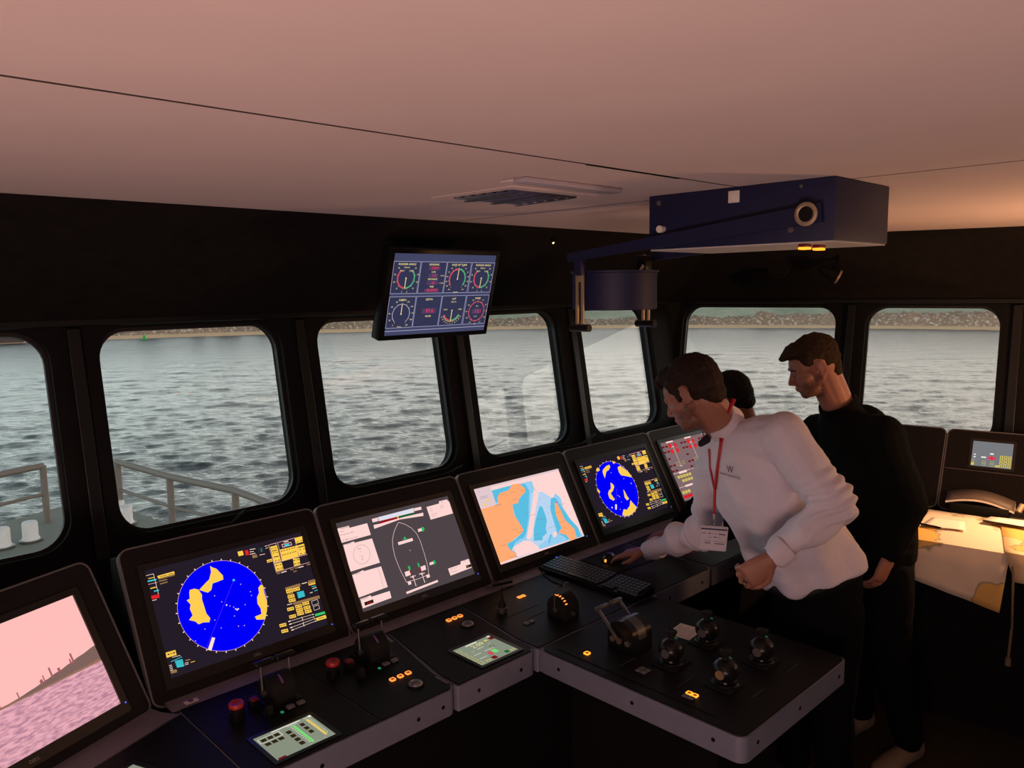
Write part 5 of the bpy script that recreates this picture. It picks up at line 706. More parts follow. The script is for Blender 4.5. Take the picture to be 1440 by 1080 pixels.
keyrow('single bright orange key on the peninsula left of the big lever drum', TA(1.841, 1.573, ZD+.0035), 1, K['amberb'], .02, .018)
keyrow('block of four grey keys on the peninsula by the nearest left knob', TA(1.873, 1.377, ZD+.0035), 2, K['key'], .019, .016, rows=2)
keyrow('four keys on the peninsula, two lit orange and two grey', TA(1.845, 1.19, ZD+.0035), 2, [K['key'], K['key'], K['amberb'], K['amberb']], .019, .017, rows=2).rotation_euler.z += -pi/2
# ---- trackballs
def trackball(label, mw):
    t = thing('trackball', label, 'trackball', mw, 'silver trackballs on the long desk')
    bm = B(); lathe(bm, [(.0265, 0), (.0265, .003), (.023, .004), (.0215, .002)], 32); obj('bezel_ring', bm, K['rubber'], t)
    bm = B(); lathe(bm, [(.0225, -.002)]+[(.0225*cos(pi/2*i/8), .014*sin(pi/2*i/8)) for i in range(1, 9)], 32); obj('ball', bm, K['metal'], t)
trackball('silver trackball in front of the nearer three orange keys', TA(1.333, 1.806, DT)); trackball('silver trackball beside the farther three orange keys', TA(1.717, 2.012, DT))
# ---- joystick
t = thing('joystick', 'small black joystick with a thin tapered stick', 'joystick', TA(1.876, 2.006, DT))
bm = B(); lathe(bm, [(.019, 0), (.019, .018), (.016, .021)], 24); obj('collar', bm, K['dmetal'], t)
bm = B(); lathe(bm, [(.0165, .02), (.014, .03), (.006, .05), (.0045, .06)], 20); obj('boot', bm, K['rubber'], t)
bm = B(); lathe(bm, [(.0035, .055), (.003, .075), (.0045, .08), (.0042, .09), (0, .093)], 14); obj('stick', bm, K['plastic'], t)
# ---- touch screens
def touchscreen(label, mw, W, Hh, paint, cat='touch screen'):
    t = thing('touch_screen', label, cat, mw, 'small touch screens')
    bm = B(); ring(bm, rrect(-.012, W+.012, -Hh-.012, .012, .005, 3), rrect(0, W, -Hh, 0, .001, 3), .0002, .003); obj('bezel', bm, K['bezel'], t, True, 30)
    c = Canvas(W, Hh); c.z = 0; c.rect('sage', 0, 0, 1, 1); paint(c)
    c.build('display', t, TR(0, 0, .001)); return t
def paint_left(c):
    c.rect('offw', .30, .02, .80, .05); c.rect('offw', .95, 0, 1, .07); c.frame('offw', .0016, .04, .10, .40, .27)
    for i in range(3): c.rect('brn', .07+i*.11, .13, .155+i*.11, .24); c.rect('brn', .07+i*.11, .31, .155+i*.11, .42)
    c.rect('ltgrn', .62, .12, .67, .90); c.rect('sand', .87, .10, .92, .86)
    for i in range(11): c.rect('offw', .585, .14+i*.07, .61, .16+i*.07); c.rect('offw', .935, .12+i*.065, .955, .14+i*.065)
    for i in range(4): c.rect('brn', .46, .22+i*.17, .54, .34+i*.17)
    for i in range(3): c.rect('brn', .73, .16+i*.17, .80, .28+i*.17)
    c.text('offw', .006, 'THRUST', .55, .09); c.text('offw', .006, 'RPM', .86, .055); c.frame('sage2', .0014, .57, .93, .73, .99); c.frame('sage2', .0014, .83, .90, .97, .97)
    c.rect('dred2', .03, .93, .16, 1)
def paint_right(c):
    c.rect('offw', .32, .03, .62, .07); c.rect('offw', .93, 0, 1, .06); c.text('gold', .021, '2.09', .38, .19, bold=True); c.rect('dred2', .90, .08, 1, .2); c.rect('dyel', .76, .1, .84, .18)
    for i in range(5): c.frame('dyel', .0016, .03, .1+i*.18, .12, .2+i*.18)
    c.text('offw', .007, 'deg/min', .4, .33); c.disc('offw', .0016, [(.24, .38), (.3, .36), (.72, .33), (.78, .3)])
    c.line('offw', .002, [(.17, .52), (.36, .52)]); c.line('offw', .002, [(.17, .72), (.36, .72)]); c.line('offw', .002, [(.46, .52), (.72, .52)])
    c.rect('rose', .44, .6, .54, .76); c.rect('ltgrn', .56, .58, .68, .74); c.rect('dred2', .36, .82, .48, .95); c.rect('dgrn', .72, .82, .82, .93); c.frame('brn', .0016, .68, .4, .76, .5)
    for u in (.2, .27, .86, .93): c.rect('dyel', u, .86, u+.03, .93)
touchscreen('greenish touch screen with green and yellow bars at the bottom left', TA(.855, 1.879, DT), .168, .136, paint_left)
touchscreen('greenish touch screen reading 2.09 beside the peninsula', TA(1.548, 1.896, DT), .160, .147, paint_right)
# a small screen just cut by the lower edge of the picture, on the angled desk
c_ = touchscreen('pale touch screen cut off by the bottom edge, below the leftmost monitor', F1 @ TR(-.362, -.168, DT-.79+.0005), .15, .13, lambda c: c.rect('offw', .1, .1, .6, .14))
# ---- small lever drum next to the keyboard
def drum_unit(label, mw, r, L_, name='lever_drum'):
    t = thing(name, label, 'lever', mw); return t
t = thing('lever_drum', 'small black lever drum with orange scale in front of the keyboard', 'lever', TA(2.01, 1.83, DT))
bm = B(); xprism(bm, [(-.045, 0)]+[(-.045*cos(pi*i/16), .035+.045*sin(pi*i/16)) for i in range(17)]+[(.045, 0)], -.035, .035); obj('drum_housing', bm, K['rubber'], t, True, 30)
bm = B()
for i in range(6):
    a = pi*(.18+i*.085); box(bm, -.030, -.020, -.0455*cos(a)-.0018, -.0455*cos(a)+.0018, .035+.0455*sin(a)-.0016, .035+.0455*sin(a)+.0016)
obj('lit_scale', bm, K['amber'], t, False)
for sx in (-1, 1):
    bm = B(); cyl(bm, (sx*.036, 0, .032), (sx*.044, 0, .032), .009, n=14)
    tube(bm, [(sx*.042, 0, .034), (sx*.042, .004, .085), (sx*.040, .004, .10), (sx*.030, .004, .112), (sx*.018, .004, .112), (sx*.010, .004, .102), (sx*.010, .004, .094)], .0035, 8); obj('lever', bm, K['dmetal'], t)
bm = B(); cyl(bm, (.0, -.044, .02), (.0, -.052, .02), .008, n=14); obj('side_knob', bm, K['dmetal'], t)
# ---- big throttle on the peninsula
t = thing('throttle_drum', 'big black throttle drum with two grey levers on the peninsula', 'throttle', TA(1.985, 1.515, ZD+.0035))
PR = .054
bm = B(); xprism(bm, [(-PR, 0)]+[(-PR*cos(pi*i/20), .04+PR*sin(pi*i/20)) for i in range(21)]+[(PR, 0)], -.045, .05); obj('drum_housing', bm, K['plastic'], t, True, 30)
bm = B(); xprism(bm, [(-(PR+.001)*cos(pi*i/20), .04+(PR+.001)*sin(pi*i/20)) for i in range(21)]+[(PR*.9*cos(pi*(1-i/20))*-1*-1, .04+PR*.9*sin(pi*i/20)) for i in range(20, -1, -1)], -.02, .02); obj('scale_band', bm, K['dmetal'], t, True, 30)
for y in (-.03, .03):
    bm = B(); cyl(bm, (-.044, y, .03), (-.053, y, .03), .0095, n=16); obj('side_cap', bm, K['metal'], t)
for sx, x in ((0, -.055), (1, .055)):
    bm = B(); cyl(bm, (x-.003, 0, .032), (x+.006, 0, .032), .010, n=16)
    a, b_ = V((x, 0, .032)), V((x-.010*(1 if not sx else -1)*0, .085, .118)); d = (b_-a)
    xprism(bm, [(-.005, .034), (.004, .028), (.090, .112), (.082, .118)], x-.003, x+.003); lv = obj('lever', bm, K['metal'], t, False)
    x0, x1 = (x-.012, x+.052) if not sx else (x-.048, x+.012)
    bm = B(); box(bm, x0, x1, .078, .094, .108, .122, .005, seg=2); obj('grip', bm, K['dmetal'], lv)
# ---- four thruster knobs
def knob(label, s, t_):
    t = thing('thruster_knob', label, 'knob', TA(s, t_, ZD+.0035), 'round thruster knobs on the peninsula')
    bm = B(); box(bm, -.05, .05, -.042, .042, 0, .004, .001); obj('base_plate', bm, K['rubber'], t)
    bm = B(); lathe(bm, [(.040, .003), (.040, .008), (.037, .011)], 32); obj('base_ring', bm, K['dmetal'] if False else K['plastic'], t)
    bm = B(); lathe(bm, [(.026, .008), (.024, .016), (.030, .022), (.0375, .034), (.0395, .046), (.0375, .058), (.030, .069), (.018, .077), (0, .080)], 32); bd = obj('knob_body', bm, K['plastic'], t)
    bm = B(); cyl(bm, (-.0375, -.004, .044), (-.0405, -.0043, .044), .014, n=24); obj('side_disc', bm, K['metal'], t)
    bm = B(); tube(bm, [(0, .0, .075), (-.002, .004, .088)], .009, 14); lathe(bm, [(.008, .084), (.017, .098), (.0185, .104), (.014, .107), (0, .104)], 24); obj('handle', bm, K['rubber'], t)
    bm = B()
    for i in range(7): a = .35+i*.16; cyl(bm, (.02, .038*-cos(a)*-1*0+.0, .05), (.02, .0, .05), .0001) if False else box(bm, .016, .0185, .034*cos(a+.5)-.001, .034*cos(a+.5)+.001, .045+.034*sin(a+.5)-.001, .045+.034*sin(a+.5)+.001)
    obj('lit_scale', bm, K['greenled'], t, False)
knob('thruster knob in the near left position, closest to the throttle drum', 1.975, 1.345)
knob('thruster knob in the far left position, behind the printed note', 2.18, 1.345)
knob('thruster knob in the near right position by the lit orange keys', 1.975, 1.155)
knob('thruster knob in the far right position, farthest from the lit keys', 2.18, 1.15)
# ---- notes and stickers
t_ = thing('printed_note', 'small white printed note on the peninsula behind a knob', 'note', TA(2.14, 1.478, ZD+.0038) @ RZ(.12))
c = Canvas(.105, .085); c.z = .0006
for i in range(8): c.line(K['ink'], .0014, [(.08, .12+i*.1), (.9-.1*(i % 3), .12+i*.1)])
bm = B(); box(bm, 0, .105, -.085, 0, 0, .0006); obj('sheet', bm, K['paper'], t_, False); c.build('print', t_)
t_ = thing('sticker', 'white sticker with a purple mark on the grey ledge', 'sticker', TA(.80, 2.203, ZD+.0075))
bm = B(); box(bm, 0, .038, -.030, 0, 0, .0006); obj('label', bm, K['paper'], t_, False)
bm = B(); cyl(bm, (.019, -.015, .0006), (.019, -.015, .001), .008, n=18); obj('purple_mark', bm, K['purple'], t_, False)
# ---- keyboard with cable
t = thing('keyboard', 'black computer keyboard lying across the desk by the peninsula', 'keyboard', TA(2.335, 1.96, DT) @ RZ(-pi/2))
bm = B(); xprism(bm, [(-.062, 0), (.066, 0), (.066, .030), (-.062, .016)], -.25, .25); bmesh.ops.bevel(bm, geom=bm.edges[:], offset=.004, segments=2, affect='EDGES'); obj('keyboard_body', bm, K['plastic'], t, True, 40)
KTOP = mat('key_cap', (.02, .02, .021, 1), .35); KLEG = mat('key_legend', C8(120, 118, 112), .6)
bm = B(); b2 = B(); ang = math.atan2(.014, .128)
for r_ in range(6):
    x = -.238
    while x < .232:
        w_ = .0165
        if r_ == 0 and -.12 < x < -.02: w_ = .0165*6.3
        if not (.058 < x < .068 or .128 < x < .138):
            y = -.048+r_*.0195; z = .016+(y+.062)*.1094
            mm = TR(x, y, z) @ RX(ang); box(bm, 0, w_, 0, .0165, 0, .006, .0012, mm, seg=1); box(b2, .004, .009, .006, .012, .006, .0063, 0, mm)
        x += w_+.0025
kk = obj('keys', bm, KTOP, t); kk['kind'] = 'stuff'; kk = obj('key_legends', b2, KLEG, t, False); kk['kind'] = 'stuff'
bm = B(); cyl(bm, (-.247, .05, .0285), (-.247, .05, .0305), .0022, n=10); obj('status_light', bm, K['ledblue'], t, False)
bm = B(); tube(bm, [(-.25, .02, .01), (-.275, .0, .003), (-.25, -.05, .0028), (-.19, -.09, .0028), (-.12, -.115, .0028), (-.06, -.12, .0028)], .0022, 8); obj('cable', bm, K['rubber'], t)
# ---- mouse and mat
MX = (2.53, 2.085)
t = thing('mouse_mat', 'thin dark mat under the mouse and the outstretched hand', 'mouse mat', TA(2.60, 2.045, DT) @ RZ(-.1))
bm = B(); prism(bm, rrect(-.12, .12, -.10, .10, .01), 0, .003); obj('mat_sheet', bm, K['rubber'], t, True)
t = thing('computer_mouse', 'black mouse with an orange light under the right hand', 'mouse', TA(MX[0]+.04, MX[1]-.012, DT+.003) @ RZ(-1.5+1.9))
bm = B(); bmesh.ops.create_uvsphere(bm, u_segments=20, v_segments=12, radius=1)
for v in bm.verts: v.co = V((v.co.x*.052, v.co.y*.030, max(0, v.co.z)*.030+.001))
obj('mouse_body', bm, K['plastic'], t); bm = B(); cyl(bm, (-.05, -.003, .012), (-.05, .003, .012), .006, n=14); obj('scroll_wheel', bm, K['amberb'], t)
# ---- odds and ends along the top of the consoles
def clutter(label, pts, r=.004, nm='cable', m=None):
    bm = B(); tube(bm, pts, r, 8); o = obj(nm, bm, m or K['rubber'], None); tag(o, label, 'cable'); return o
clutter('loose black cable lying over the first radar console', [GA(.95, 2.50, 1.193), GA(1.03, 2.47, 1.197), GA(1.09, 2.455, 1.20), GA(1.12, 2.46, 1.218), GA(1.145, 2.475, 1.224), GA(1.15, 2.50, 1.2)])
clutter('loose black cable behind the chart monitor console', [GA(1.75, 2.50, 1.193), GA(1.84, 2.47, 1.197), GA(1.95, 2.47, 1.197), GA(2.03, 2.475, 1.2), GA(2.12, 2.50, 1.21)])
clutter('short black cable above the second blue radar monitor', [GA(2.68, 2.50, 1.194), GA(2.78, 2.47, 1.197), GA(2.86, 2.47, 1.2), GA(2.93, 2.48, 1.215), GA(2.99, 2.50, 1.225)], .006)
t = thing('marker_pen', 'short dark pen lying by the chart monitor on the ledge', 'pen', TA(2.0, 2.195, ZD+.012) @ RZ(-.25))
bm = B(); cyl(bm, (0, 0, .006), (.09, 0, .006), .006, n=12); obj('pen_barrel', bm, K['plastic'], t); bm = B(); cyl(bm, (-.022, 0, .006), (0, 0, .006), .0062, n=12); obj('pen_cap', bm, K['dmetal'], t)
# ================================================================== SIDE CONSOLE AND CHART TABLE
SF = 1.00313                                            # slope of the side console face
def side_console(label, s0, w):
    t = thing('instrument_console', label, 'console', TC(s0, 4.08, .90, RX(SF))); H = .408
    bm = B(); prism(bm, rrect(.004, w-.004, 0, H, .028), -.018, 0); obj('face_panel', bm, K['face'], t, True, 30)
    bm = B(); ring(bm, rrect(.0005, w-.0005, -.002, H+.0035, .031), rrect(.0055, w-.0055, .003, H-.0015, .026), -.02, .0022); obj('edge_trim', bm, K['trim'], t, False)
    bm = B(); inv = RX(-SF); xprism(bm, [(0, -.003), (H*cos(SF), H*sin(SF)-.006), (.33, H*sin(SF)-.02), (.33, -.88), (.0, -.88)], .003, w-.003, inv @ TR(0, .012, -.02)); obj('cabinet', bm, K['cab'], t, False)
    return t
side_console('dark side console face between the man in black and the corner', -1.225, .663)
t = side_console('dark side console holding the small grey touch screen', -.56, .663)
bm = B(); box(bm, .01, .65, .205, .2075, .0002, .0016); obj('panel_joint', bm, K['trim'], t, False)
side_console('dark side console cut off by the right edge of the picture', .105, .663)
def paint_side(c):
    c.rect('gpan', 0, 0, 1, 1); c.rect('wht', .05, .52, .1, .56); c.rect('wht', .05, .62, .1, .66); c.rect('wht', .24, .60, .36, .65); c.rect('wht', .45, .44, .54, .49)
    c.rect('rose', .40, .57, .60, .70); c.disc('red', .006, [(.50, .63)], 12)
    for v in (.80, .90): c.frame('dyel', .0012, .28, v-.03, .36, v+.05); c.frame('dyel', .0012, .48, v-.03, .56, v+.05)
    c.frame('dyel', .0012, .02, .76, .07, .84); c.rect('dyel', .0, .87, .08, .97)
    for i in range(3):
        for j in range(4): c.rect('dyel', .70+i*.1, .50+j*.12, .78+i*.1, .60+j*.12); c.disc('brn', .0028, [(.74+i*.1, .55+j*.12)], 8)
    c.rect('dyel', .60, .89, .70, .97)
ts = touchscreen('small grey touch screen with yellow keypad in the right side console', TC(0, 4.08, .90, RX(SF) @ TR(-.446, .357, 0)), .162, .126, paint_side)
# chart table
TZ = .90
t = thing('chart_table', 'dark chart table at the right, covered with paper charts', 'table', TC(0, 0, 0))
bm = B(); box(bm, -.72, .75, 3.52, 4.075, TZ-.035, TZ-.003, .004); obj('tabletop', bm, K['face'], t)
bm = B(); box(bm, -.70, .73, 3.86, 4.07, 0, TZ-.036); obj('cabinet', bm, K['cab'], t, False)
bm = B(); box(bm, -.70, .73, 3.56, 3.86, TZ-.12, TZ-.036); obj('drawer_box', bm, K['cab'], t, False)
def chart_mat(name, seed, base=C8(214, 196, 178), landc=C8(214, 170, 96), edge=C8(150, 142, 112), thr=.57):
    m = bpy.data.materials.new(name); m.use_nodes = True; nt = m.node_tree; b = nt.nodes['Principled BSDF']; b.inputs['Roughness'].default_value = .8; b.inputs['Specular IOR Level'].default_value = .2
    tc = nt.nodes.new('ShaderNodeTexCoord'); mp = nt.nodes.new('ShaderNodeMapping'); mp.inputs['Location'].default_value = (seed, seed*2.3, 0); nz = nt.nodes.new('ShaderNodeTexNoise'); nz.inputs['Scale'].default_value = 3.6; nz.inputs['Detail'].default_value = 3.5; nz.inputs['Roughness'].default_value = .5
    cr = nt.nodes.new('ShaderNodeValToRGB'); cr.color_ramp.interpolation = 'LINEAR'; e = cr.color_ramp.elements; e[0].position = 0; e[0].color = base; e[1].position = 1; e[1].color = landc
    for p, c in ((thr-.03, base), (thr-.012, edge), (thr-.004, edge), (thr, landc)): x = e.new(p); x.color = c
    nt.links.new(tc.outputs['Object'], mp.inputs[0]); nt.links.new(mp.outputs[0], nz.inputs['Vector']); nt.links.new(nz.outputs['Fac'], cr.inputs[0]); nt.links.new(cr.outputs[0], b.inputs['Base Color']); return m
def sheet(name, label, cat, pts_uv, mt, group=None, thick=.0006):
    """paper following a list of rows of points in side-wall coordinates"""
    bm = B(); rows = [[bm.verts.new(GC(*p)) for p in row] for row in pts_uv]
    for a, b_ in zip(rows, rows[1:]):
        for i in range(len(a)-1): bm.faces.new((a[i], a[i+1], b_[i+1], b_[i]))
    o = obj(name, bm, mt, None, True, 60); md = o.modifiers.new('thickness', 'SOLIDIFY'); md.thickness = thick; md.offset = 1; tag(o, label, cat, group); return o
def drape(s_l0, s_r0, s_l1, s_r1, tback, tfront, zlow_l, zlow_r, z, n=14, rag=.004, sk=0):
    rows = []
    for j in range(10):
        f = j/9; tt = tback+(tfront-tback)*f; rows.append([(s_l0+(s_l1-s_l0)*f*.6+(s_r0-s_l0+(s_r1-s_r0-s_l1+s_l0)*f*.6)*i/n, tt, z+rag*.5*(1+noise.noise(V((i*.4, j*.5, z*50))))) for i in range(n+1)])
    for j in range(1, 9):
        f = j/8; row = []
        for i in range(n+1):
            g = i/n; low = zlow_l+(zlow_r-zlow_l)*g; ff = .6+.4*f
            x = s_l0+(s_l1-s_l0)*ff+(s_r0-s_l0+(s_r1-s_r0-s_l1+s_l0)*ff)*g
            row.append((x, tfront-.012*min(1, f*4)-.006*noise.noise(V((i*.35, j*.2, 5))), z-(z-low)*f))
        rows.append(row)
    return rows
sheet('nautical_chart', 'large paper chart hanging over the front edge of the chart table', 'chart', drape(-.60, -.19, -.60, -.245, 4.02, 3.515, .745, .665, TZ+.001), chart_mat('chart_paper', 1.7), 'paper charts on the table', .0005)
sheet('nautical_chart', 'second paper chart at the right edge of the table, under the lamp', 'chart', drape(-.30, .45, -.20, .45, 4.0, 3.512, .80, .79, TZ+.006), chart_mat('chart_paper_ochre', 4.4, C8(220, 190, 150), thr=.5), 'paper charts on the table', .0005)
def quad_sheet(name, label, cat, P, z, mt, n=6):
    rows = []
    for j in range(n+1):
        f = j/n; a = V(P[0]).lerp(V(P[3]), f); b_ = V(P[1]).lerp(V(P[2]), f); rows.append([(a.lerp(b_, i/n).x, a.lerp(b_, i/n).y, z+.002*noise.noise(V((i*.7, j*.6, z*30)))) for i in range(n+1)])
    return sheet(name, label, cat, rows, mt)
quad_sheet('loose_sheet', 'small loose white sheet by the pencil on the chart', 'paper', [(-.545, 3.86), (-.42, 3.86), (-.40, 3.72), (-.565, 3.70)], TZ+.0125, K['paper'])
quad_sheet('loose_sheet', 'loose white sheet on the charts at the right edge', 'paper', [(-.335, 4.0), (-.02, 4.03), (-.02, 3.86), (-.365, 3.90)], TZ+.016, K['paper'])
t = thing('pencil', 'dark pencil lying on the hanging chart', 'pencil', TC(-.545, 3.70, TZ+.018) @ RZ(-.25))
bm = B(); cyl(bm, (-.045, 0, 0), (.06, 0, 0), .0042, n=6); obj('pencil_shaft', bm, K['plastic'], t, False); bm = B(); cyl(bm, (.06, 0, 0), (.072, 0, 0), .0042, .0006, 6); obj('pencil_tip', bm, K['brass'], t, False)
t = thing('parallel_ruler', 'dark thin ruler along the edge of the right loose sheet', 'ruler', TC(-.355, 3.895, TZ+.021) @ RZ(-.12))
bm = B(); box(bm, 0, .26, -.006, .006, -.002, .002, .0008); obj('ruler_blade', bm, K['plastic'], t)
# curled booklet leaning behind the charts
rows = []
for j in range(2):
    rows.append([(-.52+.27*i/12, 4.035+.03*j-.0, .955+.028*sin(pi*i/12)-.012*i/12-.006*j+.018*j) for i in range(13)])
rows.append([(-.52+.27*i/12, 4.10, .985+.028*sin(pi*i/12)-.012*i/12) for i in range(13)])
bk = sheet('booklet', 'curled booklet leaning against the side console above the charts', 'booklet', rows, K['face'], None, .002); bk.data.materials[0] = mat('booklet_cover', C8(92, 78, 72), .6)
bm = B(); rows2 = [GC(-.52+.27*i/12, 4.034, .953+.028*sin(pi*i/12)-.012*i/12) for i in range(13)]
lo = [bm.verts.new(p) for p in rows2]; hi = [bm.verts.new(p+V((0, 0, -.009))) for p in rows2]; hb = [bm.verts.new(GC(-.52+.27*i/12, 4.10, .976+.028*sin(pi*i/12)-.012*i/12)) for i in range(13)]
for i in range(12): bm.faces.new((lo[i], lo[i+1], hi[i+1], hi[i])); bm.faces.new((hi[i], hi[i+1], hb[i+1], hb[i]))
o = obj('pages', bm, K['paper'], None, False); o.parent = bk
bm = B(); box(bm, -.50, -.27, 4.02, 4.06, TZ+.002, .948, .003, m=FC); o = obj('booklet_rest', bm, K['cab'], None); tag(o, 'dark block under the curled booklet', 'block')
bm = B(); cyl(bm, (-.235, 4.03, .945), (-.222, 4.05, .975), .012, n=14, m=FC); o = obj('clip', bm, K['brass'], None); tag(o, 'small pale clip at the right end of the booklet', 'clip')
# cord hanging under the table edge at the right
bm = B(); tube(bm, [GC(-.21, 3.50, .86), GC(-.205, 3.485, .80), GC(-.20, 3.48, .62), GC(-.205, 3.48, .50)], .005, 8); tube(bm, [GC(-.205, 3.48, .50), GC(-.205, 3.48, .47)], .011, 10)
tag(obj('hanging_cord', bm, mat('cord_grey', C8(110, 95, 75), .7), None), 'thin pale cord hanging below the charts at the right edge', 'cord')

# ================================================================== OVERHEAD
def soffA(s, t): return GA(s, t, 1.845+(2.885-t)/.575*.358)
# overhead monitor
OT = math.atan2(.202, .057); OWD, OHT = .474, .298
ORG = GA(1.138, 1.577, 0)
k_ = 2.71/1.9*1.0
om = TA(1.624, 2.250, 2.0755)                       # top left corner of the lit area
def canvas_over():
    c = Canvas(OWD, OHT); W, Hh = OWD, OHT
    c.rect('navy', 0, 0, 1, 1); c.line('line', .0016, [(0, .946), (1, .946)])
    xs = [(.002, .245), (.253, .497), (.505, .746), (.757, .996)]
    for (a, b_) in xs:
        for y0, y1 in ((.095, .482), (.522, .906)): c.rect('navy2', a, y0, b_, y1); c.frame('line', .0012, a, y0, b_, y1)
    def title(i, r_, s, sub=None):
        u = (xs[i][0]+xs[i][1])/2; v = .128 if r_ == 0 else .563; c.text('gold', .0074, s, u, v, True, True)
        if sub: c.text('gold', .0058, sub, u, v+.036, True)
    title(0, 0, 'RUDDER ANGLE', 'degrees'); title(1, 0, 'HEADING'); title(2, 0, 'RATE OF TURN'); title(3, 0, 'RUDDER ANGLE', 'degrees')
    title(0, 1, 'DEPTH'); title(1, 1, 'DEPTH'); title(2, 1, 'LIST', 'degrees'); title(3, 1, 'WIND')
    def nums(cx, cy, r, a0, a1, vals, h=.0056):
        for i, s in enumerate(vals):
            a = a0+(a1-a0)*i/(len(vals)-1); c.text('gold', h, s, (cx+r*sin(a))/W, (cy-r*cos(a))/Hh, True)
            c.line('gold', .0008, [((cx+(r-.013)*sin(a))/W, (cy-(r-.013)*cos(a))/Hh), ((cx+(r-.0095)*sin(a))/W, (cy-(r-.0095)*cos(a))/Hh)])
    def needle(cx, cy, a, L_): c.line('gold', .003, [(cx/W, cy/Hh), ((cx+L_*sin(a))/W, (cy-L_*cos(a))/Hh)]); c.disc('gold', .003, [(cx/W, cy/Hh)])
    for i in (0, 3):
        cx, cy = W*(.127 if i == 0 else .8753), Hh*.295; r = .036
        c.arc('rose', cx, cy, r, .0055, pi, pi*1.78); c.arc('mint', cx, cy, r, .0055, pi*.22, pi)
        nums(cx, cy, .050, pi*1.72, pi*.28+0, []) if False else None
        nums(cx, cy, .0515, -pi*.25, -pi*.93, ['40', '30', '20', '10', '5']); nums(cx, cy, .0515, pi*.25, pi*.93, ['40', '30', '20', '10', '5'])
        c.text('gold', .0055, 'PORT', (cx-.030)/W, (cy-.026)/Hh); c.text('gold', .0055, 'STBD', (cx+.010)/W, (cy-.026)/Hh); needle(cx, cy, pi+.02, .036)
    cx, cy = W*.6241, Hh*.306; r = .0375; c.arc('rose', cx, cy, r, .0055, -pi*.72, 0); c.arc('mint', cx, cy, r, .0055, 0, pi*.72)
    nums(cx, cy, .052, -pi*.78, pi*.78, ['300', '200', '150', '100', '50', '30', '10', '0', '10', '30', '50', '100', '150', '200', '300'], .0048); c.text('gold', .0055, 'deg/min', cx/W, (cy+.05)/Hh, True); needle(cx, cy, .02, .036)
    for s, v, w, un in (('210.9', .171, .06, ''), ('1.2', .262, .05, 'knots'), ('23', .355, .06, 'n.mile'), ('00:00:09', .446, .075, '')):
        c.rect('ledbg', .3774-w*.9, v-.022, .3774+w, v+.022); c.text('led', .0105, s, .385, v, True, True)
        if un: c.text('gold', .0055, un, .45, v)
    for s, v in (('LOG', .218), ('DISTANCE', .308), ('TIME', .402)): c.text('gold', .0066, s, .377, v, True, True)
    cx, cy = W*.1241, Hh*.735; c.arc('line', cx, cy, .037, .0018, -pi*.78, pi*.78); needle(cx, cy, .0, .036); nums(cx, cy, .051, -pi*.80, pi*.80, ['0', '20', '40', '60', '80', '100', '120', '140', '160', '180', '200']); c.text('gold', .0055, 'Meter', cx/W, (cy+.047)/Hh, True)
    c.rect('ledbg', .32, .675, .455, .738); c.text('led', .015, '97.6', .39, .7075, True, True); c.text('gold', .0064, 'METER', .385, .775, True, True)
    cx, cy = W*.6188, Hh*.712; c.arc('rose', cx, cy, .039, .0055, pi, pi*1.36); c.arc('mint', cx, cy, .039, .0055, pi*.64, pi); c.arc('gold', cx, cy, .044, .001, pi*.64, pi*1.36); needle(cx, cy, pi, .04)
    nums(cx, cy, .052, pi*.66, pi*1.34, ['30', '20', '15', '10', '5', '0', '5', '10', '15', '20', '30'], .0048); c.text('gold', .0055, 'PORT', .53, .70); c.text('gold', .0055, 'STBD', .68, .70)
    cx, cy = W*.8784, Hh*.7335
    for i in range(48): c.arc('rose', cx, cy, .0385, .005, i*pi/24, i*pi/24+pi/34, 2)
    nums(cx, cy, .051, 0, 2*pi*11/12, ['0', '30', '60', '90', '120', '150', '180', '210', '240', '270', '300', '330'], .0048); c.rect('ledbg', .83, .70, .915, .765); c.text('led', .014, '13.1', .89, .735, True, True); c.text('gold', .005, 'REL', .877, .665, True); c.text('gold', .005, 'knots', .875, .80, True)
    return c
t = thing('overhead_monitor', 'black overhead monitor with eight rudder and depth gauges', 'monitor', om @ RX(pi/2) @ RX(-(pi/2-OT)*-1*-1) if False else om @ RX(pi-OT))
bm = B(); box(bm, -.022, OWD+.022, -OHT-.020, .018, -.045, .004, .006); obj('bezel', bm, K['plastic'], t)
bm = B(); box(bm, -.001, OWD+.001, -OHT-.001, .001, .0035, .0044); obj('screen', bm, K['plastic'], t, False)
canvas_over().build('display', t, TR(0, 0, .0044))
bm = B(); box(bm, OWD/2-.05, OWD/2+.05, -.2, -.06, -.075, -.044, .004); tube(bm, [(OWD/2, -.12, -.06), (OWD/2, -.03, -.14), (OWD/2, .04, -.30)], .02, 10); obj('mounting_arm', bm, K['cab'], t)
# ceiling vent and its access strip
t = thing('ceiling_vent', 'square metal grille vent in the ceiling', 'vent', TA(1.555, 1.585, CEIL) @ RZ(.0))
bm = B(); ring(bm, rrect(-.17, .165, -.165, .165, .01, 2), rrect(-.135, .135, -.125, .125, .004, 2), -.003, 0); obj('frame', bm, K['ceil'], t, False)
bm = B(); box(bm, -.134, .134, -.124, .124, -.0006, .0); obj('duct_opening', bm, K['cab'], t, False)
bm = B()
for i in range(6):
    y = -.105+i*.042; xprism(bm, [(y-.009, -.0015), (y-.006, -.0012), (y+.004, -.006), (y+.002, -.0065)], -.13, .13)
obj('louvres', bm, K['metal'], t, False)
bm = B()
for i in range(5):
    x = -.10+i*.05; cyl(bm, (x, -.122, -.009), (x+.02*(-1)**i, .122, -.009), .0018, n=6)
obj('grid_bars', bm, K['metal'], t, False)
t = thing('ceiling_strip', 'narrow white plastic strip beside the ceiling vent', 'strip', TA(1.325, 1.305, CEIL))
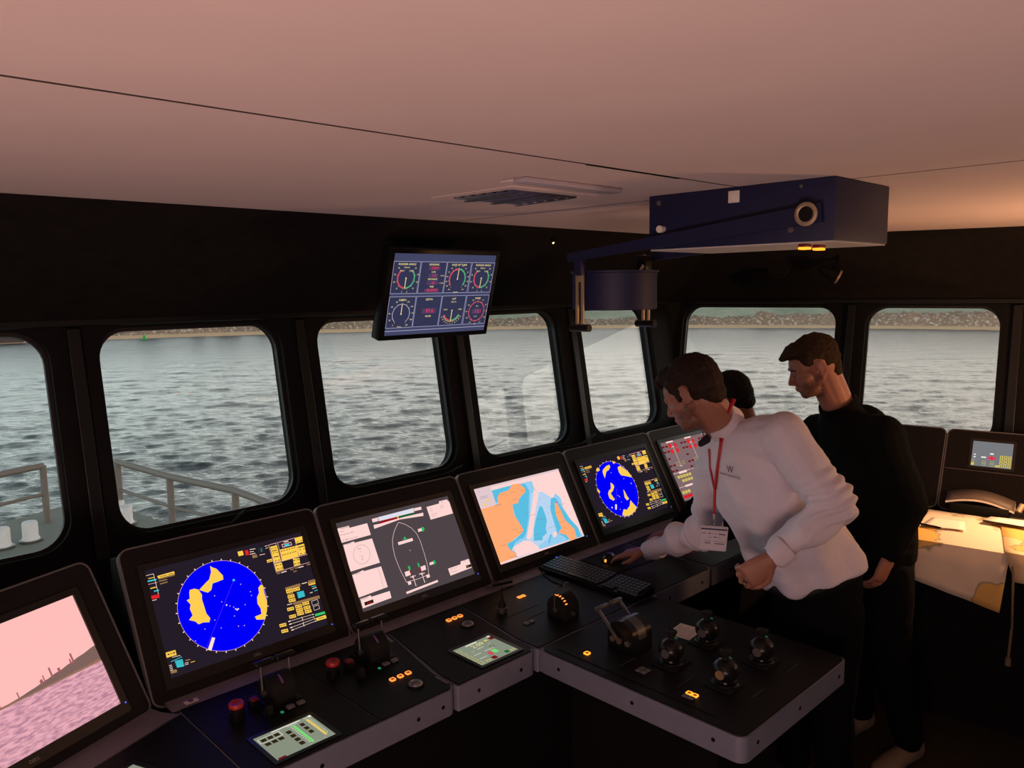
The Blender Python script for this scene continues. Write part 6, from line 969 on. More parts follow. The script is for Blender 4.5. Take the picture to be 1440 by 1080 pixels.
bm = B(); box(bm, -.03, .32, -.022, .022, -.012, -.0005, .003); obj('strip_cover', bm, mat('strip_plastic', C8(178, 170, 182), .5), t)
bm = B()
for x in (.13, .16, .18, .22): box(bm, x, x+.014, .024, .030, -.008, -.004)
obj('slots', bm, K['cab'], t, False)
bm = B(); box(bm, -.03, .33, .022, .065, -.006, -.0005, .002); obj('lower_lip', bm, K['ceil'], t)
# little reading lamp on the front soffit
t = thing('reading_lamp', 'tiny lit reading lamp on the dark soffit right of the overhead monitor', 'lamp', M.Translation(GA(2.56, 2.372, 2.145)) @ frame(AZ))
bm = B(); lathe(bm, [(.016, .03), (.014, .012), (.012, .0)], 16); obj('lamp_socket', bm, K['cab'], t)
bm = B(); cyl(bm, (-.012, -.006, -.004), (.014, .01, .006), .0035, n=10); obj('lamp_bulb', bm, K['lampglow'], t)
# blue overhead unit
t = thing('overhead_unit', 'blue steel box on the ceiling with swing arms carrying a blue drum', 'ceiling unit', TA(0, 0, 0))
BX = (1.851, 2.17, .822, 1.351, 2.052, 2.199)
bm = B(); box(bm, *BX[:4], BX[4], BX[5], .002); obj('box_housing', bm, K['blue'], t)
bm = B(); box(bm, BX[0]+.004, BX[1]-.004, BX[2]+.004, BX[3]-.004, BX[4]-.004, BX[4]+.001); obj('bottom_plate', bm, mat('bottom_white', C8(190, 190, 188), .6), t, False)
bm = B(); box(bm, BX[0]-.0015, BX[0], 1.070, 1.102, 2.160, 2.190, .0005); obj('white_label', bm, K['white'], t)
for (y, z, r_, m_) in ((1.316, 2.178, .007, 'metal'), (1.304, 2.106, .010, 'white'), (.928, 2.083, .008, 'metal'), (.905, 2.183, .004, 'metal')):
    bm = B(); cyl(bm, (BX[0]-(.018 if m_ == 'white' else .004), y, z), (BX[0], y, z), r_, n=18); obj('bolt', bm, K[m_], t)
for sx, X in ((-1, BX[0]-.016), (1, BX[1]+.016)):
    bm = B(); a, b_ = V((.875, 2.114)), V((1.64, 2.040)); d = (b_-a).normalized(); nn = V((-d.y, d.x))
    xprism(bm, [tuple(a-d*.03+nn*.022), tuple(b_+nn*.012), tuple(b_-nn*.012), tuple(a-d*.03-nn*.022)], X-.006, X+.006); ar = obj('swing_arm', bm, K['blue'], t, False)
    bm = B(); cyl(bm, (X-.006, .877, 2.114), (X+.012*(-1 if sx < 0 else 1)+(-.006 if sx < 0 else 0), .877, 2.114), .024, n=28); obj('pivot_disc', bm, K['plastic'], ar)
    bm = B(); lathe(bm, [(.024, 0), (.028, .002), (.028, .006), (.022, .008), (.016, .005)], 28, TR(X+sx*.012, .877, 2.114) @ RY(sx*pi/2)); obj('pivot_ring', bm, K['brass'], ar)
DC = V((2.01, 1.60, 0))
bm = B(); lathe(bm, [(.128, 1.878), (.134, 1.88), (.134, 1.992), (.140, 1.994), (.140, 2.0), (0, 2.0)], 48, TR(DC.x, DC.y, 0)); obj('drum', bm, K['blue'], t, True, 30)
for sx, X in ((-1, 1.842), (1, 2.178)):
    bm = B(); box(bm, X-.012, X+.012, 1.585, 1.615, 1.985, 2.045, .003); obj('bracket', bm, K['blue'], t)
    bm = B(); box(bm, X-.004, X+.004, 1.585, 1.594, 1.835, 1.99, .001); box(bm, X-.004, X+.004, 1.606, 1.615, 1.835, 1.99, .001); box(bm, X-.0045, X+.0045, 1.585, 1.615, 1.965, 1.995, .001); rod = obj('twin_rod', bm, K['brass'], t)
    bm = B(); cyl(bm, (X, 1.562, 1.826), (X, 1.638, 1.826), .0115, n=20); obj('grip', bm, K['plastic'], rod)
bm = B(); tube(bm, [(2.17, 1.60, 2.05), (2.15, 1.585, 2.04), (2.12, 1.57, 2.015), (2.10, 1.565, 2.0)], .0055, 8); obj('white_hose', bm, K['white'], t)
bm = B(); box(bm, 2.12, 2.155, 1.56, 1.60, 2.0, 2.05, .003); obj('hose_box', bm, K['plastic'], t)
# amber lamps hanging under the box
for i, (s_, lab) in enumerate(((1.876, 'left one of two small amber lamps under the blue box'), (1.953, 'right one of two small amber lamps under the blue box'))):
    t2 = thing('indicator_lamp', lab, 'lamp', TA(s_, .905-.0*i, 2.048), 'amber lamps under the blue box')
    bm = B(); box(bm, -.016, .016, -.010, .010, -.008, 0, .002); obj('lamp_body', bm, K['redd'], t2)
    bm = B(); box(bm, -.014, .014, -.011, .011, -.014, -.008, .002); obj('lens', bm, K['amberb'], t2)
# loudspeaker and gooseneck lamp on the side soffit
def soffC(s, t): return GC(s, t, 1.845+(4.602-t)/.32*.358)
t = thing('loudspeaker', 'dark square loudspeaker on the side soffit under the blue box', 'speaker', M.Translation(GC(-1.45, 4.36, 2.03)) @ frame(AZ2) @ RX(R(-40)) if False else M.Translation(GC(-1.455, 4.40, 2.035)) @ frame(AZ2) @ RX(R(-18)))
bm = B(); box(bm, -.16, .16, -.03, .10, -.085, .085, .006); obj('speaker_cabinet', bm, K['cab'], t)
bm = B(); lathe(bm, [(.062, 0), (.060, .004), (.04, -.004+.006), (.015, .0), (0, .004)], 28, TR(.03, -.03, 0) @ RX(pi/2)); obj('speaker_cone', bm, K['rubber'], t)
t = thing('gooseneck_lamp', 'small brass headed gooseneck lamp hanging from the side soffit', 'lamp', M.Translation(GC(-1.13, 4.27, 2.02)) @ frame(AZ2))
bm = B(); tube(bm, [(.03, .06, .16), (.03, .05, .09), (.028, .03, .04), (.02, 0, .01)], .008, 8); obj('lamp_neck', bm, K['cab'], t)
bm = B(); lathe(bm, [(.034, 0), (.036, .01), (.026, .06), (.018, .10), (.012, .11), (0, .11)], 24, TR(.05, -.02, -.035) @ RY(-R(62)) @ RX(R(20))); obj('lamp_shade', bm, K['cab'], t)
bm = B(); ring(bm, [(.037*cos(2*pi*i/24), .037*sin(2*pi*i/24)) for i in range(24)], [(.030*cos(2*pi*i/24), .030*sin(2*pi*i/24)) for i in range(24)], -.002, .008, TR(.05, -.02, -.035) @ RY(-R(62)) @ RX(R(20))); obj('shade_rim', bm, K['brass'], t)
# ================================================================== PEOPLE
SKIN = None
def skin_mat(name, base, red):
    m = mat(name, base, .5, noise_amt=.06, nscale=14, bump=.15, bscale=350, spec=.35); b = m.node_tree.nodes['Principled BSDF']
    b.inputs['Subsurface Weight'].default_value = .08; b.inputs['Subsurface Radius'].default_value = (.01, .004, .002); b.inputs['Subsurface Scale'].default_value = 1; return m
class Blob:
    """overlapping closed shapes fused into one continuous surface"""
    def __init__(s): s.bm = B()
    def ell(s, c, r, m=None, n=16):
        mm = TR(*c) @ (m.to_4x4() if m is not None else M.Identity(4)) @ M.Diagonal((r[0], r[1], r[2], 1))
        bmesh.ops.create_uvsphere(s.bm, u_segments=n, v_segments=n//2+2, radius=1, matrix=mm)
    def cap(s, p0, p1, r0, r1, n=14, flat=1, ax=None):
        """tapered limb from p0 to p1 with round ends; flat squeezes it along ax"""
        p0, p1 = V(p0), V(p1); d = p1-p0; L_ = max(d.length, 1e-5)
        if ax is None: q = d.to_track_quat('Z', 'Y').to_matrix()
        else:
            z = d.normalized(); y = V(ax)-V(ax).dot(z)*z; y.normalize(); x = y.cross(z); q = M((x, y, z)).transposed()
        rings = []; prof = [(r0*sin(a), -r0*cos(a)) for a in (.35, .8, 1.2)]+[(r0, 0), (r0*.75+r1*.25, L_*.25), ((r0+r1)/2, L_/2), (r0*.25+r1*.75, L_*.75), (r1, L_)]+[(r1*cos(a), L_+r1*sin(a)) for a in (.4, .8, 1.2)]
        for r, z in prof: rings.append([s.bm.verts.new(p0+q @ V((r*cos(2*pi*i/n), r*flat*sin(2*pi*i/n), z))) for i in range(n)])
        for a, b_ in zip(rings, rings[1:]):
            for i in range(n): s.bm.faces.new((a[i], a[(i+1) % n], b_[(i+1) % n], b_[i]))
        s.bm.faces.new(list(reversed(rings[0]))); s.bm.faces.new(rings[-1])
    def chain(s, pts, rs, **k):
        for a, b_, r0, r1 in zip(pts, pts[1:], rs, rs[1:]): s.cap(a, b_, r0, r1, **k)
    def loft(s, secs, n=28):
        """secs: (centre, side vector, front vector) half-extents; superelliptic sections, closed at both ends"""
        rings = []
        for c, a, b_ in secs:
            ring_ = []
            for i in range(n):
                t = 2*pi*i/n; ct, st = cos(t), sin(t); e = .86
                ring_.append(s.bm.verts.new(V(c)+V(a)*math.copysign(abs(ct)**e, ct)+V(b_)*math.copysign(abs(st)**e, st)))
            rings.append(ring_)
        for a, b_ in zip(rings, rings[1:]):
            for i in range(n): s.bm.faces.new((a[i], a[(i+1) % n], b_[(i+1) % n], b_[i]))
        s.bm.faces.new(list(reversed(rings[0]))); s.bm.faces.new(rings[-1])
    def build(s, name, mt, parent=None, vox=.006, smooth=4, disp=None, fac=.5):
        bmesh.ops.recalc_face_normals(s.bm, faces=s.bm.faces)
        me = bpy.data.meshes.new(name); s.bm.to_mesh(me); s.bm.free()
        o = bpy.data.objects.new(name, me); COL.objects.link(o)
        a = o.modifiers.new('fuse', 'REMESH'); a.mode = 'VOXEL'; a.voxel_size = vox
        if smooth: b_ = o.modifiers.new('soften', 'SMOOTH'); b_.iterations = smooth; b_.factor = fac
        dg = bpy.context.evaluated_depsgraph_get(); m2 = bpy.data.meshes.new_from_object(o.evaluated_get(dg)); m2.name = name
        bpy.data.objects.remove(o); bpy.data.meshes.remove(me)
        if disp is not None:
            n_ = len(m2.vertices); co = np.empty(n_*3, 'f'); m2.vertices.foreach_get('co', co); co = co.reshape(-1, 3); nr = np.empty(n_*3, 'f'); m2.vertices.foreach_get('normal', nr); nr = nr.reshape(-1, 3)
            d = np.array([disp(V(c)) for c in co], 'f'); co += nr*d[:, None]; m2.vertices.foreach_set('co', co.ravel())
        m2.materials.clear(); return finish(name, m2, mt, parent, True, 180)
def basis(x, y, z): return M((V(x), V(y), V(z))).transposed()
def head_parts(bl, C_, F, U, sc=1.0, chin=1.0, full=True):
    """C_ centre of the skull, F facing, U up; local axes X right, Y front, Z up"""
    F = V(F).normalized(); U = (V(U)-V(U).dot(F)*F).normalized(); X = F.cross(U); m = basis(X, F, U); C_ = V(C_)
    P = lambda x, y, z: C_+(m @ V((x, y, z)))*sc
    e = lambda c, r, rot=None: bl.ell(P(*c), [q*sc for q in r], m if rot is None else m @ rot)
    e((0, -.012, .030), (.074, .095, .084)); e((0, -.035, .012), (.068, .068, .072)); e((0, .035, .022), (.064, .055, .062))
    e((0, .032, -.032), (.057, .056, .058)); e((0, .040, -.072), (.046, .048, .036)); e((0, .068, -.088), (.024, .020, .018))
    for sx in (-1, 1):
        e((sx*.040, .046, -.022), (.022, .028, .020)); e((sx*.030, .074, .016), (.022, .012, .008)); e((sx*.030, .0735, .006), (.0145, .0115, .0075)); e((sx*.030, .072, -.010), (.0145, .010, .005)); bl.cap(P(sx*.058, -.005, -.035), P(sx*.022, .066, -.086), .013*sc, .013*sc)
        e((sx*.012, .094, -.034), (.009, .010, .007))
        # ear: rim, lobe and bowl
        for a in range(9):
            t = pi*.5+pi*1.25*a/8; c = P(sx*(.076+.004), -.008+.0165*cos(t)*1.0-.002, -.002+.027*sin(t)); bl.ell(c, (.0055*sc,)*3, m, 8)
        e((sx*.076, -.006, .0), (.005, .013, .022)); e((sx*.077, .002, -.026), (.005, .007, .008))
    bl.cap(P(0, .082, .012), P(0, .106, -.026), .0085*sc, .0105*sc); e((0, .107, -.029), (.010, .009, .008))
    e((0, .088, -.052), (.021, .011, .0055)); e((0, .087, -.063), (.018, .011, .0065)); e((0, .080, -.045), (.018, .010, .012))
    return P, m
def hand_parts(bl, W_, Fd, Nb, side, curl=(.3, .35, .3), thumb=.7, sc=1.0, spread=.06, lens=(.070, .078, .073, .058)):
    """W_ wrist, Fd direction of the hand, Nb back of the hand, side +1/-1 where the thumb leaves"""
    Fd = V(Fd).normalized(); Nb = (V(Nb)-V(Nb).dot(Fd)*Fd).normalized(); S = Fd.cross(Nb)*side; W_ = V(W_); q = sc
    pc = W_+Fd*.052*q
    bl.loft([(W_-Fd*.01*q, S*.026*q, Nb*.020*q), (W_+Fd*.02*q, S*.033*q, Nb*.019*q), (W_+Fd*.06*q, S*.041*q, Nb*.016*q), (W_+Fd*.088*q, S*.041*q, Nb*.013*q), (W_+Fd*.098*q, S*.037*q, Nb*.009*q)], 18)
    tips = []
    for i in range(4):
        off = (.0305-.0203*i); L_ = lens[i]*q; base = W_+Fd*(.090-.004*abs(i-1))*q+S*off*q; d = (Fd+S*spread*(1.2-.8*i)).normalized(); ax = d.cross(Nb).normalized()
        p = base; r = [.0102, .0092, .0082, .0070] if i < 3 else [.009, .0082, .0073, .0062]; cu = curl[i] if isinstance(curl[0], (list, tuple)) else curl
        bl.cap(p-d*.012*q, p, .0105*q, r[0]*q, n=12)
        for k, (fr_, c) in enumerate(zip((.46, .30, .24), cu)):
            d = M.Rotation(-c, 3, ax) @ d; p2 = p+d*L_*fr_; bl.cap(p, p2, r[k]*q, r[k+1]*q, n=12); p = p2
        tips.append(p)
    b0 = W_+Fd*.022*q+S*.026*q; d = (Fd*.75+S*.75-Nb*.25).normalized(); p1 = b0+d*.038*q; bl.cap(b0, p1, .0145*q, .0115*q, n=12)
    d2 = (Fd*(.6+.4*thumb)+S*(.55-.9*thumb*.6)-Nb*.25).normalized(); p2 = p1+d2*.030*q; bl.cap(p1, p2, .011*q, .0098*q, n=12)
    d3 = (Fd*.9+S*(.1-.5*thumb)-Nb*.2).normalized(); bl.cap(p2, p2+d3*.024*q, .0098*q, .0078*q, n=12); return tips
def shoe(bl, A_, d, s_=1.0):
    A_, d = V(A_), V((d[0], d[1], 0)).normalized(); sd = V((-d.y, d.x, 0)); z = V((0, 0, 1)); g = V((A_.x, A_.y, 0))
    bl.loft([(g-d*.075+z*.045, sd*.032, z*.040), (g-d*.04+z*.048, sd*.038, z*.045), (g+d*.04+z*.042, sd*.038, z*.040), (g+d*.12+z*.032, sd*.047, z*.030), (g+d*.18+z*.026, sd*.042, z*.024), (g+d*.205+z*.022, sd*.025, z*.018)], 16)
    bl.cap(g+z*.06, g+z*.11-d*.005, .045, .043)
def cloth_mat(name, c, rough=.85, wr=.5, sheen=.2):
    m = mat(name, c, rough, noise_amt=.05, nscale=9, spec=.06, sheen=sheen); nt = m.node_tree; b = nt.nodes['Principled BSDF']
    tc = nt.nodes.new('ShaderNodeTexCoord'); nz = nt.nodes.new('ShaderNodeTexNoise'); nz.inputs['Scale'].default_value = 11; nz.inputs['Detail'].default_value = 3; nz.inputs['Distortion'].default_value = 1.2
    bp = nt.nodes.new('ShaderNodeBump'); bp.inputs['Strength'].default_value = wr; bp.inputs['Distance'].default_value = .012; nt.links.new(tc.outputs['Object'], nz.inputs['Vector']); nt.links.new(nz.outputs['Fac'], bp.inputs['Height']); nt.links.new(bp.outputs[0], b.inputs['Normal']); return m
def hair_blob(name, P, m, sc, mt, parent, style):
    bl = Blob()
    e = lambda c, r: bl.ell(P(*c), [q*sc for q in r], m)
    for c, r in style: e(c, r)
    return bl.build(name, mt, parent, .0045, 2, lambda c: .0035*noise.noise(c*55)+.0025*noise.noise(c*120))
def wrinkle(amp, f=9, seed=0):
    def g(c):
        q = c*f+V((seed, 0, 0)); return amp*(noise.noise(q)+.55*(1-2*abs(noise.noise(V((q.x*1.5+2*noise.noise(q*.7), q.y*1.5, q.z*2.2))))))
    return g
SK1 = skin_mat('skin_warm', C8(150, 104, 88), 0); SK2 = skin_mat('skin_ruddy', C8(150, 102, 86), 0)
HAIR1 = mat('dark_brown_hair', C8(40, 27, 22), .75, noise_amt=.3, nscale=90, spec=.2); HAIR2 = mat('short_brown_hair', C8(46, 33, 20), .8, noise_amt=.3, nscale=90, spec=.15); HAIR3 = mat('black_hair', C8(20, 16, 15), .75, noise_amt=.3, nscale=90, spec=.2)
STUB = C8(70, 50, 44); STUB2 = C8(64, 42, 30)
SHIRT = cloth_mat('white_shirt_cloth', C8(206, 200, 214), .8, .6, 0); SWEAT = cloth_mat('black_sweater_cloth', (.0045, .005, .0048, 1), .95, .5, 0); TROU = cloth_mat('black_trouser_cloth', (.0035, .0037, .0045, 1), .95, .4, 0)
LEATH = mat('black_leather', (.008, .008, .009, 1), .6, spec=.2); EYEW = mat('eye_white', C8(150, 138, 132), .35); IRIS = mat('eye_dark', C8(40, 28, 22), .2)
def stubble(o, P, m, sc, col, zmax=-.034, ymin=-.008):
    """soft mask of beard growth on the jaw, stored per vertex"""
    inv = m.inverted(); C_ = P(0, 0, 0); at_ = o.data.attributes.new('beard', 'FLOAT', 'POINT'); sm = lambda x, w: max(0, min(1, x/w+.5)); vals = []
    for v in o.data.vertices:
        q = (inv @ (v.co-C_))/sc; k = 0
        if abs(q.x) < .09 and q.z > -.14 and q.y > -.05:
            top = zmax-.3*max(0, q.y-.035)+.35*max(0, .03-q.y)
            k = sm(top-q.z, .022)*sm(q.y-ymin-.25*max(0, -.06-q.z), .022)*sm(q.z+.118-.4*max(0, .01-q.y), .02)
            lip = math.hypot(q.x/.024, (q.z+.057)/.011); k *= sm(lip-1, .5) if q.y > .07 else 1
            k *= .75+.5*noise.noise(v.co*150)
        vals.append(max(0, min(1, k)))
    at_.data.foreach_set('value', vals)
    mt = o.data.materials[0].copy(); o.data.materials[0] = mt; nt = mt.node_tree; N = nt.nodes; b = N['Principled BSDF']; src = b.inputs['Base Color'].links[0].from_socket
    an = N.new('ShaderNodeAttribute'); an.attribute_name = 'beard'; mx = N.new('ShaderNodeMix'); mx.data_type = 'RGBA'; mx.inputs[7].default_value = col
    mu = N.new('ShaderNodeMath'); mu.operation = 'MULTIPLY'; mu.inputs[1].default_value = .8; nt.links.new(an.outputs['Fac'], mu.inputs[0]); nt.links.new(mu.outputs[0], mx.inputs[0]); nt.links.new(src, mx.inputs[6]); nt.links.new(mx.outputs[2], b.inputs['Base Color'])
def eyes(P, m, sc, parent):
    for sx in (-1, 1):
        bl = B(); bmesh.ops.create_uvsphere(bl, u_segments=16, v_segments=10, radius=.0115*sc, matrix=TR(*P(sx*.030, .0712, .000))); e = obj('eyeball', bl, EYEW, parent)
        bl = B(); c = P(sx*.030, .0712, .000); f = (P(0, 1, 0)-P(0, 0, 0)).normalized(); cyl(bl, c+f*.0105*sc, c+f*.0118*sc, .0052*sc, n=14); obj('iris', bl, IRIS, e)
def lerp(a, b_, f): return V(a).lerp(V(b_), f)

# ---------------------------------------------------------------- man in the white shirt
z3 = V((0, 0, 1))
fh = V((-.78, .62, 0)).normalized(); pt = R(30); F_ = fh*cos(pt)-z3*sin(pt); U_ = z3*cos(pt)+fh*sin(pt)
Hc = V((.612, 2.655, 1.588))
shL, elL, wrL = V((.876, 2.50, 1.462)), V((.995, 2.405, 1.262)), V((.812, 2.385, 1.105))
shR, elR, wrR = V((.742, 2.83, 1.290)), V((.742, 2.96, 1.015)), V((.566, 3.205, .850))
pel, wai, che, nek = V((1.075, 2.70, .90)), V((1.005, 2.69, 1.02)), V((.832, 2.67, 1.325)), V((.722, 2.68, 1.478))
SD = V((.36, -.84, .40)).normalized()          # from his right side to his left
SP = (nek-pel).normalized(); SD = (SD-SD.dot(SP)*SP*.6).normalized(); FR = SD.cross(SP).normalized()
SDh = V((.12, -.97, .1)).normalized(); FRh = SDh.cross(z3).normalized()
bl = Blob(); P1, m1 = head_parts(bl, Hc, F_, U_, 1.05)
bl.cap(P1(0, -.03, -.03), nek+V((.0, 0, -.01)), .059, .064); bl.cap(P1(0, .0, -.05), nek-SP*.03, .050, .060)
bl.loft([(pel-z3*.06, SDh*.13, FRh*.09), (wai, SD*.13, FR*.095), (lerp(wai, che, .5), SD*.14, FR*.10), (che, SD*.15, FR*.10), (lerp(che, nek, .7), SD*.11, FR*.07), (nek, SD*.05, FR*.05)])
bl.chain([shL, elL, wrL], [.045, .037, .026]); bl.chain([shR, elR, wrR], [.045, .037, .026]); bl.cap(lerp(che, nek, .6), shL, .05, .045); bl.cap(lerp(che, nek, .6), shR, .05, .045)
hipL, kneL, ankL = V((1.10, 2.61, .86)), V((1.10, 2.60, .48)), V((1.16, 2.66, .09)); hipR, kneR, ankR = V((1.05, 2.79, .86)), V((1.02, 2.84, .48)), V((1.10, 2.92, .09))
bl.chain([hipL, kneL, ankL], [.075, .05, .034]); bl.chain([hipR, kneR, ankR], [.075, .05, .034])
# left hand loosely closed in front of the belt, right hand laid over the mouse
fL = (V((-.60, .02, -.45))).normalized(); hand_parts(bl, wrL+fL*.012, fL, V((.10, -.95, .25)), -1, curl=(.75, .95, .55), thumb=.9)
fR = (V((-.93, .30, -.22))).normalized(); hand_parts(bl, wrR+fR*.010, fR, V((-.25, .1, 1)), -1, curl=((.12, .25, .2), (.18, .3, .2), (.3, .35, .3), (.35, .4, .3)), thumb=.2)
man1 = bl.build('person', SK1, None, .0046, 3)
tag(man1, 'person in a white shirt leaning over the desk, one hand on the mouse', 'person', 'people on the bridge')
stubble(man1, P1, m1, 1.05, STUB); eyes(P1, m1, 1.05, man1)
hair_blob('hair', P1, m1, 1.05, HAIR1, man1, [((0, -.018, .046), (.0795, .098, .080)), ((0, -.045, .020), (.0765, .068, .078)), ((0, .040, .085), (.058, .050, .032)), ((0, .075, .082), (.046, .024, .018)), ((0, .088, .072), (.034, .016, .014)), ((.055, .02, .045), (.022, .03, .034)), ((-.055, .02, .045), (.022, .03, .034)), ((0, -.068, -.028), (.058, .034, .040)), ((.066, .018, .012), (.010, .012, .03)), ((-.066, .018, .012), (.010, .012, .03))])
bl = B()
for sx in (-1, 1): tube(bl, [P1(sx*.016, .0885, .020), P1(sx*.030, .0875, .025), P1(sx*.046, .078, .020)], [.0022, .0032, .0018], 8)
obj('eyebrows', bl, HAIR1, man1)
# shirt
bl = Blob()
bl.loft([(V((1.055, 2.69, .935)), V((.20*.12, -.168, .03)), V((-.150, -.02, -.055))), (V((1.035, 2.69, .985)), SDh*.170, V((-.165, -.02, -.045))), (wai+V((-.012, 0, .02)), SD*.172, FR*.155), (lerp(wai, che, .35), SD*.168, FR*.158), (lerp(wai, che, .7), SD*.172, FR*.150), (che, SD*.178, FR*.135), (lerp(che, nek, .45), SD*.168, FR*.110), (lerp(che, nek, .8), SD*.115, FR*.078), (nek-SP*.01, SD*.062, FR*.058)], 36)
upL = lerp(shL, elL, .5)
bl.cap(lerp(che, nek, .55), shL+V((0, 0, -.004)), .085, .080); bl.cap(shL, upL, .080, .072); bl.cap(upL, elL, .072, .066); bl.cap(elL, lerp(elL, wrL, .5), .064, .055); bl.cap(lerp(elL, wrL, .5), lerp(elL, wrL, .88), .055, .042)
bl.cap(lerp(che, nek, .45), shR, .085, .070); bl.chain([shR, lerp(shR, elR, .5), elR], [.070, .064, .060]); bl.cap(elR, lerp(elR, wrR, .5), .060, .052); bl.cap(lerp(elR, wrR, .5), lerp(elR, wrR, .86), .052, .040)
def shirt_disp(c):
    base = .010*noise.noise(c*7)+.006*noise.noise(c*15)+.004*(1-2*abs(noise.noise(c*9+V((3, 0, 0)))))
    # folds radiating at elbows and from the armpit to the waist
    dl = (c-elL).length; fold = 0
    if dl < .16: fold += .010*sin(c.dot((elL-shL).normalized())*170+4*noise.noise(c*12))*max(0, 1-dl/.16)
    dr = (c-elR).length
    if dr < .22: fold += .009*sin(c.dot((wrR-elR).normalized())*150+5*noise.noise(c*12))*max(0, 1-dr/.22)
    k = c.dot(FR)*0+c.dot(SD)*42+6*noise.noise(c*3.2); fold += .011*sin(k)*max(0, min(1, (1.38-c.z)/.3))
    return base+fold
shirt = bl.build('shirt', SHIRT, man1, .0058, 4, shirt_disp)
# cuffs, collar, placket, pocket lettering
def cuff(a, b_, r0, r1, nm='cuff', par=None, m_=None):
    bm = B(); q = (V(b_)-V(a)).to_track_quat('Z', 'Y').to_matrix().to_4x4(); L_ = (V(b_)-V(a)).length
    lathe(bm, [(r0, 0), (r0*1.02, L_*.1), (r1*1.02, L_*.92), (r1, L_), (r1-.004, L_), (r1-.0045, L_*.7)], 36, TR(*V(a)) @ q); return obj(nm, bm, m_ or SHIRT, par or shirt)
cuff(lerp(elL, wrL, .80), lerp(elL, wrL, 1.02), .046, .040); cuff(lerp(elR, wrR, .80), lerp(elR, wrR, 1.03), .045, .039)
def collar_mesh(C0, U0, F0, r, h, par, m_, open_=.5):
    bm = B(); X = F0.cross(U0).normalized(); n = 30; rows = [[], [], [], []]
    for i in range(n+1):
        a = open_+(2*pi-2*open_)*i/n; d = F0*cos(a)+X*sin(a); w = min(i, n-i)/n; pt_ = max(0, 1-w*7)
        rows[0].append(bm.verts.new(C0+d*r*.96)); rows[1].append(bm.verts.new(C0+d*r*.98+U0*h)); rows[2].append(bm.verts.new(C0+d*(r*1.08)+U0*(h*1.0))); rows[3].append(bm.verts.new(C0+d*(r*1.28)-U0*(.006+.045*pt_)+F0*.02*pt_))
    for a, b_ in zip(rows, rows[1:]):
        for i in range(n): bm.faces.new((a[i], a[i+1], b_[i+1], b_[i]))
    o = obj('collar', bm, m_, par, True, 60); md = o.modifiers.new('thickness', 'SOLIDIFY'); md.thickness = .003; return o
NU = (P1(0, -.02, -.05)-nek).normalized()
collar1 = collar_mesh(nek+V((-.002, 0, .0)), NU, (FR*1.0+fh*.3).normalized()-NU*(FR*1.0+fh*.3).normalized().dot(NU), .066, .042, shirt, SHIRT, .42)
# chest surface point: march from outside towards the torso until the shirt is met
from mathutils.bvhtree import BVHTree
bpy.context.view_layer.update()
def tree_of(*os):
    vs, ps = [], []
    for o in os: n = len(vs); vs += [v.co.copy() for v in o.data.vertices]; ps += [tuple(n+i for i in p.vertices) for p in o.data.polygons]
    return BVHTree.FromPolygons(vs, ps)
TS = tree_of(shirt, collar1)
def on_shirt(p, d, off=.003):
    h = TS.ray_cast(V(p)-V(d)*.4, V(d)); 
    return (h[0]-V(d)*off, h[1]) if h[0] else (V(p), -V(d))
VD = V((.262, .940, -.218)).normalized()        # roughly square onto his chest and side
def ribbon(name, pts, w, mt, par, th=.0012):
    bm = B(); L_ = []
    for i, (p, nrm) in enumerate(pts):
        a = pts[min(i+1, len(pts)-1)][0]-pts[max(i-1, 0)][0]; s_ = a.cross(nrm).normalized()*w/2; L_.append((p-s_, p+s_))
    vs = [(bm.verts.new(a), bm.verts.new(b_)) for a, b_ in L_]
    for a, b_ in zip(vs, vs[1:]): bm.faces.new((a[0], a[1], b_[1], b_[0]))
    o = obj(name, bm, mt, par, True, 180); md = o.modifiers.new('thickness', 'SOLIDIFY'); md.thickness = th; md.offset = 0; return o
RED = mat('lanyard_red', C8(176, 24, 34), .6)
lan = thing('lanyard', 'red lanyard with a white name badge hanging from the neck of the man in white', 'lanyard', M.Identity(4))
def poly_on(pts, d=VD, k=5, off=.004):
    out = []
    for a, b_ in zip(pts, pts[1:]):
        for i in range(k): out.append(on_shirt(lerp(a, b_, i/k), d, off))
    out.append(on_shirt(pts[-1], d, off)); return out
ribbon('neck_strap', poly_on([V((.722, 2.55, 1.583)), V((.706, 2.55, 1.546)), V((.694, 2.55, 1.505))][::2], VD, 1, .012), .016, RED, lan)
ribbon('near_strap', poly_on([V((.684, 2.55, 1.455)), V((.674, 2.55, 1.375)), V((.664, 2.55, 1.280))], VD, 5, .004), .014, RED, lan)
ribbon('far_strap', poly_on([V((.641, 2.55, 1.420)), V((.645, 2.55, 1.355)), V((.661, 2.55, 1.280))], VD, 5, .004), .011, RED, lan)
q0 = on_shirt(V((.662, 2.55, 1.284)), VD, .006)[0]; hang = [(q0+V((0, -.004, -.012*i)), -VD) for i in range(9)]
ribbon('strap_tail', hang, .010, RED, lan)
hk = hang[-1][0]
bm = B(); cyl(bm, hk+V((0, 0, .004)), hk+V((0, 0, -.016)), .005, n=12); tube(bm, [hk+V((0, 0, -.014)), hk+V((.004, 0, -.022)), hk+V((0, 0, -.032)), hk+V((-.003, 0, -.024)), hk+V((0, 0, -.014))], .0012, 6); cyl(bm, hk+V((0, 0, -.03)), hk+V((0, 0, -.044)), .0022, n=8); obj('swivel_hook', bm, K['metal'], lan)
BW, BH = .092, .078; bd_ = TR(*(hk+V((-.046, -.004, -.042)))) @ M.Rotation(R(5), 4, 'Y') @ M.Rotation(R(90), 4, 'X')
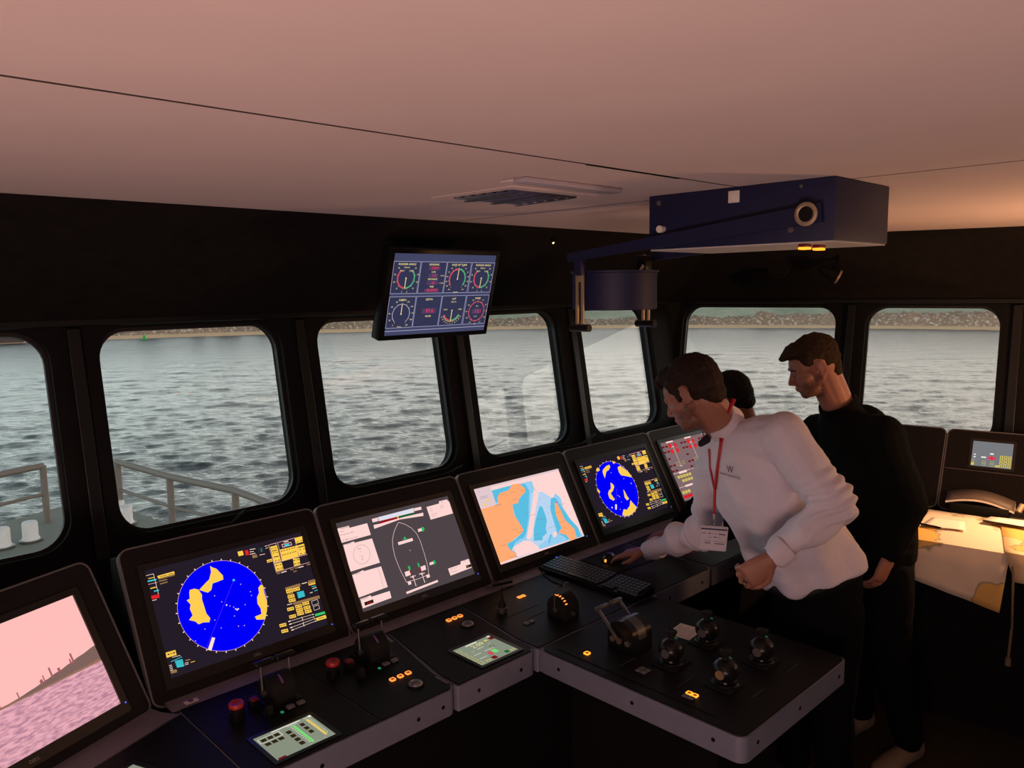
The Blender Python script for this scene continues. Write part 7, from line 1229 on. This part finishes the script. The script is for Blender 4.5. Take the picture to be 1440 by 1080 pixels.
bm = B(); prism(bm, rrect(-.003, BW+.003, -BH-.004, .006, .004, 3), -.0012, .0008); o = obj('badge_holder', bm, mat('badge_plastic', C8(190, 188, 198), .3), lan, True, 30); o.matrix_local = bd_
c = Canvas(BW, BH); c.z = .001; c.rect(mat('badge_card', C8(205, 200, 214), .5), 0, 0, 1, 1); NV = mat('badge_navy', C8(40, 40, 84), .6); GR_ = mat('badge_grey', C8(140, 134, 150), .6)
c.rect(NV, 0, .03, 1, .10); c.line(GR_, .004, [(.05, .26), (.2, .26)]); c.disc(NV, .0028, [(.33, .26), (.55, .42)]); c.line(GR_, .002, [(.37, .27), (.62, .27)]); c.line(NV, .0035, [(.70, .27), (.93, .29)]); c.line(GR_, .002, [(.58, .43), (.75, .44)]); c.line(GR_, .002, [(.3, .44), (.46, .44)])
for a in ((.15, .60, .42), (.52, .62, .95)): c.line(GR_, .002, [(a[0], a[1]), (a[2], a[1])]); c.line(NV, .003, [(a[0]+.05, a[1]+.1), (a[2]-.03, a[1]+.1)])
c.build('badge_print', o)
# embroidered emblem on the chest
LGm = mat('navy_thread', C8(50, 46, 74), .8)
hit = on_shirt(V((.715, 2.55, 1.329)), VD, .0035); nrm = hit[1] if hit[1].dot(VD) < 0 else -hit[1]; zx = V((.965, .02, .10)); zx = (zx-zx.dot(nrm)*nrm).normalized(); zy = nrm.cross(zx)
def emblem(name, t, h, dv, ux=1.0):
    vs, fs = text_geo(t); w = max(a[0] for a in vs); bm = B(); vv = []
    for a in vs:
        p = hit[0]+zx*(a[0]-w/2)*h*1.4*ux+zy*(a[1]*h*1.4+dv); g = TS.ray_cast(p-VD*.1, VD); vv.append(bm.verts.new((g[0]-VD*.0045) if g[0] else p))
    for f in fs:
        try: bm.faces.new([vv[i] for i in f])
        except Exception: pass
    return obj(name, bm, LGm, shirt, False)
emblem('embroidered_letter', 'W', .026, .019, .62); emblem('embroidered_word', 'WESTNAUTICAL', .0082, -.004, .9)
# collar tie hanging open (dark lining)
bl = Blob(); bl.cap(V((.655, 2.62, 1.437)), V((.628, 2.60, 1.425)), .016, .012, flat=.6, ax=(0, 1, 0)); bl.build('collar_lining', mat('navy_lining', C8(22, 20, 34), .8), shirt, .004, 2)
# trousers and belt
bl = Blob()
bl.loft([(V((1.052, 2.69, .965)), SDh*.158, V((-.150, -.02, -.05))), (pel+V((0, 0, -.01)), SDh*.165, FRh*.135), (pel+V((.0, 0, -.09)), SDh*.165, FRh*.125), (pel+V((.0, 0, -.16)), SDh*.150, FRh*.115)])
bl.chain([hipL+V((0, 0, -.02)), kneL, ankL], [.098, .075, .058]); bl.chain([hipR+V((0, 0, -.02)), kneR, ankR], [.098, .075, .058])
trou = bl.build('trousers', TROU, man1, .009, 4, wrinkle(.004, 8, 3))
bl = B(); n_ = 40; rows = [[], []]
for i in range(n_):
    a = 2*pi*i/n_; ct, st = cos(a), sin(a); d = SDh*.160*math.copysign(abs(ct)**.86, ct)+V((-.148, -.02, -.05))*math.copysign(abs(st)**.86, st)
    for k, dz in ((0, -.030), (1, .004)): rows[k].append(bl.verts.new(V((1.055, 2.69, .948))+d+z3*dz))
for i in range(n_): bl.faces.new((rows[0][i], rows[0][(i+1) % n_], rows[1][(i+1) % n_], rows[1][i]))
o = obj('belt', bl, LEATH, man1); md = o.modifiers.new('thickness', 'SOLIDIFY'); md.thickness = .004
bl = Blob(); shoe(bl, ankL, (-.7, .5)); bl.build('shoe', LEATH, man1, .007, 3); bl = Blob(); shoe(bl, ankR, (-.8, .4)); bl.build('shoe', LEATH, man1, .007, 3)
# ring on the left hand, pen cap shine
bm = B(); g = wrL+fL*.118+V((.0, -.012, -.01)); lathe(bm, [(.0098, -.002), (.0108, -.002), (.0108, .002), (.0098, .002)], 20, TR(*g) @ fL.to_track_quat('Z', 'Y').to_matrix().to_4x4()); obj('finger_ring', bm, K['dmetal'], man1)

# ---------------------------------------------------------------- man in the black sweater
fh = V((-.98, .12, 0)).normalized(); pt = R(24); F_ = fh*cos(pt)-z3*sin(pt); U_ = z3*cos(pt)+fh*sin(pt)
Hc = V((1.172, 3.05, 1.632))
nek, che, wai, pel = V((1.285, 3.07, 1.468)), V((1.375, 3.08, 1.25)), V((1.445, 3.09, 1.0)), V((1.47, 3.09, .87))
SD = V((.10, -.98, .10)).normalized(); SP = (nek-wai).normalized(); SD = (SD-SD.dot(SP)*SP).normalized(); FR = SD.cross(SP).normalized(); SDh, FRh = V((.05, -1, 0)).normalized(), V((-1, -.05, 0)).normalized()
shN, elN, wrN = V((1.395, 2.93, 1.375)), V((1.485, 2.89, 1.125)), V((1.425, 2.90, .925)); shF, elF, wrF = V((1.27, 3.22, 1.34)), V((1.25, 3.30, 1.10)), V((1.08, 3.20, 1.02))
bl = Blob(); P2, m2 = head_parts(bl, Hc, F_, U_, .99)
bl.cap(P2(0, -.035, -.02), nek, .052, .060); bl.cap(P2(0, -.005, -.05), nek-SP*.03, .045, .058)
bl.loft([(pel-z3*.06, SDh*.12, FRh*.09), (wai, SD*.13, FR*.095), (lerp(wai, che, .5), SD*.14, FR*.10), (che, SD*.15, FR*.10), (lerp(che, nek, .7), SD*.11, FR*.07), (nek, SD*.05, FR*.05)])
bl.chain([shN, elN, wrN], [.045, .037, .026]); bl.chain([shF, elF, wrF], [.045, .037, .026]); bl.cap(lerp(che, nek, .6), shN, .05, .045); bl.cap(lerp(che, nek, .6), shF, .05, .045)
hipL, kneL, ankL = V((1.475, 3.00, .84)), V((1.49, 2.99, .46)), V((1.60, 3.03, .09)); hipR, kneR, ankR = V((1.46, 3.18, .84)), V((1.42, 3.20, .46)), V((1.50, 3.26, .09))
bl.chain([hipL, kneL, ankL], [.072, .05, .034]); bl.chain([hipR, kneR, ankR], [.072, .05, .034])
fN = V((-.30, .05, -.9)).normalized(); hand_parts(bl, wrN+fN*.01, fN, V((.5, -.8, -.1)), -1, curl=(.35, .45, .3), thumb=.4)
fF = V((-.8, -.3, -.35)).normalized(); hand_parts(bl, wrF+fF*.01, fF, V((-.2, 0, 1)), -1, curl=(.3, .4, .3), thumb=.4)
man2 = bl.build('person', SK2, None, .0046, 3)
tag(man2, 'person in a black sweater and dark trousers standing with head bowed before the right windows', 'person', 'people on the bridge')
stubble(man2, P2, m2, .99, STUB2); eyes(P2, m2, .99, man2)
hair_blob('hair', P2, m2, .99, HAIR2, man2, [((0, -.018, .050), (.077, .096, .080)), ((0, -.045, .028), (.074, .066, .072)), ((0, .042, .086), (.058, .046, .034)), ((0, .080, .082), (.044, .022, .018)), ((0, .098, .078), (.030, .016, .011)), ((.054, .02, .045), (.022, .03, .032)), ((-.054, .02, .045), (.022, .03, .032)), ((0, -.070, -.010), (.056, .032, .036)), ((0, -.066, -.034), (.054, .028, .036))])
bl = B()
for sx in (-1, 1): tube(bl, [P2(sx*.016, .0885, .020), P2(sx*.030, .0875, .025), P2(sx*.046, .078, .020)], [.0022, .003, .0018], 8)
obj('eyebrows', bl, HAIR2, man2)
bl = Blob()
bl.loft([(pel+V((0, 0, .0)), SDh*.165, FRh*.125), (wai+V((0, 0, -.02)), SDh*.180, FRh*.145), (lerp(wai, che, .4), SD*.182, FR*.150), (lerp(wai, che, .75), SD*.185, FR*.150), (che, SD*.185, FR*.142), (lerp(che, nek, .45), SD*.165, FR*.115), (lerp(che, nek, .8), SD*.110, FR*.080), (nek-SP*.0, SD*.066, FR*.062)], 32)
bl.ell(lerp(che, nek, .35)-FR*.055, (.10, .13, .13))
bl.cap(lerp(che, nek, .5), shN, .088, .082); bl.chain([shN, lerp(shN, elN, .5), elN], [.082, .073, .066]); bl.chain([elN, lerp(elN, wrN, .9)], [.064, .045]); bl.cap(lerp(che, nek, .5), shF, .088, .080); bl.chain([shF, elF, lerp(elF, wrF, .9)], [.078, .062, .045])
bl.build('sweater', SWEAT, man2, .0065, 4, wrinkle(.005, 8, 9))
bm = B(); q = (P2(0, -.02, -.05)-nek).normalized(); lathe(bm, [(.075, -.014), (.076, .014), (.070, .032), (.063, .012), (.062, -.01)], 36, TR(*nek) @ q.to_track_quat('Z', 'Y').to_matrix().to_4x4()); obj('neckband', bm, SWEAT, man2)
bl = Blob(); bl.loft([(pel+V((0, 0, .03)), SDh*.155, FRh*.118), (pel+V((0, 0, -.08)), SDh*.162, FRh*.122), (pel+V((0, 0, -.15)), SDh*.150, FRh*.112)]); bl.chain([hipL+V((0, 0, -.02)), kneL, ankL+V((0, 0, .02))], [.095, .074, .060]); bl.chain([hipR+V((0, 0, -.02)), kneR, ankR+V((0, 0, .02))], [.095, .074, .060])
bl.build('trousers', TROU, man2, .009, 4, wrinkle(.005, 8, 5))
SNK = mat('pale_shoe', C8(120, 105, 88), .7)
for a in (ankL, ankR): bl = Blob(); shoe(bl, a, (-.75, -.45)); bl.build('shoe', SNK, man2, .007, 3)

# ---------------------------------------------------------------- third person, mostly hidden behind the white shirt
fh = V((-.75, .6, 0)).normalized(); pt = R(30); F_ = fh*cos(pt)-z3*sin(pt); U_ = z3*cos(pt)+fh*sin(pt); Hc = V((.945, 3.38, 1.452))
nek, che, pel = V((1.03, 3.42, 1.32)), V((1.10, 3.42, 1.18)), V((1.235, 3.40, .88)); SD = V((.3, -.9, .1)).normalized(); SP = (nek-pel).normalized(); SD = (SD-SD.dot(SP)*SP).normalized(); FR = SD.cross(SP).normalized()
shA, elA, wrA = V((1.00, 3.55, 1.25)), V((.93, 3.60, .99)), V((.735, 3.52, .835)); shB, elB, wrB = V((1.08, 3.30, 1.26)), V((1.02, 3.20, 1.05)), V((.88, 3.24, .90))
bl = Blob(); P3, m3 = head_parts(bl, Hc, F_, U_, .98); bl.cap(P3(0, -.03, -.03), nek, .05, .055)
bl.loft([(pel-z3*.06, SD*.12, FR*.09), (lerp(pel, che, .4), SD*.13, FR*.095), (che, SD*.14, FR*.09), (nek, SD*.05, FR*.05)]); bl.chain([shA, elA, wrA], [.042, .035, .025]); bl.chain([shB, elB, wrB], [.042, .035, .025]); bl.cap(che, shA, .05, .042); bl.cap(che, shB, .05, .042)
hA, kA, aA = V((1.25, 3.46, .84)), V((1.24, 3.42, .46)), V((1.28, 3.46, .09)); hB, kB, aB = V((1.23, 3.33, .84)), V((1.20, 3.27, .46)), V((1.26, 3.30, .09)); bl.chain([hA, kA, aA], [.07, .048, .033]); bl.chain([hB, kB, aB], [.07, .048, .033])
f3 = V((-.85, .05, -.25)).normalized(); hand_parts(bl, wrA+f3*.01, f3, V((-.1, .1, 1)), -1, curl=(.35, .6, .4), thumb=.5); hand_parts(bl, wrB+f3*.01, f3, V((0, 0, 1)), 1, curl=(.2, .3, .2), thumb=.3)
man3 = bl.build('person', SK2, None, .0055, 3); tag(man3, 'person with black hair mostly hidden behind the man in the white shirt', 'person', 'people on the bridge'); eyes(P3, m3, .98, man3)
hair_blob('hair', P3, m3, .98, HAIR3, man3, [((0, -.018, .050), (.082, .100, .084)), ((0, -.045, .020), (.079, .068, .080)), ((0, .050, .085), (.060, .045, .034)), ((0, -.065, -.025), (.06, .035, .04)), ((.056, .02, .04), (.022, .03, .035)), ((-.056, .02, .04), (.022, .03, .035))])
bl = Blob(); bl.loft([(pel, SD*.15, FR*.12), (lerp(pel, che, .5), SD*.16, FR*.12), (che, SD*.165, FR*.115), (lerp(che, nek, .6), SD*.11, FR*.08), (nek, SD*.06, FR*.058)]); bl.cap(che, shA, .075, .068); bl.cap(che, shB, .075, .068); bl.chain([shA, elA, lerp(elA, wrA, .85)], [.066, .055, .042]); bl.chain([shB, elB, lerp(elB, wrB, .85)], [.066, .055, .042])
bl.build('sweater', SWEAT, man3, .008, 4, wrinkle(.004, 8, 2))
bl = Blob(); bl.loft([(pel+V((0, 0, .03)), SD*.14, V((-.11, 0, 0))), (pel+V((0, 0, -.14)), SD*.145, V((-.11, 0, 0)))]); bl.chain([hA, kA, aA+V((0, 0, .02))], [.088, .07, .056]); bl.chain([hB, kB, aB+V((0, 0, .02))], [.088, .07, .056]); bl.build('trousers', TROU, man3, .010, 3)
for a in (aA, aB): bl = Blob(); shoe(bl, a, (-.9, .2)); bl.build('shoe', LEATH, man3, .008, 3)
# ================================================================== LIGHTS AND CAMERA
def area(name, loc, target, size, power, col, size_y=None):
    l = bpy.data.lights.new(name, 'AREA'); l.energy = power; l.color = col; l.size = size
    if size_y: l.shape = 'RECTANGLE'; l.size_y = size_y
    o = bpy.data.objects.new(name, l); COL.objects.link(o); o.location = loc
    o.rotation_euler = (V(target)-V(loc)).to_track_quat('-Z', 'Y').to_euler(); return o
# unseen warm fill lights, added to brighten the ceiling; no such lamps stand here
area('ceiling_fill_left', GA(-.75, -.1, .75), GA(.15, .75, 2.2), .7, 30, (1, .58, .46))
area('ceiling_fill_rear_left', GA(-1.1, -1.3, .8), GA(.1, .1, 2.2), .8, 20, (1, .70, .68))
area('ceiling_fill_rear', GA(1.7, -1.4, .8), GA(1.8, .5, 2.2), .9, 48, (1, .74, .80))
area('ceiling_fill_right', GC(.6, 3.3, 1.35), GC(-.1, 3.6, 2.2), .25, 20, (1, .50, .24))
# shaded lamp over the chart table
sl = bpy.data.lights.new('chart_lamp_light', 'SPOT'); sl.energy = 55; sl.color = (1, .55, .26); sl.spot_size = R(75); sl.spot_blend = .7; sl.shadow_soft_size = .03
o = bpy.data.objects.new('chart_lamp_light', sl); COL.objects.link(o); o.location = GC(-.02, 3.95, 1.5); o.rotation_euler = (GC(-.28, 3.72, .9)-o.location).to_track_quat('-Z', 'Y').to_euler()

cam = bpy.data.cameras.new('camera'); co = bpy.data.objects.new('camera', cam); COL.objects.link(co)
cam.sensor_fit = 'HORIZONTAL'; cam.sensor_width = 36; cam.lens = 1111.66*36/1440; cam.clip_start = .02; cam.clip_end = 2000
P_, RL = .12070, -.0131
fw = V((0, cos(P_), -sin(P_))); rt = V((1, 0, 0)); up = rt.cross(fw)
rt2 = cos(RL)*rt+sin(RL)*up; up2 = -sin(RL)*rt+cos(RL)*up
co.matrix_world = M(((rt2.x, up2.x, -fw.x, 0), (rt2.y, up2.y, -fw.y, 0), (rt2.z, up2.z, -fw.z, EYE), (0, 0, 0, 1)))
scn.camera = co
scn.view_settings.view_transform = 'Standard'; scn.view_settings.look = 'None'; scn.view_settings.exposure = 0; scn.view_settings.gamma = 1; scn.view_settings.use_curve_mapping = False
